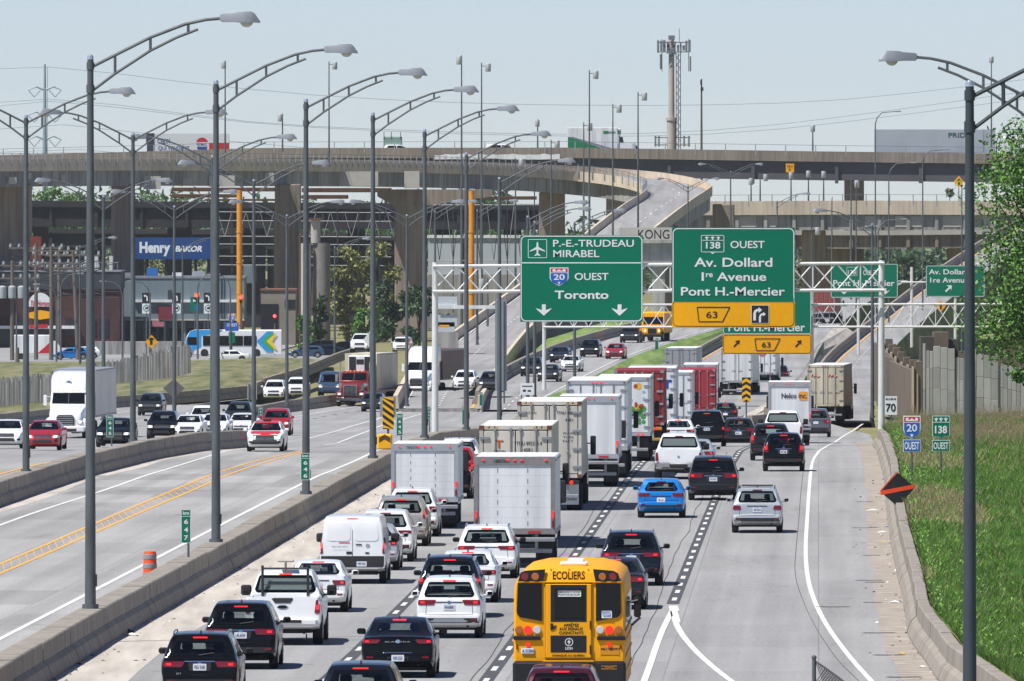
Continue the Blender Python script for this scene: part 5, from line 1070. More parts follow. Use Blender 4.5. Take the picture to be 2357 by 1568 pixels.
def container_truck(name, label, px, d, col, texts=(), h=.0235, z0=1.25, hgt=2.9, L=12.2, w=2.44, cab=P_navy, mud='', chassis_mat=None, dark_gap=True):
    r = empty(name, (X(px, d), d, zg(d)), -h, label, 'container truck', 'semi trailers and containers in the queue'); zt_ = z0 + hgt
    # corrugated box
    mb = MB(); n = int(L / .28); ys = np.linspace(.06, L - .06, 4 * n + 1)
    for sx in (-1, 1):
        vs = []; 
        for i, y in enumerate(ys): o = (w / 2 - (.0 if i % 4 in (0, 3) else .036)) * sx; vs += [(o, y, z0 + .14), (o, y, zt_ - .1)]
        mb.add(vs, [(2 * i, 2 * i + 2, 2 * i + 3, 2 * i + 1) for i in range(len(ys) - 1)])
    mb.box(-w / 2 + .01, w / 2 - .01, .05, L, z0, z0 + .15).box(-w / 2 + .04, w / 2 - .04, L - .1, L - .02, z0 + .1, zt_ - .05); b = mb.build('container_wall', col, r, fix=False)
    MB().box(-w / 2 + .03, w / 2 - .03, .04, L - .02, zt_ - .03, zt_ - .005).build('container_roof', roof_white if col is cont_cream else col, r)
    for x in (-1, 1):
        MB().box(min(x * (w / 2 - .12), x * w / 2), max(x * (w / 2 - .12), x * w / 2), -.01, .1, z0, zt_).box(min(x * (w / 2 - .06), x * (w / 2 + .004)), max(x * (w / 2 - .06), x * (w / 2 + .004)), .1, L, zt_ - .1, zt_ - .002).build('corner_post', col, r)
        for z in (z0 - .004, zt_ - .13): MB().box(min(x * (w / 2 - .16), x * (w / 2 + .012)), max(x * (w / 2 - .16), x * (w / 2 + .012)), -.025, .15, z, z + .135).build('corner_casting', rust if col is cont_cream else frame_grey, r)
    MB().box(-w / 2 + .16, w / 2 - .16, -.015, .08, zt_ - .13, zt_).build('door_header', col, r); MB().box(-w / 2 + .16, w / 2 - .16, -.015, .08, z0, z0 + .14).build('door_sill', col, r)
    if dark_gap: MB().box(-w / 2 + .11, w / 2 - .11, .03, .05, z0 + .12, zt_ - .12).build('door_gasket', black_plastic, r)
    for x in (-1, 1):
        dd = MB().rbox(min(x * .018, x * (w / 2 - .15)), max(x * .018, x * (w / 2 - .15)), -.01, .04, z0 + .17, zt_ - .175, .01).build('door', col, r)
        for i in range(2):
            xx = x * (.17 + i * .52); MB().tube([(xx, -.045, z0 + .06), (xx, -.045, zt_ - .06)], .018, 6).build('lock_rod', frame_grey, dd); MB().rbox(xx - .05, xx + .05, -.07, -.02, zt_ - .2, zt_ - .08, .01).rbox(xx - .05, xx + .05, -.07, -.02, z0 + .08, z0 + .2, .01).rbox(xx - .04, xx + .04, -.08, -.02, z0 + .95, z0 + 1.05, .01).build('rod_bracket', frame_grey, dd)
        for k in range(4):
            zz = z0 + .42 + k * (hgt - .84) / 3; MB().rbox(min(x * (w / 2 - .34), x * (w / 2 - .02)), max(x * (w / 2 - .34), x * (w / 2 - .02)), -.055, -.015, zz - .05, zz + .05, .008).build('hinge', frame_grey, dd)
        if col is cont_cream:
            for k in range(5): q = x * (w / 2 - .24 - k * .09); MB().add([(q - .035, -.02, zt_ - .09), (q + .01, -.02, zt_ - .09), (q + .035, -.02, zt_ - .02), (q - .01, -.02, zt_ - .02)], [(0, 1, 2, 3)]).build('warning_stripe', sign_black if k % 2 else stripe_m, r)
    for (t, cx, cz, tw, th, m, bo) in texts: T(r, t, cx, cz, tw, th, -.02, m, bo)
    chassis(r, L, w, z0, False, 1.4, chassis_mat)
    for x in (-1, 1):
        fl = MB().box(x * .78 - .33, x * .78 + .33, .5, .52, .22, 1.0).build('mud_flap', box_white if mud else black_plastic, r)
        if mud and x > 0: T(fl, mud, x * .78, .42, .5, .09, .49, letter_dark, .01)
        for k in range(2): MB().disc(x * (.62 + k * .22), -.01, 1.08, .075, .04, 14).build('tail_light', tail_lit, r, 40)
    MB().rbox(-1.15, 1.15, .0, .12, 1.0, 1.17, .02).build('rear_bolster', chassis_mat or dark_under, r)
    truck_wheels(r, (1.3, 2.6), w, .5, True); tractor_cab(r, L + .6, w, cab, 3.0); return r
ld = letter_dark
roll_door_truck('box_truck', 'white roll-door box truck at the head of the left lane cars', 977, 468, 2.4, 3.05, 6.5, .98, header='73063578', rad=.42)
roll_door_truck('box_truck', 'larger white roll-door box truck with grey-brown frame in front of the cream container', 1184, 417, 2.6, 3.55, 8.0, 1.1, frame=M('frame_taupe', (.26, .24, .235), .5, .2, var=.15), header='LBB0305')
container_truck('container_truck', 'cream shipping container with orange T logo and black numbers above the box truck', 1186, 441, cont_cream, (('TTNU 892323 4', .42, 3.55, .95, .13, ld, .01), ('45R1', .42, 3.33, .3, .13, ld, .01), ('MAX GR', .05, 2.95, .55, .13, ld, .01), ('T', -.55, 3.52, .3, .27, M('logo_rust', hx('#b4572a'), .6, var=0), .03), ('TRITON', -.55, 3.28, .4, .09, ld, .01)))
container_truck('container_truck', 'taller pale container with white mud flaps right of the cream container', 1264, 496, cont_cream, (('TRITON', -.75, 3.72, .5, .09, ld, .0), ('TTNU 008803 0', .7, 3.72, .85, .12, ld, .01), ('45R1', .75, 3.45, .3, .12, ld, .01), ('MAX GR', .72, 2.95, .4, .08, ld, .0), ('TARE', .72, 2.8, .4, .08, ld, .0), ('NET', .72, 2.65, .4, .08, ld, .0)), mud='I-GENERI')
roll_door_truck('box_truck', 'plain white box truck with red and white bumper tape', 1354, 538, 2.5, 3.75, 7.5, 1.2, lines=False)
swing_trailer('semi_trailer', 'tall white semi trailer with black door seals left of the dark red container', 1373, 556, 2.6, 4.15, 14)
r = swing_trailer('semi_trailer', 'refrigerated trailer with colourful fruit artwork on its doors', 1434, 604, 2.5, 3.9, 12, side=box_alu, door=box_white, rods=2)
rnd = random.Random(3); cols = [M('art_green', hx('#4f8f4a'), .5, var=.3, scale=4), M('art_yellow', hx('#dcae3c'), .5, var=.2), M('art_teal', hx('#69b39c'), .5, var=.2), M('art_red', hx('#b24a3a'), .5, var=.2), M('art_blue', hx('#9cb6cf'), .5, var=.2)]
for i in range(75):
    x, z = rnd.uniform(-1.0, 1.0), rnd.uniform(1.6, 3.5); rr = rnd.uniform(.07, .2); MB().disc(x, -.04, z, rr, .004, 9).build('door_print', cols[0] if z < 2.5 and rnd.random() < .7 else rnd.choice(cols), r)
container_truck('container_truck', 'dark red container with faint white lettering and a yellow chassis', 1470, 644, cont_red2, (), hgt=2.7, chassis_mat=M('chassis_yellow', hx('#b98a2c'), .6, var=.2))
r = swing_trailer('semi_trailer', 'white semi trailer with large blue letters er on its door', 1498, 690, 2.6, 4.15, 14, zb=1.3, lit=True)
T(r, 'er', .75, 3.3, .75, .5, -.05, M('letter_blue', hx('#2b3f9b'), .5, var=0), .03); MB().box(.35, 1.15, -.05, -.045, 2.45, 2.62).build('door_print', M('print_cyan', hx('#7dbde0'), .5, var=0), r); MB().box(.4, 1.1, -.05, -.045, 2.02, 2.16).build('door_print', M('letter_blue', hx('#2b3f9b')), r)
r = swing_trailer('semi_trailer', 'narrow white trailer visible left of the bright red container', 1545, 790, 2.5, 4.0, 12, side=box_white, lit=False)
container_truck('container_truck', 'bright red container with pale diamond placard in the middle of the jam', 1604, 885, cont_red, (), hgt=2.75, cab=P_white)
r = swing_trailer('semi_trailer', 'pale worn trailer with four panels behind the red container', 1611, 968, 2.6, 4.1, 14, side=cream_old, door=box_white, lit=False)
swing_trailer('semi_trailer', 'large plain grey-white trailer beyond the exit gore', 1695, 1100, 2.6, 4.1, 14, lit=False, door=box_white, rods=2, h=.06)
r = swing_trailer('semi_trailer', 'far white truck with pink mark right of the grey-white trailer', 1754, 1180, 2.5, 4.0, 8, lit=False, h=.06)
MB().disc(0, -.05, 3.2, .4, .005, 12).build('door_print', M('print_pink', hx('#cc5a70'), .5, var=.1), r)
swing_trailer('semi_trailer', 'grey far trailer left of the pale worn trailer', 1566, 1090, 2.6, 4.2, 14, side=M('trailer_grey', (.3, .31, .33), .5, var=.1), lit=False, h=.05)
r = swing_trailer('semi_trailer', 'worn cream trailer with small red lettering on the exit ramp', 1899, 940, 2.6, 4.15, 14, side=cream_old, cab=P_white, h=.07, lit=False, frame=cream_old)

for x in (-.7, .55):
    MB().tube([(x - .3, -.05, 3.3), (x - .22, -.05, 3.48), (x - .14, -.05, 3.3), (x, -.05, 3.42), (x + .1, -.05, 3.3), (x + .3, -.05, 3.36)], .03, 5).build('door_print', sign_red, r)
r['label'] = 'worn cream trailer with small red script on the exit ramp'
r = roll_door_truck('box_truck', 'white box truck with dark lettering and an orange square behind the pickup', 1817, 745, 2.44, 3.5, 7, 1.0, lines=False)
T(r, 'Nelco inc.', .25, 2.72, 1.45, .3, -.045, ld, .02); MB().box(.55, 1.02, -.035, -.03, 2.45, 2.95).build('door_print', M('print_orange', hx('#f0a028'), .5, var=0), r)
for x, lb in ((1910, 'far red truck box seen behind the near truss'),):
    swing_trailer('semi_trailer', lb, 1895, 1560, 2.6, 4.0, 10, side=M('trailer_rust_red', hx('#8f4036'), .6, var=.15), lit=False, h=.1, z=-2.2)
# ------------- oncoming lorries (front at +y, rotated to face the camera)
def lorry(name, label, px, d, style, col, h, trailer, tw=2.6, tz=4.1, tL=14, z=None):
    r = empty(name, (0, 0, 0), 0, label, 'lorry', 'oncoming lorries'); L0 = 6.2
    # everything is built with the bumper at y=0 and the tail at -y
    sq = style == 'square'
    hood = []
    for y, hw, zt_, zb in ((-.05, .80 if sq else .86, 1.55 if sq else 1.15, .75), (-.25, .84 if sq else .98, 1.75 if sq else 1.55, .72), (-1.0, .86 if sq else 1.06, 1.88 if sq else 1.82, .72), (-1.9, .95 if sq else 1.12, 1.98, .72), (-2.0, 1.1, 2.0, .72)):
        hood.append([(-hw, y, zb), (hw, y, zb), (hw, y, zt_ - .3), (hw * .93, y, zt_ - .08), (hw * .75, y, zt_), (-hw * .75, y, zt_), (-hw * .93, y, zt_ - .08), (-hw, y, zt_ - .3)])
    MB().rings(hood).build('hood', col, r, 35)
    ht = 2.75 if sq else 2.85; cabr = []
    for y, hw, zt_ in ((-1.95, 1.12, 2.0), (-2.0, 1.14, 2.05), (-2.45, 1.13, ht - .08), (-2.6, 1.13, ht), (-3.6, 1.16, ht + .05), (-5.6, 1.16, ht + .05)):
        cabr.append([(-hw, y, .75), (hw, y, .75), (hw, y, zt_ * .7), (hw * .97, y, zt_ - .1), (hw * .88, y, zt_), (-hw * .88, y, zt_), (-hw * .97, y, zt_ - .1), (-hw, y, zt_ * .7)])
    MB().rings(cabr).build('cab', col, r, 35)
    MB().add([(-1.0, -1.985, 2.09), (1.0, -1.985, 2.09), (.96, -2.40, ht - .12), (-.96, -2.40, ht - .12)], [(0, 1, 2, 3)]).build('windscreen', glass_dark, r)
    MB().box(-.015, .015, -2.2, -2.02, 2.06, 2.1).add([(-.02, -1.975, 2.08), (.02, -1.975, 2.08), (.02, -2.39, ht - .12), (-.02, -2.39, ht - .12)], [(0, 1, 2, 3)]).build('windscreen_pillar', black_plastic, r)
    if not sq:
        fr = []
        for y, hw, zt_ in ((-2.55, 1.05, ht + .02), (-2.75, 1.1, ht + .45), (-3.3, 1.16, 3.75), (-4.2, 1.2, 4.0), (-5.5, 1.22, 4.05)):
            fr.append([(-hw, y, ht - .12), (hw, y, ht - .12), (hw, y, zt_ - .25), (hw * .9, y, zt_ - .06), (hw * .72, y, zt_), (-hw * .72, y, zt_), (-hw * .9, y, zt_ - .06), (-hw, y, zt_ - .25)])
        MB().rings(fr).build('roof_fairing', col, r, 40)
        MB().rbox(-1.0, 1.0, -2.62, -2.3, ht - .13, ht - .06, .03).build('sun_visor', col, r)
    for i in range(5): MB().rbox(-.62 + i * .31 - .05, -.62 + i * .31 + .05, -2.42, -2.3, ht + (.02 if sq else -.02), ht + (.1 if sq else .04), .02).build('marker_light', amber_lit, r)
    # grille with bars
    gw, g0, g1 = (.5, .85, 1.68) if sq else (.52, .78, 1.42)
    g = MB().prism([(-gw, g0), (gw, g0), (gw * 1.02, g1 - .12), (gw * .8, g1), (-gw * .8, g1), (-gw * 1.02, g1 - .12)], -.06, .03).build('grille', black_plastic, r)
    if sq:
        for k in range(9): x = -gw + .08 + k * (2 * gw - .16) / 8; MB().box(x - .012, x + .012, .03, .05, g0 + .04, g1 - .06).build('grille_bar', trim_chrome, g)
        MB().box(-gw - .05, -gw, -.05, .06, g0, g1).box(gw, gw + .05, -.05, .06, g0, g1).box(-gw, gw, -.05, .06, g1 - .02, g1 + .05).build('grille_surround', trim_chrome, g)
    else:
        for k in range(5): z_ = g0 + .08 + k * (g1 - g0 - .16) / 4; MB().box(-gw + .04, gw - .04, .03, .05, z_ - .02, z_ + .02).build('grille_bar', trim_chrome, g)
    MB().rbox(-1.2, 1.2, -.35, .12, .38, .76, .08).build('bumper', trim_chrome if sq else col, r, 40)
    if not sq: MB().rbox(-.7, .7, .1, .13, .42, .6, .02).build('lower_grille', black_plastic, r)
    for x in (-1, 1):
        MB().rbox(min(x * .72, x * 1.06), max(x * .72, x * 1.06), -.3, .0, .86, 1.1, .05).build('headlight', clear_lens, r, 40); MB().rbox(x * .9 - .09, x * .9 + .09, -.1, .02, .93, 1.04, .02).build('lamp_glow', head_lit, r)
        fen = [[(x * hw, y, .55), (x * 1.22, y, .55), (x * 1.22, y, zt_ - .08), (x * 1.1, y, zt_), (x * hw, y, zt_)] for y, hw, zt_ in ((-.1, .8, 1.0), (-.5, .8, 1.22), (-1.2, .85, 1.28), (-1.75, .9, 1.1))]
        MB().rings(fen).build('fender', col, r, 40)
        MB().rbox(min(x * 1.32, x * 1.52), max(x * 1.32, x * 1.52), -2.25, -2.1, 1.95, 2.6, .03).tube([(x * 1.1, -2.2, 2.5), (x * 1.4, -2.2, 2.5)], .02, 5).tube([(x * 1.1, -2.2, 2.05), (x * 1.4, -2.2, 2.05)], .02, 5).build('side_mirror', col if not sq else trim_chrome, r, 40)
        if sq: MB().tube([(x * 1.2, -2.75, 1.2), (x * 1.2, -2.75, 3.5)], .075, 10).build('exhaust_stack', trim_chrome, r, 50); MB().lathe([(.0, 0), (.16, .0), (.16, .25), (0, .25)], (x * .98, -1.6, 1.7), 'y', 14).build('air_cleaner', trim_chrome, r, 40)
    MB().box(-.5, .5, -8.5, -.4, .6, .9).build('tractor_frame', dark_under, r)
    for y in (-1.15, -6.2, -7.5): truck_wheels(r, (y,), 2.5, .5, y < -2)
    # trailer
    y1 = -6.0; mb = MB(); w = tw; mb.box(-w / 2, w / 2, y1 - tL, y1, 1.2, tz); b = mb.build('cargo_box', trailer, r)
    for x in (-1, 1): MB().box(min(x * w / 2, x * (w / 2 + .03)), max(x * w / 2, x * (w / 2 + .03)), y1 - tL, y1, 1.18, 1.3).box(min(x * w / 2, x * (w / 2 + .02)), max(x * w / 2, x * (w / 2 + .02)), y1 - tL, y1, tz - .12, tz - .02).build('side_rail', frame_grey, b)
    truck_wheels(r, (y1 - tL + 1.2, y1 - tL + 2.5), w, .5, True)
    r.location = (X(px, d), d, zg(d) if z is None else z); r.rotation_euler = (0, 0, math.pi - h); return r
r = lorry('white_lorry', 'white oncoming lorry with aerodynamic roof and blue swirl logo', 150, 790, 'aero', P_white, .06, box_alu)
lb_ = M('logo_blue', hx('#2d4690'), .5, var=0)
for k in range(2): MB().tube([(-.14 + .1 * k, -2.72 - .1 * 0, 3.35 + .05 * math.sin(0)), (.0 + .1 * k, -2.78, 3.46), (.12 + .1 * k, -2.74, 3.36)], .03, 5).build('logo', lb_, r)
r = lorry('red_lorry', 'red long-nosed oncoming lorry with chrome stacks and refrigerated trailer', 806, 1040, 'square', paint('lorry_red', hx('#8c2c30'), .2), .13, cream_old, tz=4.15, tL=12)
MB().rbox(-.95, .95, -6.0, -5.55, 2.2, 4.0, .06).build('refrigeration_unit', box_white, r); MB().box(-.9, -.35, -5.55, -5.52, 2.4, 3.9).box(.35, .9, -5.55, -5.52, 2.4, 3.9).box(-.3, .3, -5.55, -5.53, 3.3, 3.7).build('unit_grille', black_plastic, r)
lorry('white_lorry', 'white oncoming tractor unit with dark brown trailer near the gantry post', 957, 1080, 'aero', P_white, .15, brown_m, tz=3.75, tL=12, z=-4.0)
# ------------- school bus
bus_y = M('school_bus_yellow', hx('#f8ab02'), .5, coat=.0, spec=.3, var=.05, scale=.8); bus_blk = M('school_bus_black', (.012, .012, .013), .45, var=.1)
D = 292.7; b = empty('school_bus', (X(1310, D), D, 0), -.0235, 'yellow school bus seen from behind, lettered ECOLIERS', 'school bus'); BW = 1.25
rs = []
for y, dz, k in ((0, -.12, .965), (.06, -.03, .99), (.2, 0, 1), (9.4, 0, 1), (9.6, -.1, .98)):
    t = 3.42 + dz; w = BW * k; rs.append([(-w, y, .72), (w, y, .72), (w, y, 2.75), (w * .985, y, 3.02), (w * .93, y, 3.2), (w * .8, y, t - .1), (w * .5, y, t - .015), (0, y, t), (-w * .5, y, t - .015), (-w * .8, y, t - .1), (-w * .93, y, 3.2), (-w * .985, y, 3.02), (-w, y, 2.75)])
MB().rings(rs).build('body', bus_y, b, 35)
MB().rings([[(-1.05, 9.5, .75), (1.05, 9.5, .75), (1.0, 9.5, 1.7), (-1.0, 9.5, 1.7)], [(-.95, 11.2, .75), (.95, 11.2, .75), (.85, 11.2, 1.35), (-.85, 11.2, 1.35)]]).build('hood', bus_y, b)
def bz(tx, ty): return ((tx - 520) / 410., (1936 - ty) / 410.)
def brect(name, x0, y0, x1, y1, mat, y=-.012, t=.02, r=.0, parent=None):
    a, c = bz(x0, y1), bz(x1, y0); return MB().rbox(a[0], c[0], y - t, y + t, a[1], c[1], min(.012, (c[1] - a[1]) * .2)).build(name, mat, parent or b)
def bpoly(name, pts, mat, y=-.02, t=.02, parent=None): return MB().prism([bz(*p) for p in pts], y - t, y + t).build(name, mat, parent or b)
bpoly('light_panel', [(48, 652), (70, 575), (110, 556), (300, 542), (278, 652)], bus_blk); bpoly('light_panel', [(737, 540), (925, 556), (970, 580), (992, 652), (760, 652)], bus_blk)
def blens(x, y, r, mat, name='lamp', yy=-.035): q = bz(x, y); return MB().disc(q[0], yy, q[1], r / 410., .03, 20).build(name, mat, b, 40)
for x in (112, 920): blens(x, 610, 35, tail_off, 'warning_lamp')
for x in (207, 825): blens(x, 610, 35, M('amber_dark', (.45, .13, .02), .15, var=0, coat=.6), 'warning_lamp')
brect('rain_gutter', 40, 655, 1000, 664, bus_y, -.02)
win = M('bus_glass', (.006, .008, .01), .05, var=0, spec=.35)
bpoly('rear_window', [(45, 672), (268, 672), (268, 1020), (70, 985), (42, 960), (35, 930)], win, -.01); bpoly('rear_window', [(765, 672), (990, 672), (995, 935), (985, 965), (960, 985), (765, 1020)], win, -.01)
dr = brect('emergency_door', 303, 678, 722, 1358, bus_y, -.015, .03); brect('door_seam', 300, 672, 725, 677, bus_blk, -.01); brect('door_seam', 299, 678, 302.5, 1358, M('bus_seam', hx('#a86f10'), .5, var=.1), -.012); brect('door_seam', 723, 678, 726, 1358, M('bus_seam', hx('#a86f10')), -.012)
brect('door_window_seal', 345, 682, 682, 1028, bus_blk, -.04, .012); brect('door_window', 384, 720, 660, 1000, win, -.05, .012)
brect('door_lower_panel', 347, 1150, 678, 1306, bus_blk, -.045, .012); bpoly('door_hinge', [(707, 1020), (720, 1015), (720, 1100), (709, 1090)], bus_blk, -.05, .015); bpoly('door_hinge', [(707, 1240), (720, 1240), (720, 1330), (707, 1320)], bus_blk, -.05, .015)
bpoly('door_handle', [(345, 1040), (368, 1040), (372, 1070), (398, 1055), (392, 1085), (360, 1103), (346, 1100)], bus_blk, -.05, .012)
def btext(t, x0, y0, x1, y1, mat, bold=.01, y=-.052, nm='lettering'): a, c = bz(x0, y1), bz(x1, y0); T(b, t, (a[0] + c[0]) / 2, (a[1] + c[1]) / 2, c[0] - a[0], c[1] - a[1], y, mat, bold, nm)
btext('ECOLIERS', 367, 560, 663, 636, bus_blk, .02, -.004); btext('ARRÊTEZ', 467, 1035, 610, 1070, bus_blk, .03, -.05); btext('AUX SIGNAUX', 428, 1076, 648, 1105, bus_blk, .03, -.05); btext('CLIGNOTANTS', 426, 1113, 650, 1141, bus_blk, .03, -.05)
btext('LION', 484, 1257, 550, 1282, sign_white, .02, -.065); btext('FABRIQUÉ AU QUÉBEC', 364, 1322, 663, 1348, bus_blk, .03, -.05); btext('MJ198397', 812, 1266, 985, 1292, bus_blk, .02, -.013)
q = bz(517, 1212); em = MB().lathe([(.092, -.058), (.092, -.063), (.076, -.063), (.076, -.058)], (q[0], 0, q[1]), 'y', 24); em.f = em.f[:-2]; em.mi = em.mi[:-2]; em.build('emblem', sign_white, b, fix=False); bpoly('emblem', [(525, 1178), (500, 1215), (516, 1215), (508, 1245), (535, 1205), (519, 1205)], sign_white, -.064, .004)
st = brect('sticker', 414, 738, 627, 793, sign_white, -.066, .002); btext('EMERGENCY DOOR', 420, 742, 620, 762, bus_blk, .01, -.07); btext('PORTE DE SECOURS', 420, 768, 620, 788, bus_blk, .01, -.07)
brect('sticker', 815, 922, 911, 990, sign_white, -.034, .002); brect('sticker', 828, 938, 898, 972, sign_blue, -.038, .002); btext('009', 830, 940, 896, 970, sign_white, .03, -.042)
for x, m in ((55, M('amber_dark', (.45, .13, .02))), (138, tail_lit), (223, clear_lens), (803, clear_lens), (887, tail_lit), (970, M('amber_dark', (.45, .13, .02)))): blens(x, 1100, 37, m, 'tail_light', -.015)
for x in (137, 887): blens(x, 1237, 20, tail_lit, 'marker_light', -.015)
brect('bumper_rail', 5, 1155, 255, 1195, bus_blk, -.02, .03); brect('bumper_rail', 775, 1155, 1035, 1195, bus_blk, -.02, .03); brect('reflector', 30, 1240, 46, 1278, tail_off, -.01); brect('reflector', 988, 1240, 1002, 1278, tail_off, -.01)
brect('number_panel', 805, 1240, 985, 1335, M('bus_panel_ochre', hx('#d98f10'), .5, var=.03), -.002, .008); pl_ = brect('licence_plate', 77, 1265, 197, 1322, plate_m, -.02, .015); btext('A 31504', 86, 1280, 190, 1310, plate_txt, .02, -.04, 'plate_number')  # number panel in a deeper yellow than the body
MB().rbox(-1.27, 1.27, -.16, .2, .62, 1.34, .06).build('rear_bumper', bus_blk, b, 40); brect('bumper_stripe', 275, 1380, 750, 1390, bus_y, -.17, .01)
btext('CE VÉHICULE ARRÊTE', 815, 1424, 958, 1436, bus_y, .01, -.165); btext('À TOUS LES', 850, 1438, 925, 1448, bus_y, .01, -.165); btext('PASSAGES À NIVEAU', 815, 1450, 958, 1461, bus_y, .01, -.165)
MB().rbox(-.26, .36, 2.5, 3.2, 3.41, 3.5, .03).rbox(-.08, .28, 2.6, 3.05, 3.49, 3.57, .02).build('roof_hatch', roof_white, b, 40)
for x in (-.42, -.01, .42): MB().rbox(x - .016, x + .016, .03, .1, 3.39, 3.41, .006).build('marker_light', tail_lit, b)
for x in (-1, 1):
    for k in range(8):
        y0 = .6 + k * 1.08; MB().box(min(x * (BW - .01), x * (BW + .008)), max(x * (BW - .01), x * (BW + .008)), y0, y0 + 1.0, 2.05, 2.72).build('side_window', win, b)
    for z in (1.05, 1.4, 1.75, 2.0): MB().rbox(min(x * (BW - .01), x * (BW + .025)), max(x * (BW - .01), x * (BW + .025)), .25, 9.3, z, z + .06, .01).build('rub_rail', bus_y if z != 2.0 else bus_blk, b)
    MB().rbox(min(x * 1.3, x * 1.47), max(x * 1.3, x * 1.47), 10.2, 10.32, 2.0, 2.5, .04).tube([(x * 1.0, 10.2, 2.3), (x * 1.4, 10.2, 2.4)], .03, 6).tube([(x * 1.0, 10.0, 1.6), (x * 1.45, 10.2, 2.0)], .03, 6).build('side_mirror', bus_blk, b, 40)
    truck_wheels(b, (2.6,), 2.4, .48, True); truck_wheels(b, (9.2,), 2.4, .48, False) if x > 0 else None
MB().box(-1.0, 1.0, .4, 9.2, .5, .8).build('chassis', dark_under, b)
# far yellow oncoming bus and city bus
yb = empty('yellow_bus', (X(1503, 1345), 1345, -2.2), math.pi - .1, 'far yellow oncoming bus below the gap between the signs', 'bus')
MB().rbox(-1.2, 1.2, -9, 0, .8, 3.0, .12).rbox(-.9, .9, -.1, 1.3, .7, 1.5, .1).build('body', bus_y, yb, 40); MB().box(-1.0, 1.0, .005, .02, 1.75, 2.5).build('windscreen', glass_dark, yb); MB().rbox(-1.1, 1.1, 1.28, 1.5, .45, .75, .04).build('bumper', bus_blk, yb); MB().rbox(-.45, .45, 1.3, 1.34, .85, 1.35, .03).build('grille', bus_blk, yb)
for x in (-.72, .72): MB().disc(x, 0, 0, .1, .05, 12).build('headlight', head_lit, yb).location = (0, 1.33, 1.1)
truck_wheels(yb, (.6,), 2.3, .48, False); truck_wheels(yb, (-6.2,), 2.3, .48, True)
cb = empty('city_bus', (X(427, 1580), 1580, zg(1580)), 0, 'white and blue city bus with coloured arrow panel crossing behind the fence', 'bus'); K = 1580 / FPX
cblue = M('bus_blue', hx('#1b9ae0'), .35, coat=.5, var=.04); cwhite = M('bus_white', (.78, .79, .8), .35, coat=.4, var=.04)
MB().rings([[(x, 0, .35), (x, 2.5, .35), (x, 2.5, zt_ - .15), (x, 2.3, zt_), (x, .2, zt_), (x, 0, zt_ - .15)] for x, zt_ in ((0, 1.9), (.12, 2.5), (.5, 3.1), (1.1, 3.3), (11.6, 3.3))]).build('body', cwhite, cb, 35)
MB().prism([(.0, .5), (.05, 1.9), (.5, 3.08), (1.1, 3.28), (4.6, 3.28), (3.6, 2.8), (1.9, 2.6), (1.9, 1.2), (1.2, .9), (.4, .5)], -.03, -.005).build('blue_livery', cblue, cb)
MB().box(.2, 1.5, -.05, -.03, 1.45, 2.4).build('side_window', glass_dark, cb)
for k in range(4): MB().box(2.1 + k * 1.65, 3.65 + k * 1.65, -.05, -.03, 1.35, 2.55).build('side_window', glass_dark, cb)
for pts, m in (([(8.6, 1.9), (9.9, 3.1), (10.6, 3.1), (10.6, 2.4), (9.7, 1.9), (10.6, 1.2), (10.6, .6), (9.8, .6)], cblue), ([(9.2, 1.9), (10.3, 2.9), (10.6, 2.9), (10.6, 2.5), (9.9, 1.9), (10.6, 1.2), (10.6, .8), (10.3, .8)], M('bus_green', hx('#4aa64f'), .4, var=.03)), ([(9.8, 1.9), (10.8, 2.8), (11.1, 2.8), (10.5, 1.9), (11.1, .9), (10.8, .9)], M('bus_yellow', hx('#e8c83a'), .4, var=.03))):
    liv = (liv if 'liv' in globals() else -.04) - .02; MB().prism(pts, liv - .01, liv).build('arrow_livery', m, cb)
for x in (2.3, 8.6):
    t, m = wheel_mesh(.5, .3); o = link('wheel', t, cb, (x, .14, .5)); o.rotation_euler = (0, 0, math.pi / 2); link('rim', m, o, (-.1, 0, 0)); o2 = link('wheel', t, cb, (x, 2.36, .5)); o2.rotation_euler = (0, 0, math.pi / 2)
# ---------------------------------------------------------------- interchange structures
FL = [(905, 1010, -4.0), (945, 1150, -3.3), (1000, 1300, -3.0), (1066, 1507, -2.8), (1244, 1640, 3), (1383, 1765, 9), (1440, 1800, 11.4), (1478, 1826, 12.7), (1490, 1842, 13.4), (1484, 1853, 13.9), (1443, 1862, 14.8), (1380, 1867, 15.5), (1300, 1868, 16), (1178, 1855, 16.6), (900, 1815, 17), (600, 1770, 17), (300, 1735, 17), (0, 1705, 16.8), (-250, 1685, 16.5)]
FR = [(1110, 1010, -4.0), (1150, 1150, -3.3), (1185, 1300, -3.0), (1225, 1507, -2.8), (1391, 1640, 3), (1530, 1765, 9), (1592, 1815, 11.8), (1634, 1850, 13.4), (1642, 1872, 14.0), (1607, 1884, 14.8), (1540, 1887, 15.6), (1440, 1888, 16.2), (1330, 1884, 16.6), (1190, 1870, 17), (905, 1830, 17.3), (603, 1785, 17.3), (302, 1750, 17.3), (0, 1720, 17.1), (-250, 1700, 16.8)]
LP = chaikin([Vector((X(a, d), d, z)) for a, d, z in FL]); RP = chaikin([Vector((X(a, d), d, z)) for a, d, z in FR])
fly = empty('flyover', (LP[0].x, LP[0].y, LP[0].z), 0, 'curving elevated flyover ramp with tan parapets sweeping across the picture', 'bridge'); fo = Vector(fly.location)
rows = [[a - fo, (a * 2 + b) / 3 - fo, (a + b * 2) / 3 - fo, b - fo] for a, b in zip(LP, RP)]
sheet('road_deck', rows, concrete_road, fly)
mb = MB(); rs = []
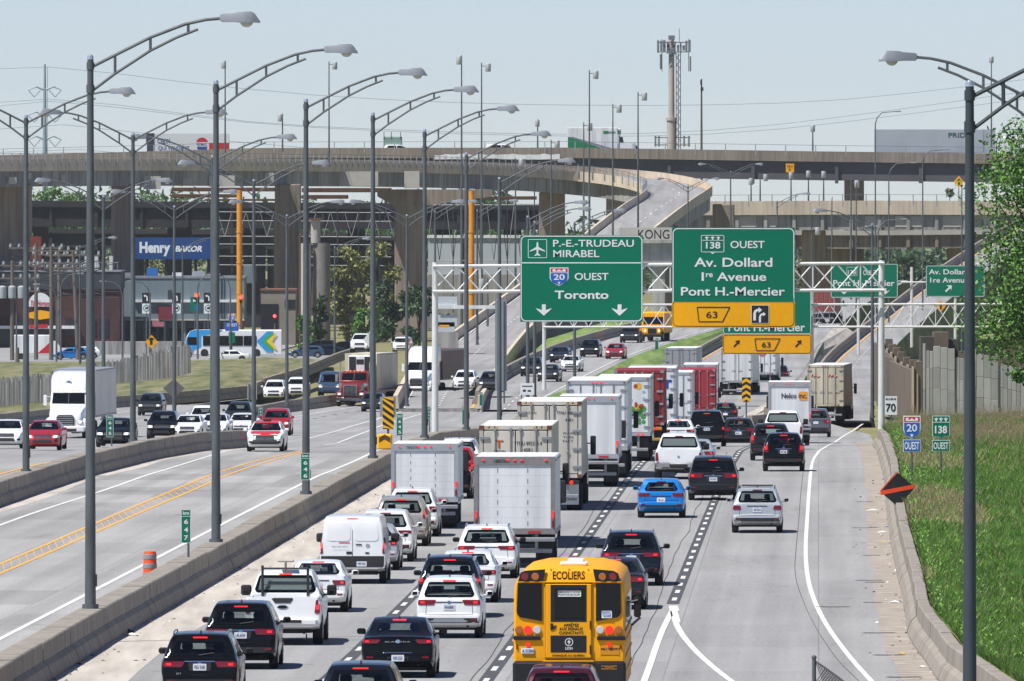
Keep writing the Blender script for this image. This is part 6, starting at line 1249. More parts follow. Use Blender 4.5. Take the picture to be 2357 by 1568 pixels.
for a, b in zip(LP, RP):
    th = 2.5 if a.z > 7 else max(1.5, a.z + 7.5); n = (b - a).normalized()
    rs.append([a - fo + Vector((0, 0, -.02)), b - fo + Vector((0, 0, -.02)), b - fo - n * .9 - Vector((0, 0, .5)), b - fo - n * 1.1 - Vector((0, 0, th)), a - fo + n * 1.1 - Vector((0, 0, th)), a - fo + n * .9 - Vector((0, 0, .5))])
mb.rings(rs); mb.build('girder', bridge_grey, fly, fix=False)
def parapet(P, sgn, h=1.0, t=.32, other=None, mat=bridge_tan, name='parapet'):
    rs = []
    for a, b in zip(P, other):
        n = (b - a); n.z = 0; n.normalize(); q = a - fo
        rs.append([q - n * .02 - Vector((0, 0, .45)), q - n * .02 + Vector((0, 0, h)), q + n * t + Vector((0, 0, h)), q + n * (t + .12) - Vector((0, 0, .03))])
    return MB().rings(rs).build(name, mat, fly, fix=False)
parapet(LP, 1, other=RP); parapet(RP, 1, other=LP)
stripe([p + (q - p).normalized() * .8 for p, q in zip(RP, LP)], .22, orange_paint, .03, parent=None, follow=False, name='lane_marking'); stripe([p + (q - p).normalized() * .8 for p, q in zip(LP, RP)], .2, white_paint, .03, follow=False); stripe([(p + q) * .5 for p, q in zip(LP, RP)], .18, white_paint, .03, dash=(3, 9), follow=False)
i0 = 30; PP, _ = resample(LP[i0:], 2.1)
pm = MB().box(-.07, .07, -.08, .08, .0, 1.0).box(-.07, .07, -.22, .08, -.7, .35).mesh('railing_post', M('railing_galvanised', hx('#a3a9ad'), .6, .2, var=.1))
for p in PP: link('railing_post', pm, fly, p - fo + Vector((0, 0, .95)))
MB().tube([p - fo + Vector((0, 0, 1.9)) for p in PP], .03, 5).build('handrail', steel_pole, fly); MB().tube([p - fo + Vector((0, 0, 1.5)) for p in PP], .02, 5).build('handrail', steel_pole, fly)
def pier(root, px0, px1, d, ytop, depth=3.0, cap=None, mat=bridge_brown, base=None):
    o = Vector(root.location); x0, x1 = X(px0, d) - o.x, X(px1, d) - o.x; zt_ = Z(ytop, d) - o.z; zb = (zg(d) if base is None else base) - .3 - o.z
    MB().rbox(x0, x1, d - o.y, d - o.y + depth, zb, zt_, .15).build('pier', mat, root)
    if cap: c0, c1 = X(cap[0], d) - o.x, X(cap[1], d) - o.x; zc = Z(cap[2], d) - o.z; MB().prism([(c0, zt_ - .02), (c0, zt_ - 1.0), (x0, zc), (x1, zc), (c1, zt_ - 1.0), (c1, zt_ - .02)], d - o.y - .3, d - o.y + depth + .3).build('pier_cap', mat, root)
for a, b, d, y in ((-8, 72, 1712, 424), (256, 302, 1736, 424), (632, 692, 1777, 424)): pier(fly, a, b, d, y)
pier(fly, 908, 972, 1822, 436, cap=(868, 1132, 475)); pier(fly, 1240, 1300, 1872, 442); pier(fly, 1500, 1560, 1790, 520); pier(fly, 1640, 1690, 1868, 470)
rn = random.Random(5)
for px, y0, w, h in ((20, 408, 18, 16), (60, 398, 12, 14), (95, 405, 14, 24), (140, 402, 9, 20), (330, 406, 40, 30), (420, 410, 22, 14), (480, 404, 60, 26), (610, 398, 20, 20), (780, 395, 90, 34), (930, 394, 35, 40)):
    d = float(np.interp(px, [0, 300, 600, 900], [1705, 1735, 1770, 1815])) - .35 + 1.0; p0 = W(px, y0, d)
    MB().box(p0.x - fo.x, p0.x - fo.x + w * d / FPX, d - fo.y - .03, d - fo.y + .4, p0.z - fo.z - h * d / FPX, p0.z - fo.z).build('repair_patch', patch_white, fly)
# straight upper viaduct and lower bridges
def viaduct(name, label, d, pts, thick, depth, par=1.0, mat=bridge_grey, pmat=bridge_tan, posts=None):
    """pts: (px, y of parapet top)"""
    P = [W(a, y, d) for a, y in pts]; o = P[0].copy(); r = empty(name, o, 0, label, 'bridge', 'interchange viaducts')
    MB().rings([[(p.x - o.x, .6, p.z - o.z - par), (p.x - o.x, depth, p.z - o.z - par), (p.x - o.x, depth, p.z - o.z - par - thick), (p.x - o.x, .6, p.z - o.z - par - thick)] for p in P]).build('girder', mat, r, fix=False)
    for y in (0, depth - .3): MB().rings([[(p.x - o.x, y, p.z - o.z - par - .35), (p.x - o.x, y + .35, p.z - o.z - par - .35), (p.x - o.x, y + .35, p.z - o.z), (p.x - o.x, y, p.z - o.z)] for p in P]).build('parapet', pmat, r, fix=False)
    n = 14; 
    for i in range(n): t = i / n; q = P[0].lerp(P[-1], t) - o; MB().box(q.x, q.x + .5, .25, .65, q.z - par - thick + .05, q.z - par - .3).build('girder_rib', mat, r)
    if posts:
        Q, _ = resample([p for p in P if posts[0] <= 1e9], posts[1])
        for p in Q: link('railing_post', pm, r, p - o + Vector((0, .2, -.05)))
        MB().tube([p - o + Vector((0, .2, .9)) for p in P], .03, 5).build('handrail', steel_pole, r)
    return r
brown_dark = M('viaduct_brown_concrete', hx('#94897d'), .9, var=.2, scale=.2, stretch=(1, 1, .3), pos=True, bump=.1, streak=.35); slate = M('viaduct_slate_girder', hx('#57565a'), .8, var=.18, scale=.15, stretch=(1, 1, .3), pos=True)
up_ = viaduct('upper_viaduct', 'long high viaduct running straight behind the flyover to the right edge', 1950, [(-200, 362), (300, 350), (600, 341), (1300, 340), (1900, 349), (2500, 356)], 3.1, 15, 1.2, slate, brown_dark, (0, 4.5))
pier(up_, 1944, 1988, 1955, 404, mat=brown_dark, depth=4); pier(up_, 2420, 2470, 1955, 404, mat=brown_dark, depth=4); pier(up_, 1395, 1440, 1957, 400, mat=brown_dark, depth=4)
lo_ = viaduct('lower_bridge', 'lower bridge at the right with a tan parapet and brown girder', 1915, [(1560, 464), (2000, 462), (2480, 464)], 2.6, 12, 1.7, bridge_grey, bridge_tan, (0, 3.4))
pier(lo_, 1846, 1900, 1920, 530, depth=4); pier(lo_, 2290, 2350, 1920, 530, depth=4)
for px, w in ((1700, 40), (1760, 25), (1990, 45), (2060, 60), (2170, 45), (2260, 30)):
    q = W(px, 498, 1915) - Vector(lo_.location); MB().box(q.x, q.x + w * .064, .52, .62, q.z - 1.6, q.z).build('repair_patch', patch_white, lo_)
l2 = viaduct('under_bridge', 'darker brown beam bridge below the lower bridge at the right', 1945, [(1560, 529), (2000, 531), (2480, 527)], 2.4, 10, .35, brown_dark, patch_white)
pier(l2, 1900, 1960, 1950, 560, mat=brown_dark); pier(l2, 2180, 2250, 1950, 560, mat=brown_dark)
dk = M('dark_girder', (.026, .025, .029), .8, var=.25, scale=.2, stretch=(1, 1, .3), pos=True)  # very dark base colour for the bridges beneath the flyover
db = viaduct('dark_bridge', 'dark steel bridge beneath the flyover at the left', 2010, [(-200, 460), (600, 466), (1260, 470)], 3.4, 12, .6, dk, dk)
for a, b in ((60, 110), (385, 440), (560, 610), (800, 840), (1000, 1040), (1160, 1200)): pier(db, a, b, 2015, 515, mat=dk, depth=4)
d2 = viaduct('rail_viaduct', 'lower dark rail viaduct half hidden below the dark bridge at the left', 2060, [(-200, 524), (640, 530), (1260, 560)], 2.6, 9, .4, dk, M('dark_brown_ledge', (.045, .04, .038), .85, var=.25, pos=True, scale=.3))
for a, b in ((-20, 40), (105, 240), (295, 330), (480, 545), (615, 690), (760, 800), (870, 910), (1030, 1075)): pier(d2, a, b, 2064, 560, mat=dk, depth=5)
gw_ = Sg('graffiti_beam', 'pale concrete beam with black graffiti lettering between the two large signs', 1480, 1490, 700, 'bridge'); gw_.panel(1425, 524, 1560, 553, patch_white, 'beam', 0, 1.5); gw_.panel(1425, 553.3, 1560, 560, bridge_grey, 'ledge', -.5, 2.2); gw_.panel(1425, 560.3, 1560, 602, M('pale_girder', hx('#a5a6a6'), .9, var=.15, scale=.5, pos=True, streak=.2), 'girder', .2, 1.2); gw_.panel(1420, 602.3, 1565, 612, patch_white, 'ledge', -.2, 2)
gw_.text('KONG', 1468, 529, 1540, 550, sign_black, .0, -.02); gw_.panel(1500, 612, 1530, 800, bridge_grey, 'pier', .3, 1.2)
# temporary shoring towers and orange pipes under the flyover
sc_ = empty('shoring_truss', W(480, 640, 1900), 0, 'tangle of pale temporary shoring trusses under the flyover', 'scaffold'); so = Vector(sc_.location); pale = M('pale_scaffold_steel', hx('#9a9c9e'), .6, .3, var=.15); dkst = M('dark_scaffold_steel', hx('#3b3b40'), .7, .3, var=.15)
def sp(px, y, dd=0): return W(px, y, 1900 + dd) - so
for y in (488, 508, 544, 562, 590, 610): MB().tube([sp(485, y), sp(900, y + 2)], .07, 5).build('truss_chord', pale, sc_)
for y in (472, 548, 600): MB().tube([sp(980, y), sp(1245, y)], .08, 5).build('truss_chord', pale, sc_)
for i in range(26):
    a = 485 + i * 16.2; MB().tube([sp(a, 488), sp(a + 16, 545 if i % 2 else 520)] if i % 2 else [sp(a + 16, 488), sp(a, 545)], .05, 4).build('brace', pale if i % 3 else dkst, sc_)
    if i % 3 == 0: MB().tube([sp(a, 470), sp(a, 720)], .09, 5).build('upright', dkst, sc_)
for i in range(17):
    a = 980 + i * 15.6; MB().tube([sp(a, 472), sp(a + 15.6, 600)] if i % 2 else [sp(a + 15.6, 472), sp(a, 600)], .055, 4).build('brace', dkst if i % 3 else pale, sc_)
    if i % 4 == 0: MB().tube([sp(a, 440), sp(a, 720)], .09, 5).build('upright', dkst, sc_)
fwk = M('rusty_formwork', hx('#5a3f2c'), .85, var=.3, scale=.5, stretch=(1, 1, 2))
for x0, x1, y0, y1 in ((395, 630, 432, 441), (395, 545, 447, 455), (694, 900, 433, 443), (694, 800, 449, 458), (470, 630, 458, 463), (985, 1235, 452, 460)):
    a, b = sp(x0, y1, -60), sp(x1, y0, -60); MB().rbox(a.x, b.x, a.y, a.y + 8, a.z, b.z, .05).build('formwork_beam', fwk, sc_)
pipe_o = M('orange_pipe', hx('#d9901f'), .6, var=.12, scale=1.5)
for px, y0, lb in ((551, 438, 'tall orange pipe column behind the grey shop'), (1085, 440, 'tall orange pipe column seen through the gantry truss')):
    d = 1700; r = empty('pipe_column', (X(px, d), d, zg(d)), 0, lb, 'pipe', 'orange pipe columns'); MB().tube([(0, 0, 0), (0, 0, Z(y0, d) - zg(d))], .37, 12).build('pipe', pipe_o, r, 40)
    for k in range(4): MB().lathe([(.37, 3 + 4 * k), (.44, 3 + 4 * k), (.44, 3.2 + 4 * k), (.37, 3.2 + 4 * k)], n=12).build('flange', pipe_o, r)
# high-mast cylinder lights
cyl = MB().lathe([(.0, -.5), (.3, -.5), (.34, -.45), (.34, .42), (.3, .5), (0, .5)], n=14).mesh('lamp_cylinder', M('cylinder_lamp_grey', hx('#b6b8b8'), .5, .2, var=.08), 40)
def mast(px, top, sd, base, d, label, ground_=False):
    zb = zg(d) if ground_ else Z(base, d); zt_ = Z(top, d); r = empty('mast_light', (X(px, d), d, zb), 0, label, 'mast light', 'cylinder mast lights of the interchange')
    MB().tube([(0, 0, 0), (0, 0, zt_ - zb)], [.2 if ground_ else .13, .07], 8).build('pole', steel_pole, r, 40)
    if sd: MB().tube([(0, 0, zt_ - zb - .4), (sd * .75, 0, zt_ - zb - .4)], .05, 5).build('arm', steel_pole, r)
    link('lamp_cylinder', cyl, r, (sd * .8 if sd else 0, 0, zt_ - zb - (.6 if sd else .2)))
MS = [(518, 140, -.25, 352, 1772, 0, 'cylinder light above the white advertising billboard'), (757, 142, 1, 384, 1790, 0, 'cylinder light between the second and third barrier lamps'), (1062, 128, -.35, 0, 1560, 1, 'tallest cylinder light left of the twin cylinder light'), (1108, 145, 1, 0, 1600, 1, 'cylinder light standing right of the tallest one'), (650, 262, -.4, 350, 1790, 0, 'short cylinder light on the flyover at the left'), (1237, 275, -.05, 342, 1951, 0, 'low cylinder light on the viaduct left of the white lorry'), (1356, 162, 1, 0, 1620, 1, 'tall cylinder light in front of the white and green lorry'), (1343, 282, 1, 0, 1700, 1, 'short cylinder light before the white and green lorry'), (1410, 240, 1, 0, 1660, 1, 'cylinder light right of the white and green lorry box'), (1468, 212, 1, 0, 1640, 1, 'cylinder light left of the telecom tower'), (1268, 322, 1, 0, 1720, 1, 'small cylinder light over the flyover parapet'), (1186, 365, 1, 0, 1740, 1, 'small cylinder light below the viaduct near the centre'), (1870, 293, 0, 348, 1951, 0, 'low cylinder light on the viaduct right of the telecom tower'), (2281, 135, 0, 355, 1951, 0, 'tall cylinder light behind the white trailer at the right'), (1728, 415, 0, 464, 1916, 0, 'leftmost small cylinder light in the bright gap'), (1749, 400, 1, 464, 1916, 0, 'second small cylinder light in the bright gap'), (1820, 402, 0, 464, 1916, 0, 'third small cylinder light in the bright gap'), (1860, 398, 0, 464, 1916, 0, 'fourth small cylinder light in the bright gap'), (1895, 399, 0, 464, 1916, 0, 'fifth small cylinder light in the bright gap'), (1958, 414, 1, 0, 1750, 1, 'cylinder light in front of the viaduct pier'), (1867, 522, 1, 0, 1700, 1, 'cylinder light below the lower bridge right of the green sign'), (1122, 640, -.8, 0, 1500, 1, 'cylinder light left of the gantry truss')]
for px, t, sd, bs, d, gr, lb in MS: mast(px, t, sd, bs, d, lb, bool(gr))
# arched and slim poles in the far right
def arch_lamp(px, top, d, lb, sd=1, mat=steel_pole, reach=2.6):
    r = empty('arched_lamp', (X(px, d), d, zg(d)), 0, lb, 'street lamp', 'thin arched street lamps'); h = Z(top, d) - zg(d)
    MB().tube([(0, 0, 0), (0, 0, h - 1.6), (sd * .25, 0, h - .8), (sd * .9, 0, h - .15), (sd * reach, 0, h)], [.13, .08, .07, .06, .05], 7).build('pole', mat, r, 40); MB().rbox(min(sd * reach, sd * (reach + .8)), max(sd * reach, sd * (reach + .8)), -.15, .15, h - .08, h + .1, .04).build('lamp_head', lamp_metal, r)
for px, t, d, sd, lb in ((2014, 257, 1720, 1, 'slim arched lamp left of the white trailer'), (2123, 345, 1650, 1, 'slim arched lamp below the middle of the white trailer'), (2045, 375, 1600, 1, 'slim arched lamp before the dark viaduct at the right'), (2020, 505, 1500, 1, 'short arched lamp before the lower bridge'), (2293, 298, 1700, 1, 'slim arched lamp behind the right tree'), (2213, 420, 1600, 0, 'thin plain pole carrying the yellow diamond sign'), (1970, 420, 1650, 0, 'thin plain pole before the bright gap'), (1914, 455, 1600, 0, 'thin plain pole before the lower bridge')):
    arch_lamp(px, t, d, lb, sd or .02)
for px, t, d, sd, lb in ((38, 672, 1520, -1, 'arched city lamp at the far left leaning left'), (130, 655, 1500, -1, 'arched city lamp with its head before the brick building'), (140, 630, 1520, 1, 'arched city lamp behind the first'), (282, 648, 1520, -1, 'arched city lamp at the corner of the brick building'), (345, 648, 1540, -1, 'arched city lamp before the grey shop'), (530, 633, 1540, -1, 'arched city lamp right of the second barrier lamp'), (455, 632, 1540, 1, 'arched city lamp behind the red traffic light')):
    arch_lamp(px, t, d, lb, sd, reach=1.9)
# yellow signs far right
s = Sg('height_sign', 'small orange height sign on the viaduct at the right', 1948, 1817, 396); s.panel(1808, 377, 1827, 397, sign_yellow); s.text('4,8 m', 1811, 380, 1824, 387, sign_black); s.poly([(1814, 389), (1820, 389), (1817, 394)], sign_black)
for px, y, d, lb in ((2206, 419, 1598, 'yellow diamond warning sign on a pole before the bright sky gap'), (2164, 705, 1500, 'yellow diamond warning sign behind the far truss')):
    s = Sg('warning_sign', lb, d, px, y + 14, group='yellow diamond signs'); s.poly([(px, y - 14), (px + 12, y), (px, y + 14), (px - 12, y)], sign_yellow, 'panel', 0, .03); s.poly([(px - 2, y + 7), (px - 1, y - 2), (px - 4, y - 2), (px, y - 8), (px + 4, y - 2), (px + 2, y + 2), (px + 2, y + 7)], sign_black, 'symbol', -.02); s.post(px, y, y + 40 if y > 600 else y + 45, .05)
# ------------- things on the decks
def deck_z(px, d=1952): return Z(float(np.interp(px, [-200, 300, 600, 1300, 1900, 2500], [362, 350, 341, 340, 349, 356])), 1950) - 1.2
pr = empty('white_trailer', (X(2012, 1953), 1953, deck_z(2150)), 0, 'long white semi trailer with green PRIDE lettering on the viaduct', 'semi trailer'); kk = 1953 / FPX
MB().rbox(0, 278 * kk, 0, 2.6, 1.2, 4.75, .05).build('cargo_box', M('trailer_shaded_white', (.42, .46, .5), .5, var=.08, scale=.3), pr); MB().box(250 * kk, 252 * kk, -.02, 0, 1.3, 4.6).build('box_seam', frame_grey, pr); T(pr, 'PRIDE', 195 * kk, 3.85, 50 * kk, 11 * kk, -.03, M('letter_green', hx('#2f5f52'), .5, var=0), .02)  # white trailer side; its bluish shade is put into the box colour
MB().rbox(290 * kk, 290 * kk + 3.2, .1, 2.5, .8, 3.6, .15).build('tractor_cab', P_white, pr, 40)
for x in (1.2, 2.5, 15, 16.2, 21):
    t, m = wheel_mesh(.5, .3); o = link('wheel', t, pr, (x, .2, .5)); o.rotation_euler = (0, 0, math.pi / 2); o = link('wheel', t, pr, (x, 2.4, .5)); o.rotation_euler = (0, 0, math.pi / 2)
gt = empty('box_truck', (X(1305, 1953), 1953, deck_z(1360)), 0, 'white box lorry with a green corner crossing the viaduct', 'box truck'); MB().rbox(0, 116 * kk, 0, 2.5, 1.0, 4.25, .05).build('cargo_box', box_white, gt); MB().rbox(116 * kk, 124 * kk, .2, 2.3, 3.2, 4.15, .1).build('cab_overhang', box_white, gt)
grn = M('livery_green', hx('#17804f'), .5, var=.05); MB().prism([(.1, 1.2), (5.2, 1.2), (.1, 2.9)], -.02, 0).build('green_livery', grn, gt); MB().prism([(.4, 2.85), (.9, 2.85), (6.6, 1.2), (5.6, 1.2)], -.03, -.005).build('dark_livery', frame_grey, gt); MB().box(5.4, 6.2, -.03, 0, 3.35, 3.75).build('logo', grn, gt); MB().box(6.25, 7.2, -.03, 0, 3.4, 3.7).build('logo', frame_grey, gt); MB().box(7.72, 7.95, .18, .2, 3.3, 3.8).build('logo', grn, gt)
MB().rings([[(x, .25, .9), (x, 2.25, .9), (x, 2.2, z), (x, .3, z)] for x, z in ((118 * kk, 3.1), (7.9, 3.15), (8.6, 2.1), (9.7, 1.85), (9.85, 1.0))]).build('cab', P_white, gt, 40); MB().box(7.85, 8.35, .22, .28, 2.1, 2.85).build('side_window', glass_dark, gt)
for x in (1.6, 8.9):
    t, m = wheel_mesh(.45, .3); o = link('wheel', t, gt, (x, .35, .45)); o.rotation_euler = (0, 0, math.pi / 2); o = link('wheel', t, gt, (x, 2.15, .45)); o.rotation_euler = (0, 0, math.pi / 2)
def side_car(nm, label, kind, col, px, d, z, rz=-math.pi / 2, group='cars crossing on side roads', cat='car'):
    c = Car(nm, label, kind, col, group, cat=cat); c.glasses(True); c.front(False); c.root.location = (X(px, d) - (c.L / 2 if rz < 0 else -c.L / 2), d + .9, z); c.root.rotation_euler = (0, 0, rz); return c
side_car('white_car', 'white car roof on the viaduct above the flyover centre', 'minivan', P_white, 1155, 1953, deck_z(1155)); side_car('white_car', 'white car on the viaduct beside the green netting', 'suv', P_white, 915, 1953, deck_z(915)); side_car('white_van', 'white car under the viaduct lorry near its green corner', 'suv', P_white, 1335, 1958, deck_z(1335)); side_car('grey_van', 'small grey van roof seen past the dark viaduct trailer', 'van', P_silver, 1438, 1959, deck_z(1438), cat='van')
nt = empty('debris_trailer', (X(882, 1954), 1954, deck_z(882)), 0, 'low trailer with green netting and stakes on the viaduct', 'trailer'); MB().rbox(0, 2.8, 0, 2, .8, 2.9, .1).build('netted_load', M('net_green', hx('#7d9a8f'), .8, var=.2), nt)
for x in (.1, 1.2, 2.6): MB().tube([(x, 0, 2.5), (x, 0, 3.6)], .06, 5).build('stake', rust, nt)
for x in (.6, 2.2):
    t, m = wheel_mesh(.4, .25); o = link('wheel', t, nt, (x, .2, .4)); o.rotation_euler = (0, 0, math.pi / 2)
bb = Sg('billboard', 'white roadside billboard with red and blue balloon logo behind the flyover', 1990, 434, 352, 'billboard'); bb.panel(340, 308, 528, 353, M('billboard_white', (.68, .70, .72), .5, var=.05), t=.6); bb.panel(338, 307, 355, 352, M('billboard_dark', (.04, .045, .06), .6, var=.1), y=-.05, t=.7)
rb = M('billboard_blue', hx('#2b4f8f'), .5, var=0); bb.text('CEUX', 362, 320, 392, 331, rb, .02); bb.text('QUI VENDENT', 364, 337, 436, 348, rb, .02); bb.panel(481, 329, 527, 347, sign_red, 'red_panel', -.02, .015); bb.text('DU QUÉBEC', 485, 334, 524, 343, sign_white)
def circ(cx, cy, r, a0, a1, n=14): return [(cx + r * math.cos(math.radians(a0 + (a1 - a0) * k / n)), cy - r * 1.0 * math.sin(math.radians(a0 + (a1 - a0) * k / n))) for k in range(n + 1)]
bb.poly(circ(465, 331, 14, 15, 165), sign_red, 'balloon_logo', -.02); bb.poly([(451, 328), (479, 328), (478, 338), (452, 338)], sign_white, 'balloon_logo', -.02); bb.poly(circ(465, 338, 12, 180, 360), rb, 'balloon_logo', -.02); bb.text('RE/MAX', 453, 329, 477, 337, rb, .02, -.03)
for x in (370, 430, 500): bb.post(x, 350, 420, .25)
tp = empty('white_tarpaulin', W(1000, 366, 1948.6), 0, 'long white tarpaulin draped along the viaduct parapet behind the flyover', 'tarpaulin'); rt = random.Random(3); tx = [(1000 + i * 12, 355 + rt.uniform(-1.5, 2.5) + (3 if i < 2 else 0)) for i in range(25)]; kt = 1948.6 / FPX; MB().prism([((x - 1000) * kt, (366 - y) * kt) for x, y in tx] + [((x - 1000) * kt, -(rt.uniform(0, 2)) * kt) for x, y in tx[::-1]], -.15, .1).build('sheet', box_white, tp)
# ------------- telecom tower, mast, pylon, wires
d = 2100; k = d / FPX; tw = empty('telecom_tower', (X(1545, d), d, zg(d)), 0, 'tall beige telecom monopole with antenna crown and lattice ladder', 'telecom tower'); tz = lambda y: Z(y, d) - zg(d)
beige = M('monopole_beige', hx('#b5aca0'), .7, var=.1, scale=.6); MB().tube([(0, 0, 0), (0, 0, tz(275))], .75, 14).tube([(0, 0, tz(278)), (0, 0, tz(271))], .92, 14).tube([(0, 0, tz(272)), (0, 0, tz(90))], [.5, .44], 14).build('monopole', beige, tw, 40)
for dx, dy in ((.75, -.4), (1.45, -.4), (1.1, .3)): MB().tube([(dx, dy, 0), (dx, dy, tz(122))], .07, 5).build('lattice_leg', steel_pole, tw)
n = 26
for i in range(n):
    a, b = tz(340) + (tz(125) - tz(340)) * i / n, tz(340) + (tz(125) - tz(340)) * (i + 1) / n; MB().tube([(.75, -.4, a), (1.45, -.4, b)] if i % 2 else [(1.45, -.4, a), (.75, -.4, b)], .05, 4).build('lattice_brace', steel_pole, tw)
for y in (98, 120): MB().tube([((1514 - 1545) * k, 0, tz(y)), ((1588 - 1545) * k, 0, tz(y))], .09, 6).tube([(-1.6, -1.2, tz(y)), (1.6, -1.2, tz(y))], .07, 5).tube([(0, 0, tz(y)), (0, -1.2, tz(y))], .07, 5).build('antenna_frame', steel_pole, tw)
ant = M('antenna_grey', hx('#767c81'), .5, var=.08)
for px, y0, y1, w in ((1514, 93, 122, 5), (1528, 93, 121, 7), (1545, 82, 92, 15), (1586, 92, 121, 6), (1520, 125, 160, 4.5), (1588, 130, 165, 4), (1538, 100, 118, 6), (1560, 104, 120, 5), (1573, 105, 117, 6), (1521, 94, 118, 5), (1536, 96, 124, 4), (1552, 96, 126, 5), (1566, 97, 122, 4), (1579, 94, 119, 5), (1545, 112, 134, 13)):
    MB().rbox((px - 1545 - w / 2) * k, (px - 1545 + w / 2) * k, -1.0, -.7, tz(y1), tz(y0), .04).build('antenna_panel', ant, tw)
MB().tube([((1523 - 1545) * k, -.6, tz(90)), ((1523 - 1545) * k, -.6, tz(166))], .06, 5).tube([((1584 - 1545) * k, -.6, tz(90)), ((1584 - 1545) * k, -.6, tz(165))], .06, 5).tube([((1563 - 1545) * k, 0, tz(98)), ((1563 - 1545) * k, 0, tz(66))], .05, 5).build('antenna_pipe', steel_pole, tw)
for px in (1508, 1516, 1574, 1585): MB().rbox((px - 1547) * k, (px - 1543) * k, -.5, -.2, tz(338), tz(313), .03).build('antenna_panel', ant, tw)
MB().tube([((1505 - 1545) * k, -.3, tz(317)), ((1588 - 1545) * k, -.3, tz(317))], .08, 5).tube([((1505 - 1545) * k, -.3, tz(334)), ((1588 - 1545) * k, -.3, tz(334))], .08, 5).build('antenna_frame', steel_pole, tw)
r = empty('slim_mast', (X(1614, 2050), 2050, zg(2050)), 0, 'slim dark mast with small antennas right of the telecom tower', 'mast'); h = Z(182, 2050) - zg(2050); MB().tube([(0, 0, 0), (0, 0, h)], [.35, .12], 8).build('pole', M('mast_brown', hx('#5d564f'), .7, var=.1), r, 40); MB().rbox(-.15, .3, -.3, .1, h - 1.9, h - 1.3, .03).rbox(-.2, .05, -.3, .1, h - .9, h - .2, .03).build('antenna', dkst, r)
d = 2400; k = d / FPX; pyl = empty('transmission_pylon', (X(103, d), d, zg(d)), 0, 'pale steel transmission pylon with three crossarms at the upper left', 'pylon'); tz = lambda y: Z(y, d) - zg(d)
pst = M('pylon_steel', hx('#8fa0ab'), .6, .2, var=.08); MB().tube([(0, 0, 0), (0, 0, tz(355)), (0, 0, tz(148))], [.5, .42, .18], 10).build('shaft', pst, pyl, 40); MB().tube([(.5, .3, 0), (.5, .3, tz(155))], .04, 4).build('ladder', pst, pyl)
for y in (204, 262, 318):
    for sx in (-1, 1):
        MB().tube([(0, 0, tz(y + 4)), (sx * 20 * k, 0, tz(y - 4)), (sx * 38 * k, 0, tz(y + 4))], [.24, .16, .08], 6).build('crossarm', pst, pyl); MB().tube([(sx * 38 * k, 0, tz(y + 4)), (sx * 24 * k, 0, tz(y + 20))], .08, 5).tube([(sx * 10 * k, 0, tz(y + 4)), (sx * 24 * k, 0, tz(y + 20))], .08, 5).build('insulator', pst, pyl)
wire_m = M('wire_grey', hx('#8494a0'), .6, .3, var=0)
for i, (pts, lb) in enumerate((([(-40, 160), (103, 148), (589, 211), (1000, 237), (1450, 245), (1850, 238), (2100, 215), (2400, 178)], 'highest thin power line crossing the whole sky'), ([(-40, 238), (127, 224), (350, 252), (600, 286), (1000, 304), (1400, 312), (1700, 298), (2000, 262), (2400, 205)], 'upper of the two middle power lines'), ([(-40, 248), (79, 228), (300, 250), (600, 288), (1000, 308), (1400, 316), (1700, 308), (2000, 275), (2400, 222)], 'lower of the two middle power lines'), ([(-40, 300), (127, 282), (300, 304), (420, 316), (700, 340)], 'power line sagging behind the billboard'), ([(-40, 352), (79, 338), (300, 352), (400, 362)], 'lowest power line above the flyover parapet'))):
    P, _ = resample(chaikin([W(a, b, 2400) for a, b in pts]), 12); o = P[0]; r = MB().tube([p - o for p in P], .045, 4).build('power_line', wire_m); r.location = o; tag(r, lb, 'power line', 'power lines')
# ---------------------------------------------------------------- left-hand town
sheet('city_street', [[(X(-120, d), d, zg(d) + .02), (X(300, d), d, zg(d) + .02), (X(a, d), d, zg(d) + .02)] for d, a in ((1340, 430), (1420, 560), (1500, 700), (1560, 820), (1640, 900))], concrete_road, kind='structure')
rows = []
for y in range(640, 1500, 10):
    c = XC(y); rows.append([(c - .4, y, zg(y) + .25), (c - 3, y, zg(y) + .5 + .15 * math.sin(y * .07)), (c - 8, y, zg(y) + .6), (c - 15, y, zg(y) + .25), (c - 26, y, zg(y) + .1), (c - 70, y, zg(y) - .02)])
sheet('grass_bank', rows, M('dry_bank_grass', hx('#4a552c'), .95, scale=.7, bump=.8, pos=True, col2=hx('#8d8660'), bscale=4, stretch=(1, .05, 1)), kind='structure')
brick = M('dark_brick', hx('#4a2f2c'), .9, var=.25, scale=1.2, bump=.3); brick_top = M('dark_metal_fascia', (.035, .042, .052), .6, var=.15, scale=.4, stretch=(1, 1, .3)); siding = M('grey_blue_siding', hx('#75858c'), .7, var=.1, scale=.3, stretch=(3, 1, .2)); shop_dark = M('shopfront_dark', (.02, .02, .024), .3, var=.1)
class Bd(Sg): pass
def bld(label, d, px0, px1, ytop, depth, cat='building', name='building'):
    s = Sg(name, label, d, px0, YH + (HC - zg(d)) * FPX / d, cat, 'town buildings'); s.px1 = px1; s.depth = depth; return s
def blk(s, name, x0, y0, x1, y1, mat, y=0.0, depth=None): 
    a, b = s.p(x0, y1), s.p(x1, y0); return MB().box(a[0], b[0], y, y + (depth or s.depth), a[1], b[1]).build(name, mat, s.root)
s = bld('dark brick commercial building with oval restaurant signs at the far left', 1700, -90, 275, 625, 18); gy = s.oy
blk(s, 'wall', -90, 664, 275, gy, brick, .3); blk(s, 'fascia', -94, 625, 278, 666, brick_top, 0); blk(s, 'cornice', -95, 623, 279, 626, frame_grey, -.1)
for x0, x1 in ((40, 62), (150, 172), (196, 220), (228, 250)): blk(s, 'window', x0, 735, x1, 775, shop_dark, .2, .2)
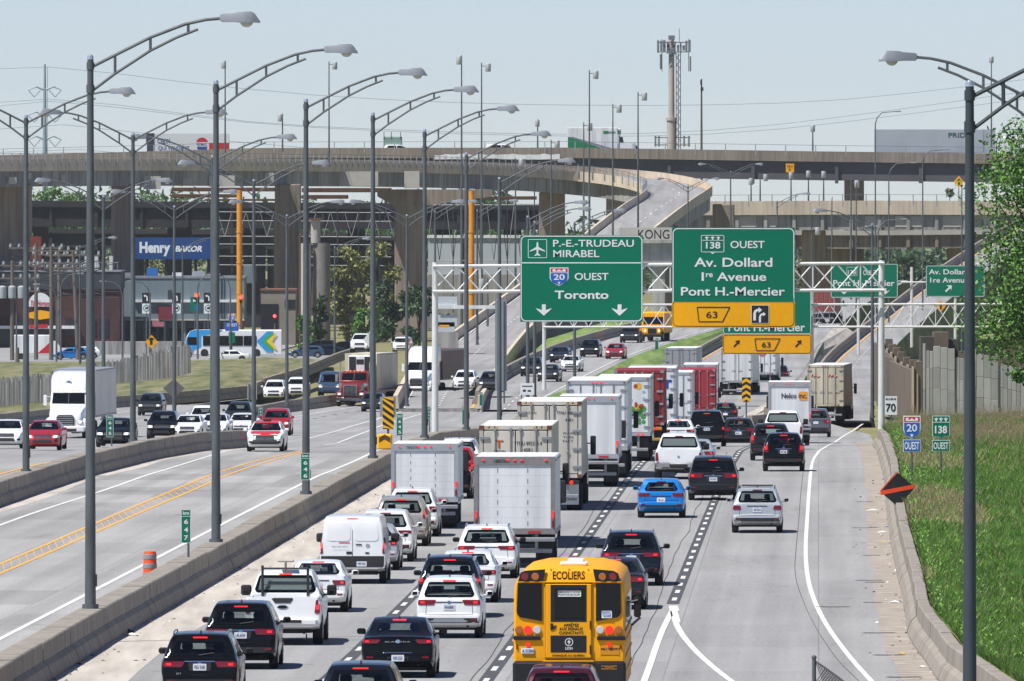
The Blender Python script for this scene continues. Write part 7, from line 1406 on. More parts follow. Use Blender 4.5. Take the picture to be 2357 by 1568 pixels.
blk(s, 'shopfront', -60, 758, 140, gy, shop_dark, .15, .3); blk(s, 'awning', -60, 750, 180, 757, box_white, -.9, 1.3)
s.poly(circ(92, 700, 26, 0, 180) + [(66, 706), (118, 706)], sign_white, 'oval_sign', -.3, .3); s.text('Tim Hortons', 70, 692, 116, 705, sign_red, .02, -.34, .15)
s.poly([(66, 720), (92, 714), (118, 718), (117, 732), (92, 736), (67, 732)], sign_yellow, 'oval_sign', -.3, .3); s.poly([(68, 748), (110, 746), (110, 755), (68, 756)], sign_red, 'oval_sign', -.95, .1); blk(s, 'roof_letters', 74, 683, 106, 689, sign_yellow, .1, .1)
blk(s, 'chimney', 66, 545, 90, 640, M('red_chimney', hx('#7c3a2c'), .9, var=.2, scale=1), 6, 3); blk(s, 'roof_unit', 165, 640, 180, 650, frame_grey, 2, 2)
for x in (190, 213, 247): blk(s, 'roof_light', x, 590, x + 8, 628, M('pale_roof_panel', (.6, .6, .58), .6, var=.1), 8, 2)
for x in range(-80, 270, 12): blk(s, 'roof_rail_post', x, 603, x + 1.2, 625, frame_grey, 3, .1)
blk(s, 'roof_rail', -80, 604, 270, 605.5, frame_grey, 2.95, .1)
s = bld('grey-blue clad shop building with a white ledge and red sign boxes', 1720, 268, 562, 637, 16); gy = s.oy
blk(s, 'wall', 268, 640, 562, 738, siding, 0); blk(s, 'shopfront', 270, 736, 560, gy, shop_dark, .6, 3); blk(s, 'ledge', 305, 690, 550, 696, box_white, -.5, .6); blk(s, 'roof_edge', 266, 636, 564, 641, frame_grey, -.1, 16.2); blk(s, 'base_panel', 270, 735, 562, 738, cream_old, -.2, .3)
for x0, x1 in ((515, 517), (508, 511)): blk(s, 'downpipe', x0, 645, x1, 735, brick_top, -.1, .12)
blk(s, 'sign_box', 365, 706, 395, 736, M('maroon_sign', hx('#7e2b38'), .5, var=.15), -.4, .35); blk(s, 'sign_box', 350, 739, 378, 752, M('pink_sign', hx('#b5777d'), .5, var=.1), -.3, .25)
for x in range(278, 556, 22): blk(s, 'shop_window', x, 756, x + 14, 790, glass_dark, .5, .15)
for x in range(284, 560, 46): blk(s, 'shop_pillar', x, 740, x + 5, gy, siding, .35, .3)
blk(s, 'roof_tank', 336, 617, 361, 637, M('blue_tank', hx('#2a72b5'), .5, var=.08), 3, 2.5); blk(s, 'roof_unit', 395, 628, 420, 637, box_white, 3, 2); blk(s, 'roof_unit', 275, 628, 300, 637, frame_grey, 2, 2); blk(s, 'roof_unit', 440, 625, 470, 637, box_alu, 4, 2)
s = Sg('billboard', 'blue rooftop billboard lettered Henry BAKOR', 1728, 398, 640, 'billboard'); s.panel(309, 547, 488, 597, M('billboard_navy', hx('#15437c'), .5, var=.06), t=.5); s.text('Henry', 321, 557, 392, 590, sign_white, .05, -.02); s.text('BAKOR', 404, 566, 467, 580, sign_white, .05, -.02, .25)
for x in (338, 382, 450, 480): s.post(x, 560, 640, .2, dkst, .7)
s = bld('cream low building behind the traffic lights left of the silo', 1740, 562, 690, 612, 12); blk(s, 'wall', 600, 668, 680, s.oy, M('cream_wall', hx('#8f887d'), .85, var=.12, scale=.4)); blk(s, 'upper_wall', 560, 612, 588, 652, siding, -.2, 6); blk(s, 'roof_edge', 598, 665, 682, 669, M('rust_edge', hx('#8a6350'), .8, var=.2), -.15, 12.2); blk(s, 'garage_door', 600, 700, 640, s.oy, shop_dark, -.1, .2); blk(s, 'window', 655, 690, 680, 710, shop_dark, -.1, .2)
# silo
d = 1660; k = d / FPX; sl = empty('old_silo', (X(726, d), d, zg(d)), 0, 'old white concrete silo with peeling walls and ivy', 'silo'); tz = lambda y: Z(y, d) - zg(d); chalk = M('chalky_white', hx('#aaa59c'), .9, var=.3, scale=.5, stretch=(1, 1, .4))
MB().tube([(-22 * k, 0, 0), (-22 * k, 0, tz(560))], 12 * k, 16).build('silo_drum', chalk, sl, 40); MB().tube([(14 * k, 1, 0), (14 * k, 1, tz(560))], 20 * k, 16).build('silo_drum', M('silo_grey', hx('#7f7b76'), .9, var=.25, scale=.4), sl, 40); MB().tube([(0, .5, tz(560)), (0, .5, tz(506))], 11 * k, 12).build('stack', chalk, sl, 40); MB().rbox(-15 * k, 15 * k, -.5, 2, tz(503), tz(506), .05).build('stack_rim', rust, sl)
MB().tube([(-36 * k, 0, 0), (-36 * k, 0, tz(545)), (-33 * k, 0, tz(538))], .12, 6).build('downpipe', rust, sl)
# white sheds beyond the trusses
s = bld('long white shed seen through the trusses right of centre', 1985, 980, 1250, 545, 14); blk(s, 'wall', 985, 545, 1060, 632, M('shed_white', hx('#b8c0c6'), .6, var=.06, scale=.3, stretch=(2, 1, .2))); blk(s, 'wall', 1072, 548, 1250, 632, M('shed_white', hx('#b8c0c6'))); blk(s, 'roof', 983, 542, 1252, 547, box_white, -.3, 14.6); blk(s, 'gap_wall', 1060, 560, 1072, 632, shop_dark, .3, 13); blk(s, 'base_wall', 983, 632, 1252, s.oy, bridge_grey, -.2, 14)
s = bld('white stacked site cabins below the gantry at centre left', 1300, 1006, 1052, 700, 5); 
for y in (684, 726, 742): blk(s, 'cabin_wall', 1006, y, 1052 if y < 740 else 1046, y + 26 if y < 740 else y + 22, M('cabin_white', hx('#bcc4ca'), .6, var=.08), 0, 4)
blk(s, 'plinth', 1004, 764, 1054, s.oy, bridge_grey, -.1, 5); blk(s, 'cabin_stripe', 1010, 748, 1034, 752, sign_yellow, -.02, .03); blk(s, 'white_beam', 1004, 703, 1142, 711, box_white, -.3, .4)
# low wall and guard rails along the street
o = sheet('ground_pad', [[(X(-100, 1600), 1600, zg(1600) + .01), (X(600, 1600), 1600, zg(1600) + .01)], [(X(-100, 1760), 1760, zg(1760) + .01), (X(700, 1760), 1760, zg(1760) + .01)]], concrete_road, kind='structure')
r = empty('street_wall', W(215, 818, 1605), 0, 'low grey concrete wall along the town street', 'wall'); kk2 = 1605 / FPX
for i in range(9): MB().rbox(i * 24 * kk2, (i * 24 + 23.4) * kk2, 0, .4, -.2, 32 * kk2, .03).build('wall_panel', bridge_grey, r)
# wooden utility poles with transformers
wood = M('weathered_wood_pole', hx('#6a635c'), .9, var=.2, scale=3, stretch=(1, 1, .2))
for px, t, d, lb, arms in ((28, 600, 1520, 'wooden utility pole with three grey transformers at the far left', 3), (83, 560, 1530, 'thin dark utility pole behind the first double-arm lamp', 1), (118, 566, 1525, 'stout wooden utility pole left of the tallest lamp', 2), (136, 575, 1540, 'second wooden utility pole in the cluster', 2), (168, 577, 1530, 'leaning wooden utility pole beside the tallest lamp', 2), (40, 800, 1480, 'short dark street post near the left edge', 0)):
    h = Z(t, d) - zg(d); r = empty('utility_pole', (X(px, d), d, zg(d)), 0, lb, 'utility pole', 'wooden utility poles'); MB().tube([(.6 if 'leaning' in lb else 0, 0, 0), (0, 0, h)], [.26, .18], 8).build('pole', wood, r, 40)
    for a in range(arms):
        z = h - .6 - a * 1.5; MB().rbox(-3.2, 3.2, -.1, .1, z - .09, z + .09, .02).build('crossarm', wood, r)
        for q in range(7): x = -3 + q; MB().lathe([(.0, z + .1), (.13, z + .1), (.17, z + .3), (.1, z + .36), (.15, z + .5), (0, z + .55)], (x, 0, 0), n=8).build('insulator', M('porcelain_grey', hx('#a9b2b6'), .25, var=.05), r)
    if arms == 3:
        for q in (-1.1, 0, 1.1): MB().lathe([(.0, h - 4.4), (.42, h - 4.4), (.45, h - 4.2), (.45, h - 3.1), (.3, h - 2.95), (0, h - 2.9)], (q, -.45, 0), n=12).build('transformer', M('transformer_grey', hx('#a8adb0'), .5, .1, var=.08), r, 40)
rw2 = random.Random(6); wires = MB()
for i in range(14):
    x0, x1 = rw2.uniform(-40, 60), rw2.uniform(120, 290); y0, y1 = rw2.uniform(575, 690), rw2.uniform(575, 700); P_ = [W(x0 + (x1 - x0) * t / 8, y0 + (y1 - y0) * t / 8 + 14 * (t / 8) * (1 - t / 8) * rw2.uniform(.9, 1.1) * 3, 1527 + i) for t in range(9)]; wires.tube(P_, .05, 4)
tag(wires.build('overhead_wiring', dkst), 'tangle of dark overhead wiring among the wooden utility poles', 'wiring', kind='stuff')
# town street signs and signals
def small_sign(label, d, x0, y0, x1, y1, mat, base=822, draw=None, nm='street_sign', post=True):
    s = Sg(nm, label, d, (x0 + x1) / 2, base, 'street sign', 'small town signs'); s.panel(x0, y0, x1, y1, mat)
    if draw: draw(s)
    if post: s.post((x0 + x1) / 2, y1 - 2, base + 6, .07)
    return s
for x, lb in ((337, 'black lane arrow sign over a white sign, left one'), (406, 'black lane arrow sign over a white sign, middle one'), (479, 'black lane arrow sign beside the second barrier lamp')):
    s = small_sign(lb, 1600, x - 10, 674, x + 10, 697, sign_black); bend_arrow(s, x + 3, 678, .5, sign_white, -.02, -1); s.panel(x - 10, 699, x + 10, 722, sign_white); s.poly(circ(x, 710, 8, 0, 359), M('ring_green', hx('#4d8a78'), .5, var=0), 'ring', -.01); s.poly(circ(x, 710, 5.6, 0, 359), sign_white, 'ring', -.02); s.poly([(x - 3, 708), (x + 4, 706), (x + 4, 712), (x - 3, 712)], sign_black, 'symbol', -.03)
s = small_sign('green guide sign below a red traffic light in the town', 1600, 438, 684, 459, 717, sign_green); s.poly([(444, 690), (454, 690), (456, 694), (444, 695)], sign_white, 'print', -.01); s.panel(448, 703, 457, 715, sign_blue, 'route_panel', -.02, .015)
small_sign('maroon hanging sign left of the second lamp', 1610, 386, 668, 396, 690, brick_top, post=False)
s = small_sign('blue route 20 west sign above the city bus', 1560, 518, 742, 549, 762, sign_blue); s.text('OUEST', 522, 745, 546, 752, sign_white); shield20(s, 525, 722, 541, 742)
small_sign('small green sign in front of the city bus', 1540, 526, 765, 541, 790, sign_green)
s = Sg('warning_sign', 'yellow diamond warning sign before the grey shop', 1480, 348, 830, group='yellow diamond signs'); s.poly([(349, 771), (363, 787), (348, 803), (334, 787)], sign_yellow, 'panel', 0, .03); s.poly([(345, 794), (345, 784), (340, 780), (348, 777), (356, 780), (351, 784), (351, 794)], sign_black, 'symbol', -.01); s.post(348, 790, 838, .06)
for x, y, lb in ((453, 681, 'amber-backed traffic light showing red beside the green guide sign'), (554, 685, 'traffic light showing red right of the second barrier lamp'), (632, 728, 'dark traffic light showing red above the city bus tail')):
    s = Sg('traffic_light', lb, 1600, x, 815, 'traffic light', 'town traffic lights'); s.panel(x - 6, y - 7, x + 6, y + 16, sign_yellow if x < 600 else sign_black, 'backplate', 0, .2); s.panel(x - 3, y - 5, x + 3, y + 13, sign_black, 'housing', -.12, .1); q = s.p(x, y); MB().disc(q[0], -.15, q[1], .2, .05, 12).build('red_lamp', M('signal_red', (1, .03, .03), .3, emit=6, var=0), s.root); s.post(x, y + 10, 822, .09)
# town traffic
for a in (('white_car', 'white low car in front of the city bus', 'sedan', P_white, 528, 1480, math.pi / 2), ('silver_car', 'silver car left of the city bus', 'hatch', P_silver, 392, 1560, math.pi * .8), ('blue_car', 'bright blue car behind the lamp posts at the left', 'hatch', P_blue, 165, 1530, math.pi / 2), ('white_car', 'white car parked at the far left street', 'hatch', P_white, 190, 1545, math.pi / 2), ('navy_car', 'dark blue car right of the city bus', 'hatch', P_tblue, 705, 1560, math.pi / 2), ('navy_car', 'second dark blue car in the row right of the city bus', 'sedan', P_navy, 752, 1575, math.pi / 2), ('grey_car', 'dark grey car behind the row right of the city bus', 'suv', P_char, 735, 1620, math.pi / 2), ('black_car', 'black car at the end of the dark row', 'suv', P_black, 790, 1600, math.pi / 2)):
    side_car(a[0], a[1], a[2], a[3], a[4], a[5], zg(a[5]) + .03, a[6], 'cars on the town street')
v = empty('delivery_truck', (X(30, 1535), 1535, zg(1535)), 0, 'white delivery truck with a red triangle behind the lamp posts', 'truck'); MB().rbox(0, 4.4, 0, 2.2, .7, 2.9, .08).build('cargo_box', box_white, v); MB().prism([(2.9, .75), (4.3, .75), (4.3, 2.0)], -.03, 0).build('red_triangle', sign_red, v); MB().rings([[(x, .1, .6), (x, 2.1, .6), (x, 2.1, z), (x, .1, z)] for x, z in ((4.4, 2.2), (5.0, 2.2), (5.6, 1.4), (6.2, 1.25), (6.3, .7))]).build('cab', P_white, v, 40)
for x in (1.0, 5.5):
    t, m = wheel_mesh(.42, .28); o = link('wheel', t, v, (x, .2, .42)); o.rotation_euler = (0, 0, math.pi / 2); o = link('wheel', t, v, (x, 2.0, .42)); o.rotation_euler = (0, 0, math.pi / 2)
for i, (px, y) in enumerate(((936, 812), (940, 806))):
    r = empty('traffic_cone', (X(px, 1400), 1400 + 3 * i, Z(y, 1400) - .6), 0, 'orange traffic cone beside the small white car' if i == 0 else 'second orange traffic cone behind the first', 'cone', 'traffic cones'); MB().lathe([(.3, 0), (.3, .05), (.2, .06), (.05, 1.6), (0, 1.62)], n=12).build('cone_body', org, r, 40); MB().lathe([(.135, .7), (.14, .72), (.1, 1.1), (.095, 1.12)], n=12).build('reflective_band', sign_white, r)
# grey picket fence: thousands of thin pickets
mb = MB(); rnf = random.Random(2)
for run in (((-40, 985, 953), (30, 1005, 944), (105, 1030, 934), (160, 1060, 924)), ((205, 1180, 906), (300, 1200, 884), (380, 1222, 866), (437, 1240, 852))):
    fp, L = resample(chaikin([W(a, y, d) for a, d, y in run]), .36)
    for p in fp:
        h = 2.45 + rnf.uniform(-.3, .25); w = rnf.uniform(.05, .09); t = rnf.uniform(-.06, .06); mb.k = rnf.choice([0, 0, 1, 2]); mb.add([(p.x - w, p.y, p.z - .3), (p.x + w, p.y, p.z - .3), (p.x + w + t, p.y, p.z + h - .1), (p.x + t, p.y, p.z + h), (p.x - w + t, p.y, p.z + h - .1), (p.x - w, p.y + .03, p.z - .3), (p.x + w, p.y + .03, p.z - .3), (p.x + w + t, p.y + .03, p.z + h - .1), (p.x + t, p.y + .03, p.z + h), (p.x - w + t, p.y + .03, p.z + h - .1)], [(0, 1, 2, 3, 4), (9, 8, 7, 6, 5), (1, 6, 7, 2), (2, 7, 8, 3), (3, 8, 9, 4), (4, 9, 5, 0)])
pick = mb.build('picket_fence', [M('weathered_grey_slats', hx('#8b8b8a'), .9, var=.25, scale=.6), M('weathered_dark_slats', hx('#6a6a6a'), .9, var=.2), M('weathered_pale_slats', hx('#a9a8a5'), .9, var=.2)], None, fix=False); tag(pick, 'weathered grey picket snow fence along the grass bank', 'fence', kind='stuff')

# ---------------------------------------------------------------- right-hand bank
def bank_z(x, y): e = x - XR(y) - .6; return zg(y) + .86 + .05 * max(0, e) + .12 * math.sin(x * .5 + y * .05) * min(1, e * .3)
rows = []
for y in range(180, 1010, 6):
    x0 = XR(min(y, 700)) + .62 + (0 if y < 700 else (y - 700) * .036); rows.append([(x0 + e, y, bank_z(x0 + e, y) if e > .1 else zg(y) + .84) for e in (0, .4, 1, 2, 3.5, 5, 7, 10, 14, 20, 30, 45)])
bank = sheet('grass_slope', rows, M('slope_grass', hx('#4d6626'), .95, scale=.5, bump=.7, pos=True, col2=hx('#747b3f'), bscale=6), kind='structure')
leafg = [M('blade_green', hx('#648c33'), .6, var=.35, scale=.4, pos=True), M('blade_dark_green', hx('#4a6d25'), .6, var=.35, scale=.4, pos=True), M('blade_dry', hx('#a3946f'), .8, var=.2, scale=.4, pos=True)]
rg = np.random.default_rng(4); N = 115000
yy = 285 + 520 * rg.random(N) ** 1.35; pxx = np.empty(N); vs = np.empty((N * 3, 3)); mi = np.empty(N, int)
ee = rg.random(N); nz = rg.random(N)
for i in range(N):
    y = yy[i]; x0 = XR(min(y, 700)) + .66 + (0 if y < 700 else (y - 700) * .036); xm = X(2470, y) - x0; e = ee[i] * max(1.0, xm); x = x0 + e
    z = bank_z(x, y); patch_ = math.sin(x * .9 + 1.3 * math.sin(y * .045)) + math.sin(y * .06 + x * .35); dry = patch_ > .75 or (y > 520 and rg.random() < .08)
    h = (.10 + .15 * nz[i]) * (1.4 if dry else 1.0) * (1 + (y - 285) / 900.); a = rg.random() * 6.283; w = .018 + .016 * rg.random() + y * 1.6e-5; l = h * .5 * rg.normal()
    dx, dy = math.cos(a) * w, math.sin(a) * w * .3
    vs[3 * i] = (x - dx, y - dy, z - .02); vs[3 * i + 1] = (x + dx, y + dy, z - .02); vs[3 * i + 2] = (x + l, y + l * .3, z + h)
    mi[i] = 2 if (dry and rg.random() < .7) or rg.random() < .06 else (0 if rg.random() < .6 else 1)
mb = MB(); mb.v = vs.tolist(); mb.f = [(3 * i, 3 * i + 1, 3 * i + 2) for i in range(N)]; mb.mi = mi.tolist()
tag(mb.build('slope_grass_blades', leafg, None, fix=False), 'long green and dry grass covering the right-hand slope', 'grass', kind='stuff')
# broad-leaved weeds by the barrier
wm = MB(); 
for i in range(900):
    y = 300 + 330 * rg.random(); x = XR(y) + .7 + rg.random() ** 2 * 2.2; z = bank_z(x, y) + .05 + .3 * rg.random(); a = rg.random() * 6.28; l = .12 + .12 * rg.random(); c, s_ = math.cos(a) * l, math.sin(a) * l
    wm.add([(x, y, z), (x + c * .5 - s_ * .2, y + s_ * .5 + c * .2, z + .08), (x + c, y + s_, z + .02), (x + c * .5 + s_ * .2, y + s_ * .5 - c * .2, z + .08)], [(0, 1, 2, 3)])
tag(wm.build('weeds', leafg[0], None, fix=False), 'low leafy weeds spilling over the right barrier', 'weeds', kind='stuff')
# brown dead stalks near the sound wall
wm = MB()
for i in range(1000):
    y = 560 + 250 * rg.random(); x = X(2075 + 300 * rg.random(), y); z = bank_z(x, y); h = .4 + .8 * rg.random(); t = h * .35 * rg.normal(); w = .02; wm.add([(x - w, y, z), (x + w, y, z), (x + t, y, z + h)], [(0, 1, 2)])
tag(wm.build('dead_stalks', M('dead_stalk', hx('#8f7a66'), .9, var=.25), None, fix=False), 'brown dead stalks below the concrete sound wall', 'weeds', kind='stuff')
# concrete sound wall: planks in stepped bays
pan = [M('sound_wall_concrete', hx('#a8a59e'), .9, var=.14, scale=.8, stretch=(1, 1, .3), bump=.3), M('sound_wall_concrete_dark', hx('#98958e'), .9, var=.14, scale=.8, stretch=(1, 1, .3), bump=.3)]
D = 800; wall = empty('sound_wall', (X(2123, D), D, bank_z(X(2123, D), D) - .6), 0, 'stepped grey concrete sound wall above the grassy slope at the right', 'wall'); wo = Vector(wall.location); kw = D / FPX
def wp(px0, px1, y0, y1, yo, m): a = X(px0, D) - wo.x; b = X(px1, D) - wo.x; MB().rbox(a + .012, b - .012, yo, yo + .16, Z(y1, D) - wo.z, Z(y0, D) - wo.z, .015).build('wall_panel', pan[m], wall)
rw = random.Random(8)
for (x0, x1, w, yt, ym, yb_, slope) in ((2123, 2130, 7, 791, 850, 985, .1), (2131, 2147, 8, 807, 846, 985, .2), (2147, 2198, 16.7, 797, 846, 985, .17), (2198, 2247, 9.5, 823, 873, 990, .17), (2247, 2298, 16.7, 815, 867, 995, .15), (2298, 2410, 10.2, 839, 892, 1000, .22)):
    x = x0; i = 0
    while x < x1 - 2:
        e = min(x1, x + w); dy = (x - x0) * slope; yo = .0 if int(x0) % 2 else .12
        wp(x, e, yt + dy, ym + dy, yo + rw.uniform(0, .015), rw.random() < .35); wp(x, e, ym + dy + .6, ym + dy + 48, yo + rw.uniform(0, .015), rw.random() < .35); wp(x, e, ym + dy + 48.6, yb_, yo + rw.uniform(0, .015), rw.random() < .35); x = e
brn = M('wall_shadow_shed_brown', hx('#6d5f52'), .9, var=.2, scale=1, stretch=(1, 1, .3)); tanw = M('wall_face_tan', hx('#a08d77'), .9, var=.18, scale=1, stretch=(1, 1, .3))  # brown puts the receding wall's shadow sides into colour; sheds share it
fw = empty('receding_wall', (X(2120, 830), 830, -2.5), 0, 'receding wall posts, shadow sides coloured brown, stepping away beside the exit ramp', 'wall'); fo2 = Vector(fw.location)
for i, (px, yt) in enumerate(((2112, 832), (2100, 828), (2086, 822), (2072, 810), (2062, 800), (2052, 792), (2044, 780))):
    d = 835 + i * 32; a = Vector((X(px - 7, d), d, 0)) - fo2; zt_ = Z(yt, d) - fo2.z; zb = zg(d) + .2 - fo2.z
    MB().rbox(a.x, a.x + 17 * d / FPX, a.y, a.y + 1.2, zb, zt_, .03).build('wall_post', brn, fw); MB().rbox(a.x - 4.5 * d / FPX, a.x - .03, a.y - .1, a.y + 3, zb, zt_ - .35, .03).build('wall_panel', tanw, fw); MB().rbox(a.x + 5 * d / FPX, a.x + 8 * d / FPX, a.y - .12, a.y - .02, zb, zt_ - .8, .02).build('wall_panel', tanw, fw); MB().rbox(a.x - 2.2 * d / FPX, a.x + 6 * d / FPX, a.y + 4, a.y + 31, zb, zt_ - .6, .03).build('wall_panel', brn, fw)
# dark boxes (house backs) above the wall
s = bld('dark stained timber sheds behind the sound wall', 900, 2110, 2420, 770, 6); s.root['group'] = 'town buildings'
for x0, y0, x1 in ((2120, 776, 2150), (2150, 765, 2182), (2205, 812, 2226), (2252, 782, 2298), (2298, 770, 2330), (2180, 782, 2206), (2330, 775, 2420)): blk(s, 'shed_wall', x0, y0, x1, 900, brn if x0 % 4 else M('dark_shed', hx('#4a4640'), .9, var=.2), 0 if x0 % 4 else .6, 5)
blk(s, 'base_wall', 2112, 895, 2420, s.oy, brn, -.1, 5)

# ---------------------------------------------------------------- trees
leaf_cols = {'fresh': [hx('#527f28'), hx('#375a1f'), hx('#6f9736')], 'dark': [hx('#35502c'), hx('#283e25'), hx('#486336')], 'yellow': [hx('#7d8044'), hx('#5f6a36'), hx('#969353')], 'grey': [hx('#6b7a58'), hx('#556648'), hx('#7f8c66')]}
bark = M('bark', hx('#4f443a'), .95, var=.25, scale=4, stretch=(1, 1, .2))
LMATS = {k: [M('leaf_%s_%d' % (k, i), c, .55, var=.2, scale=.3, pos=True) for i, c in enumerate(v)] for k, v in leaf_cols.items()}
def tree(name, label, base, h, rx, n, leaf, kind, seed, z0f=.3, blobs=14, group='trees beyond the highway', trunk_r=None, ry=None, limbs=7, lean=0.0):
    rg = np.random.default_rng(seed); r = empty(name, base, 0, label, 'tree' if h > 4 else 'bush', group); ry = ry or rx * .8
    tr = trunk_r or h * .025; mb = MB().tube([(0, 0, -.2), (lean * .3, .05 * h * .2, h * .35), (lean, 0, h * .8)], [tr, tr * .75, tr * .25], 8)
    cen = []
    for i in range(blobs):
        t = rg.random() ** .8; z = h * (z0f + (1 - z0f) * t * .92); k = math.sqrt(max(.08, 1 - ((z / h - (z0f + .45 * (1 - z0f))) / (.62 * (1 - z0f))) ** 2)); a = rg.random() * 6.283; q = rg.random() ** .5 * .75
        cen.append((math.cos(a) * q * rx * k + lean * z / h, math.sin(a) * q * ry * k, z, rx * (.28 + .2 * rg.random())))
    for i in range(min(limbs, blobs)):
        c = cen[i]; mb.tube([(lean * .3, 0, h * (.15 + .4 * rg.random())), (c[0] * .5, c[1] * .5, c[2] * .8), (c[0], c[1], c[2])], [tr * .5, tr * .3, tr * .08], 5)
    mb.build('trunk', bark, r, 50)
    ci = rg.integers(0, blobs, n); C = np.array(cen)[ci]; u = rg.normal(size=(n, 3)); u /= np.linalg.norm(u, axis=1)[:, None]; rad = C[:, 3] * (.45 + .6 * rg.random(n))
    P = C[:, :3] + u * rad[:, None] * np.array([1, 1, .75]); P[:, 2] = np.maximum(P[:, 2], .1 * h * z0f)
    nrm = u * .5 + rg.normal(size=(n, 3)) * .8 + np.array([0, 0, .4]); nrm /= np.linalg.norm(nrm, axis=1)[:, None]
    t1 = np.cross(nrm, rg.normal(size=(n, 3))); t1 /= np.linalg.norm(t1, axis=1)[:, None]; t2 = np.cross(nrm, t1); L = leaf * (.6 + .8 * rg.random(n))[:, None]
    V = np.stack([P - t1 * L, P + t2 * L * .55, P + t1 * L, P - t2 * L * .55], 1).reshape(-1, 3); m = MB(); m.v = V.tolist(); m.f = [(4 * i, 4 * i + 1, 4 * i + 2, 4 * i + 3) for i in range(n)]; m.mi = rg.choice(3, n, p=[.5, .3, .2]).tolist()
    m.build('crown', LMATS[kind], r, fix=False); return r
big = Vector((X(2440, 520), 520, bank_z(X(2440, 520), 520)))
tree('leafy_tree', 'leafy green tree filling the right edge beside the dark lamp post', big, 14.2, 4.2, 36000, .085, 'fresh', 11, .30, 80, trunk_r=.2, group='trees by the right-hand bank', limbs=26)
tree('leafy_bush', 'bushy green shrub above the sound wall at the right edge', Vector((X(2385, 760), 760, bank_z(X(2385, 760), 760))), 4.2, 1.6, 2600, .16, 'fresh', 12, .1, 16, group='trees by the right-hand bank')
for i, (px, yt, d, w, kind, lb, n) in enumerate((
    (800, 560, 1765, 62, 'yellow', 'pale yellow-green willow right of the old silo', 1500), (868, 552, 1790, 60, 'yellow', 'yellowish spreading tree behind the third lamp', 1300), (905, 640, 1740, 55, 'dark', 'dense green tree under the hammerhead pier', 1200), (965, 655, 1730, 45, 'dark', 'dense green bush left of the gantry post', 1000), (850, 700, 1640, 40, 'fresh', 'bright green shrub behind the white pickup', 700), (735, 640, 1655, 26, 'dark', 'ivy-covered thicket against the old silo', 700), (700, 722, 1640, 24, 'fresh', 'small green shrub at the foot of the silo', 500), (1020, 720, 1560, 25, 'grey', 'grey-green shrub behind the gantry post', 400),
    (40, 520, 1800, 42, 'fresh', 'green tree between the piers at the far left', 900), (110, 425, 2200, 60, 'fresh', 'tree crown rising above the dark bridge at the left', 900), (170, 432, 2220, 50, 'fresh', 'second tree crown above the dark bridge', 800), (330, 440, 2250, 60, 'fresh', 'tree crown above the dark bridge behind the second double-arm lamp', 800), (420, 436, 2230, 45, 'grey', 'slim tree crown above the dark bridge', 600), (720, 445, 2240, 70, 'fresh', 'broad tree crown seen under the flyover near the third lamp', 800), (830, 448, 2260, 60, 'fresh', 'tree crown under the flyover left of the hammerhead pier', 700), (1130, 452, 2270, 60, 'fresh', 'tree crown above the trusses near the centre', 700), (1000, 456, 2265, 50, 'fresh', 'small tree crown above the trusses behind the gantry', 600),
    (350, 532, 2080, 45, 'yellow', 'yellow-green tree behind the blue billboard', 600), (430, 540, 2090, 45, 'grey', 'grey-green tree behind the billboard lettering', 600), (560, 555, 2095, 40, 'grey', 'hazy tree right of the blue billboard', 600), (900, 590, 2090, 60, 'dark', 'dark tree below the trusses behind the willow', 700), (1190, 600, 2090, 60, 'grey', 'hazy tree behind the airport sign edge', 600),
    (1850, 568, 2080, 32, 'yellow', 'yellow-green bush below the under bridge, left end', 700), (1905, 580, 2070, 34, 'yellow', 'second yellow-green bush below the under bridge', 700), (1960, 574, 2085, 34, 'yellow', 'tall pale bush left of the distant green sign', 700), (2020, 586, 2075, 34, 'grey', 'grey-green bush behind the distant green sign', 700), (2080, 580, 2085, 36, 'dark', 'dark green bush between the two distant green signs', 700), (2140, 588, 2080, 34, 'dark', 'dark green bush above the last distant sign', 700), (2200, 586, 2090, 34, 'fresh', 'green bush left of the dark lamp post', 600), (2260, 590, 2090, 34, 'dark', 'green bush behind the right tree', 500), (1790, 585, 2090, 36, 'dark', 'dark bush behind the exit 63 sign', 500), (1720, 600, 2100, 36, 'grey', 'bush hidden between the large signs', 400), (2185, 428, 1925, 10, 'grey', 'small bare shrub growing on the lower bridge', 120))):
    z = zg(d) if yt > 430 or d > 2100 else zg(d)
    if d == 1925: z = Z(466, d)
    h = Z(yt, d) - z; tree('far_tree', lb, (X(px, d), d, z), h, w * d / FPX, n * 2, .26 if d > 1500 else .2, kind, 20 + i, .05 if yt > 500 else .35, 18)
# distant wooded horizon: one mass
rg = np.random.default_rng(9); m = MB(); n = 52000; xx = -300 + 700 * rg.random(n); yy = 2600 + 500 * rg.random(n); hh = np.where(xx < 0, 20, 9) + 2.5 * np.sin(xx * .021) + 3 * np.sin(xx * .07 + 1) + 2 * rg.normal(size=n)
zz = -7 + np.maximum(.5, hh) * rg.random(n) ** .45; V = np.stack([np.stack([xx, yy, zz], 1) + rg.normal(size=(n, 3)) * .65 for _ in range(4)], 1).reshape(-1, 3); m.v = V.tolist(); m.f = [(4 * i, 4 * i + 1, 4 * i + 2, 4 * i + 3) for i in range(n)]; m.mi = rg.integers(0, 3, n).tolist(); tag(m.build('distant_woodland', LMATS['dark'], None, fix=False), 'distant wooded horizon behind the interchange', 'woodland', kind='stuff')
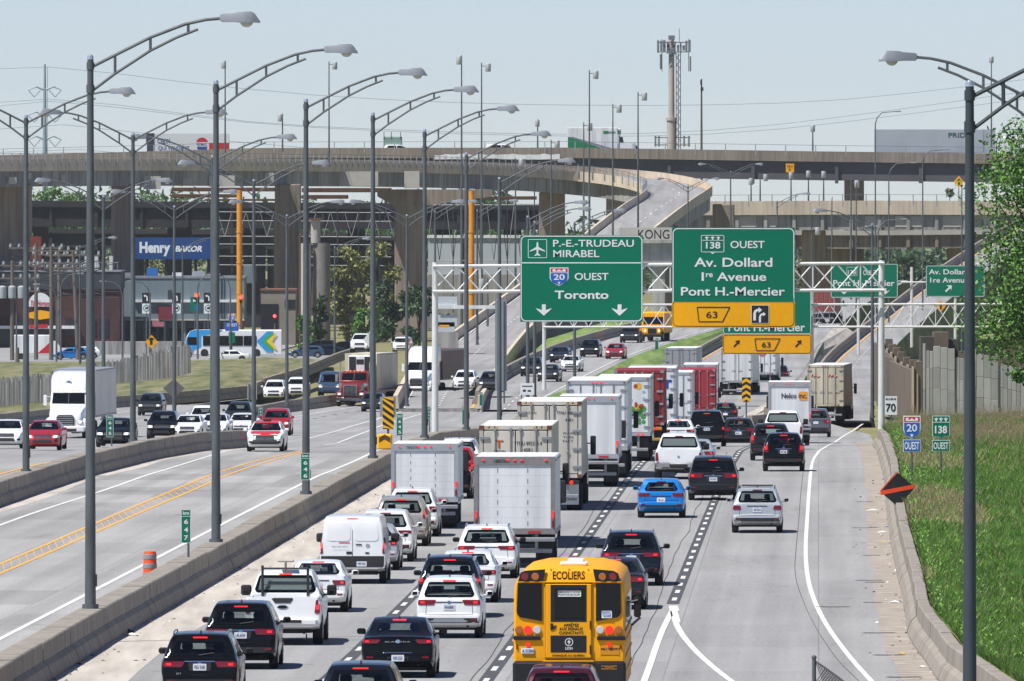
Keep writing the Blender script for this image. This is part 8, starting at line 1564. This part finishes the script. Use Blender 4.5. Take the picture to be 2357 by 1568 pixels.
# ---------------------------------------------------------------- foreground fence, litter
d = 255; f = empty('chain_link_fence', (X(1873, d), d, -.1), 0, 'dark chain-link fence post and mesh at the bottom edge', 'fence'); kk = d / FPX; h = Z(1513, d) + .1
MB().tube([(0, 0, 0), (0, 0, h)], .042, 10).lathe([(.05, h - .02), (.05, h + .02), (.0, h + .05)], n=10).build('post', steel_pole, f, 40)
mesh_m = M('dark_wire_mesh', (.05, .05, .052), .6, .3, var=.2); mb = MB(); fx = 62 * kk
def mpt(u, v): return (.03 + u * fx * 2.2, -u * 1.2, v * (h - .1 - u * .9 + .18 * u * (1 - u)) + .02)
for i in range(-34, 30): 
    for sg in (1, -1):
        pts = []
        for j in range(9):
            u, v = (i / 30 + j / 8 * 1.1) if sg > 0 else (1 - (i / 30 + j / 8 * 1.1)), j / 8
            if 0 <= u <= 1: pts.append(mpt(u, v))
        if len(pts) > 1: mb.tube(pts, .009, 3, False)
mb.build('wire_mesh', mesh_m, f, fix=False); MB().tube([mpt(u / 8, 1) for u in range(9)], .018, 6).build('top_wire', mesh_m, f)
e = Vector(mpt(1, 0)); MB().tube([(e.x, e.y, 0), (e.x, e.y, mpt(1, 1)[2])], .042, 8).build('post', steel_pole, f, 40)
lit = [M('litter_white', (.7, .7, .68), .7, var=.1), M('litter_dark', (.05, .05, .055), .8, var=.2), M('litter_blue', hx('#3a5f8f'), .6, var=.1), M('litter_yellow', hx('#c9a93a'), .7, var=.1), M('litter_brown', hx('#7a6a58'), .9, var=.2)]
rl = random.Random(12); grit = MB()
for i in range(170):
    rgt = rl.random() < .55; y = rl.uniform(310, 560); x = (XR(y) - rl.random() ** 2 * 1.3) if rgt else (XB(y) + .62 + rl.random() ** 2 * 1.6); s_ = rl.uniform(.02, .07); a = rl.random() * 3; z = .008; c, q = math.cos(a) * s_, math.sin(a) * s_
    grit.k = rl.choice([0, 1, 1, 4, 4]); grit.add([(x + c, y + q * 2, z), (x - q, y + c * 2, z), (x - c, y - q * 2, z), (x + q, y - c * 2, z), (x, y, z + s_ * rl.uniform(.3, .9))], [(0, 1, 4), (1, 2, 4), (2, 3, 4), (3, 0, 4)])
tag(grit.build('roadside_grit', lit, None, fix=False), 'small litter, grit and crumbs along both road edges', 'litter', kind='stuff')
for i, (px, y, m, w, lb) in enumerate(((2008, 1176, 0, .5, 'white flat litter by the right barrier near the silver wagon'), (2042, 1214, 2, .22, 'dark blue litter by the right barrier'), (2030, 1226, 0, .4, 'pale strip of litter at the right gutter'), (2033, 1248, 3, .2, 'yellow litter at the right gutter'), (2047, 1300, 0, .16, 'white cup by the right barrier'), (2060, 1388, 0, .35, 'pale bent strip by the right barrier'), (2078, 1506, 3, .2, 'yellow scrap near the bottom of the right gutter'), (2122, 1536, 0, .22, 'white crumpled paper near the bottom right barrier'), (292, 1456, 1, .4, 'black debris pile at the foot of the median barrier'), (303, 1463, 0, .35, 'white and blue scraps beside the black debris'), (210, 1510, 2, .3, 'blue scrap at the foot of the median barrier'), (182, 1531, 1, .3, 'dark scrap farther down the median barrier'), (314, 1522, 1, .14, 'small dark lump on the left shoulder'), (434, 1372, 0, .25, 'white scrap by the median barrier'))):
    p = G(px, y); r = empty('litter', (p.x, p.y, p.z + .006), rl.random() * 3, lb, 'litter', 'roadside litter'); w *= .6; mb = MB(); n = 7; ring = [(math.cos(k * 6.283 / n) * w * rl.uniform(.6, 1.1), math.sin(k * 6.283 / n) * w * rl.uniform(.6, 1.2), rl.uniform(.0, .03)) for k in range(n)]; mb.add(ring + [(0, 0, w * rl.uniform(.25, .5))], [(k, (k + 1) % n, n) for k in range(n)]); mb.build('scrap', lit[m], r, fix=False)
# ---------------------------------------------------------------- air
hz = MB().box(-4300, 4300, -200, 6200, -9.5, 78).build('haze', None); hz.data.materials.clear()
hm = bpy.data.materials.new('haze_air'); hm.use_nodes = True; nn = hm.node_tree.nodes; nn.remove(nn['Principled BSDF']); pv = nn.new('ShaderNodeVolumePrincipled'); pv.inputs['Color'].default_value = (.86, .92, 1, 1); pv.inputs['Density'].default_value = 3.4e-5; pv.inputs['Anisotropy'].default_value = .2
hm.node_tree.links.new(pv.outputs[0], nn['Material Output'].inputs['Volume']); hz.data.materials.append(hm); tag(hz, 'thin pale air over the whole place', 'haze', kind='stuff')
flush_text()
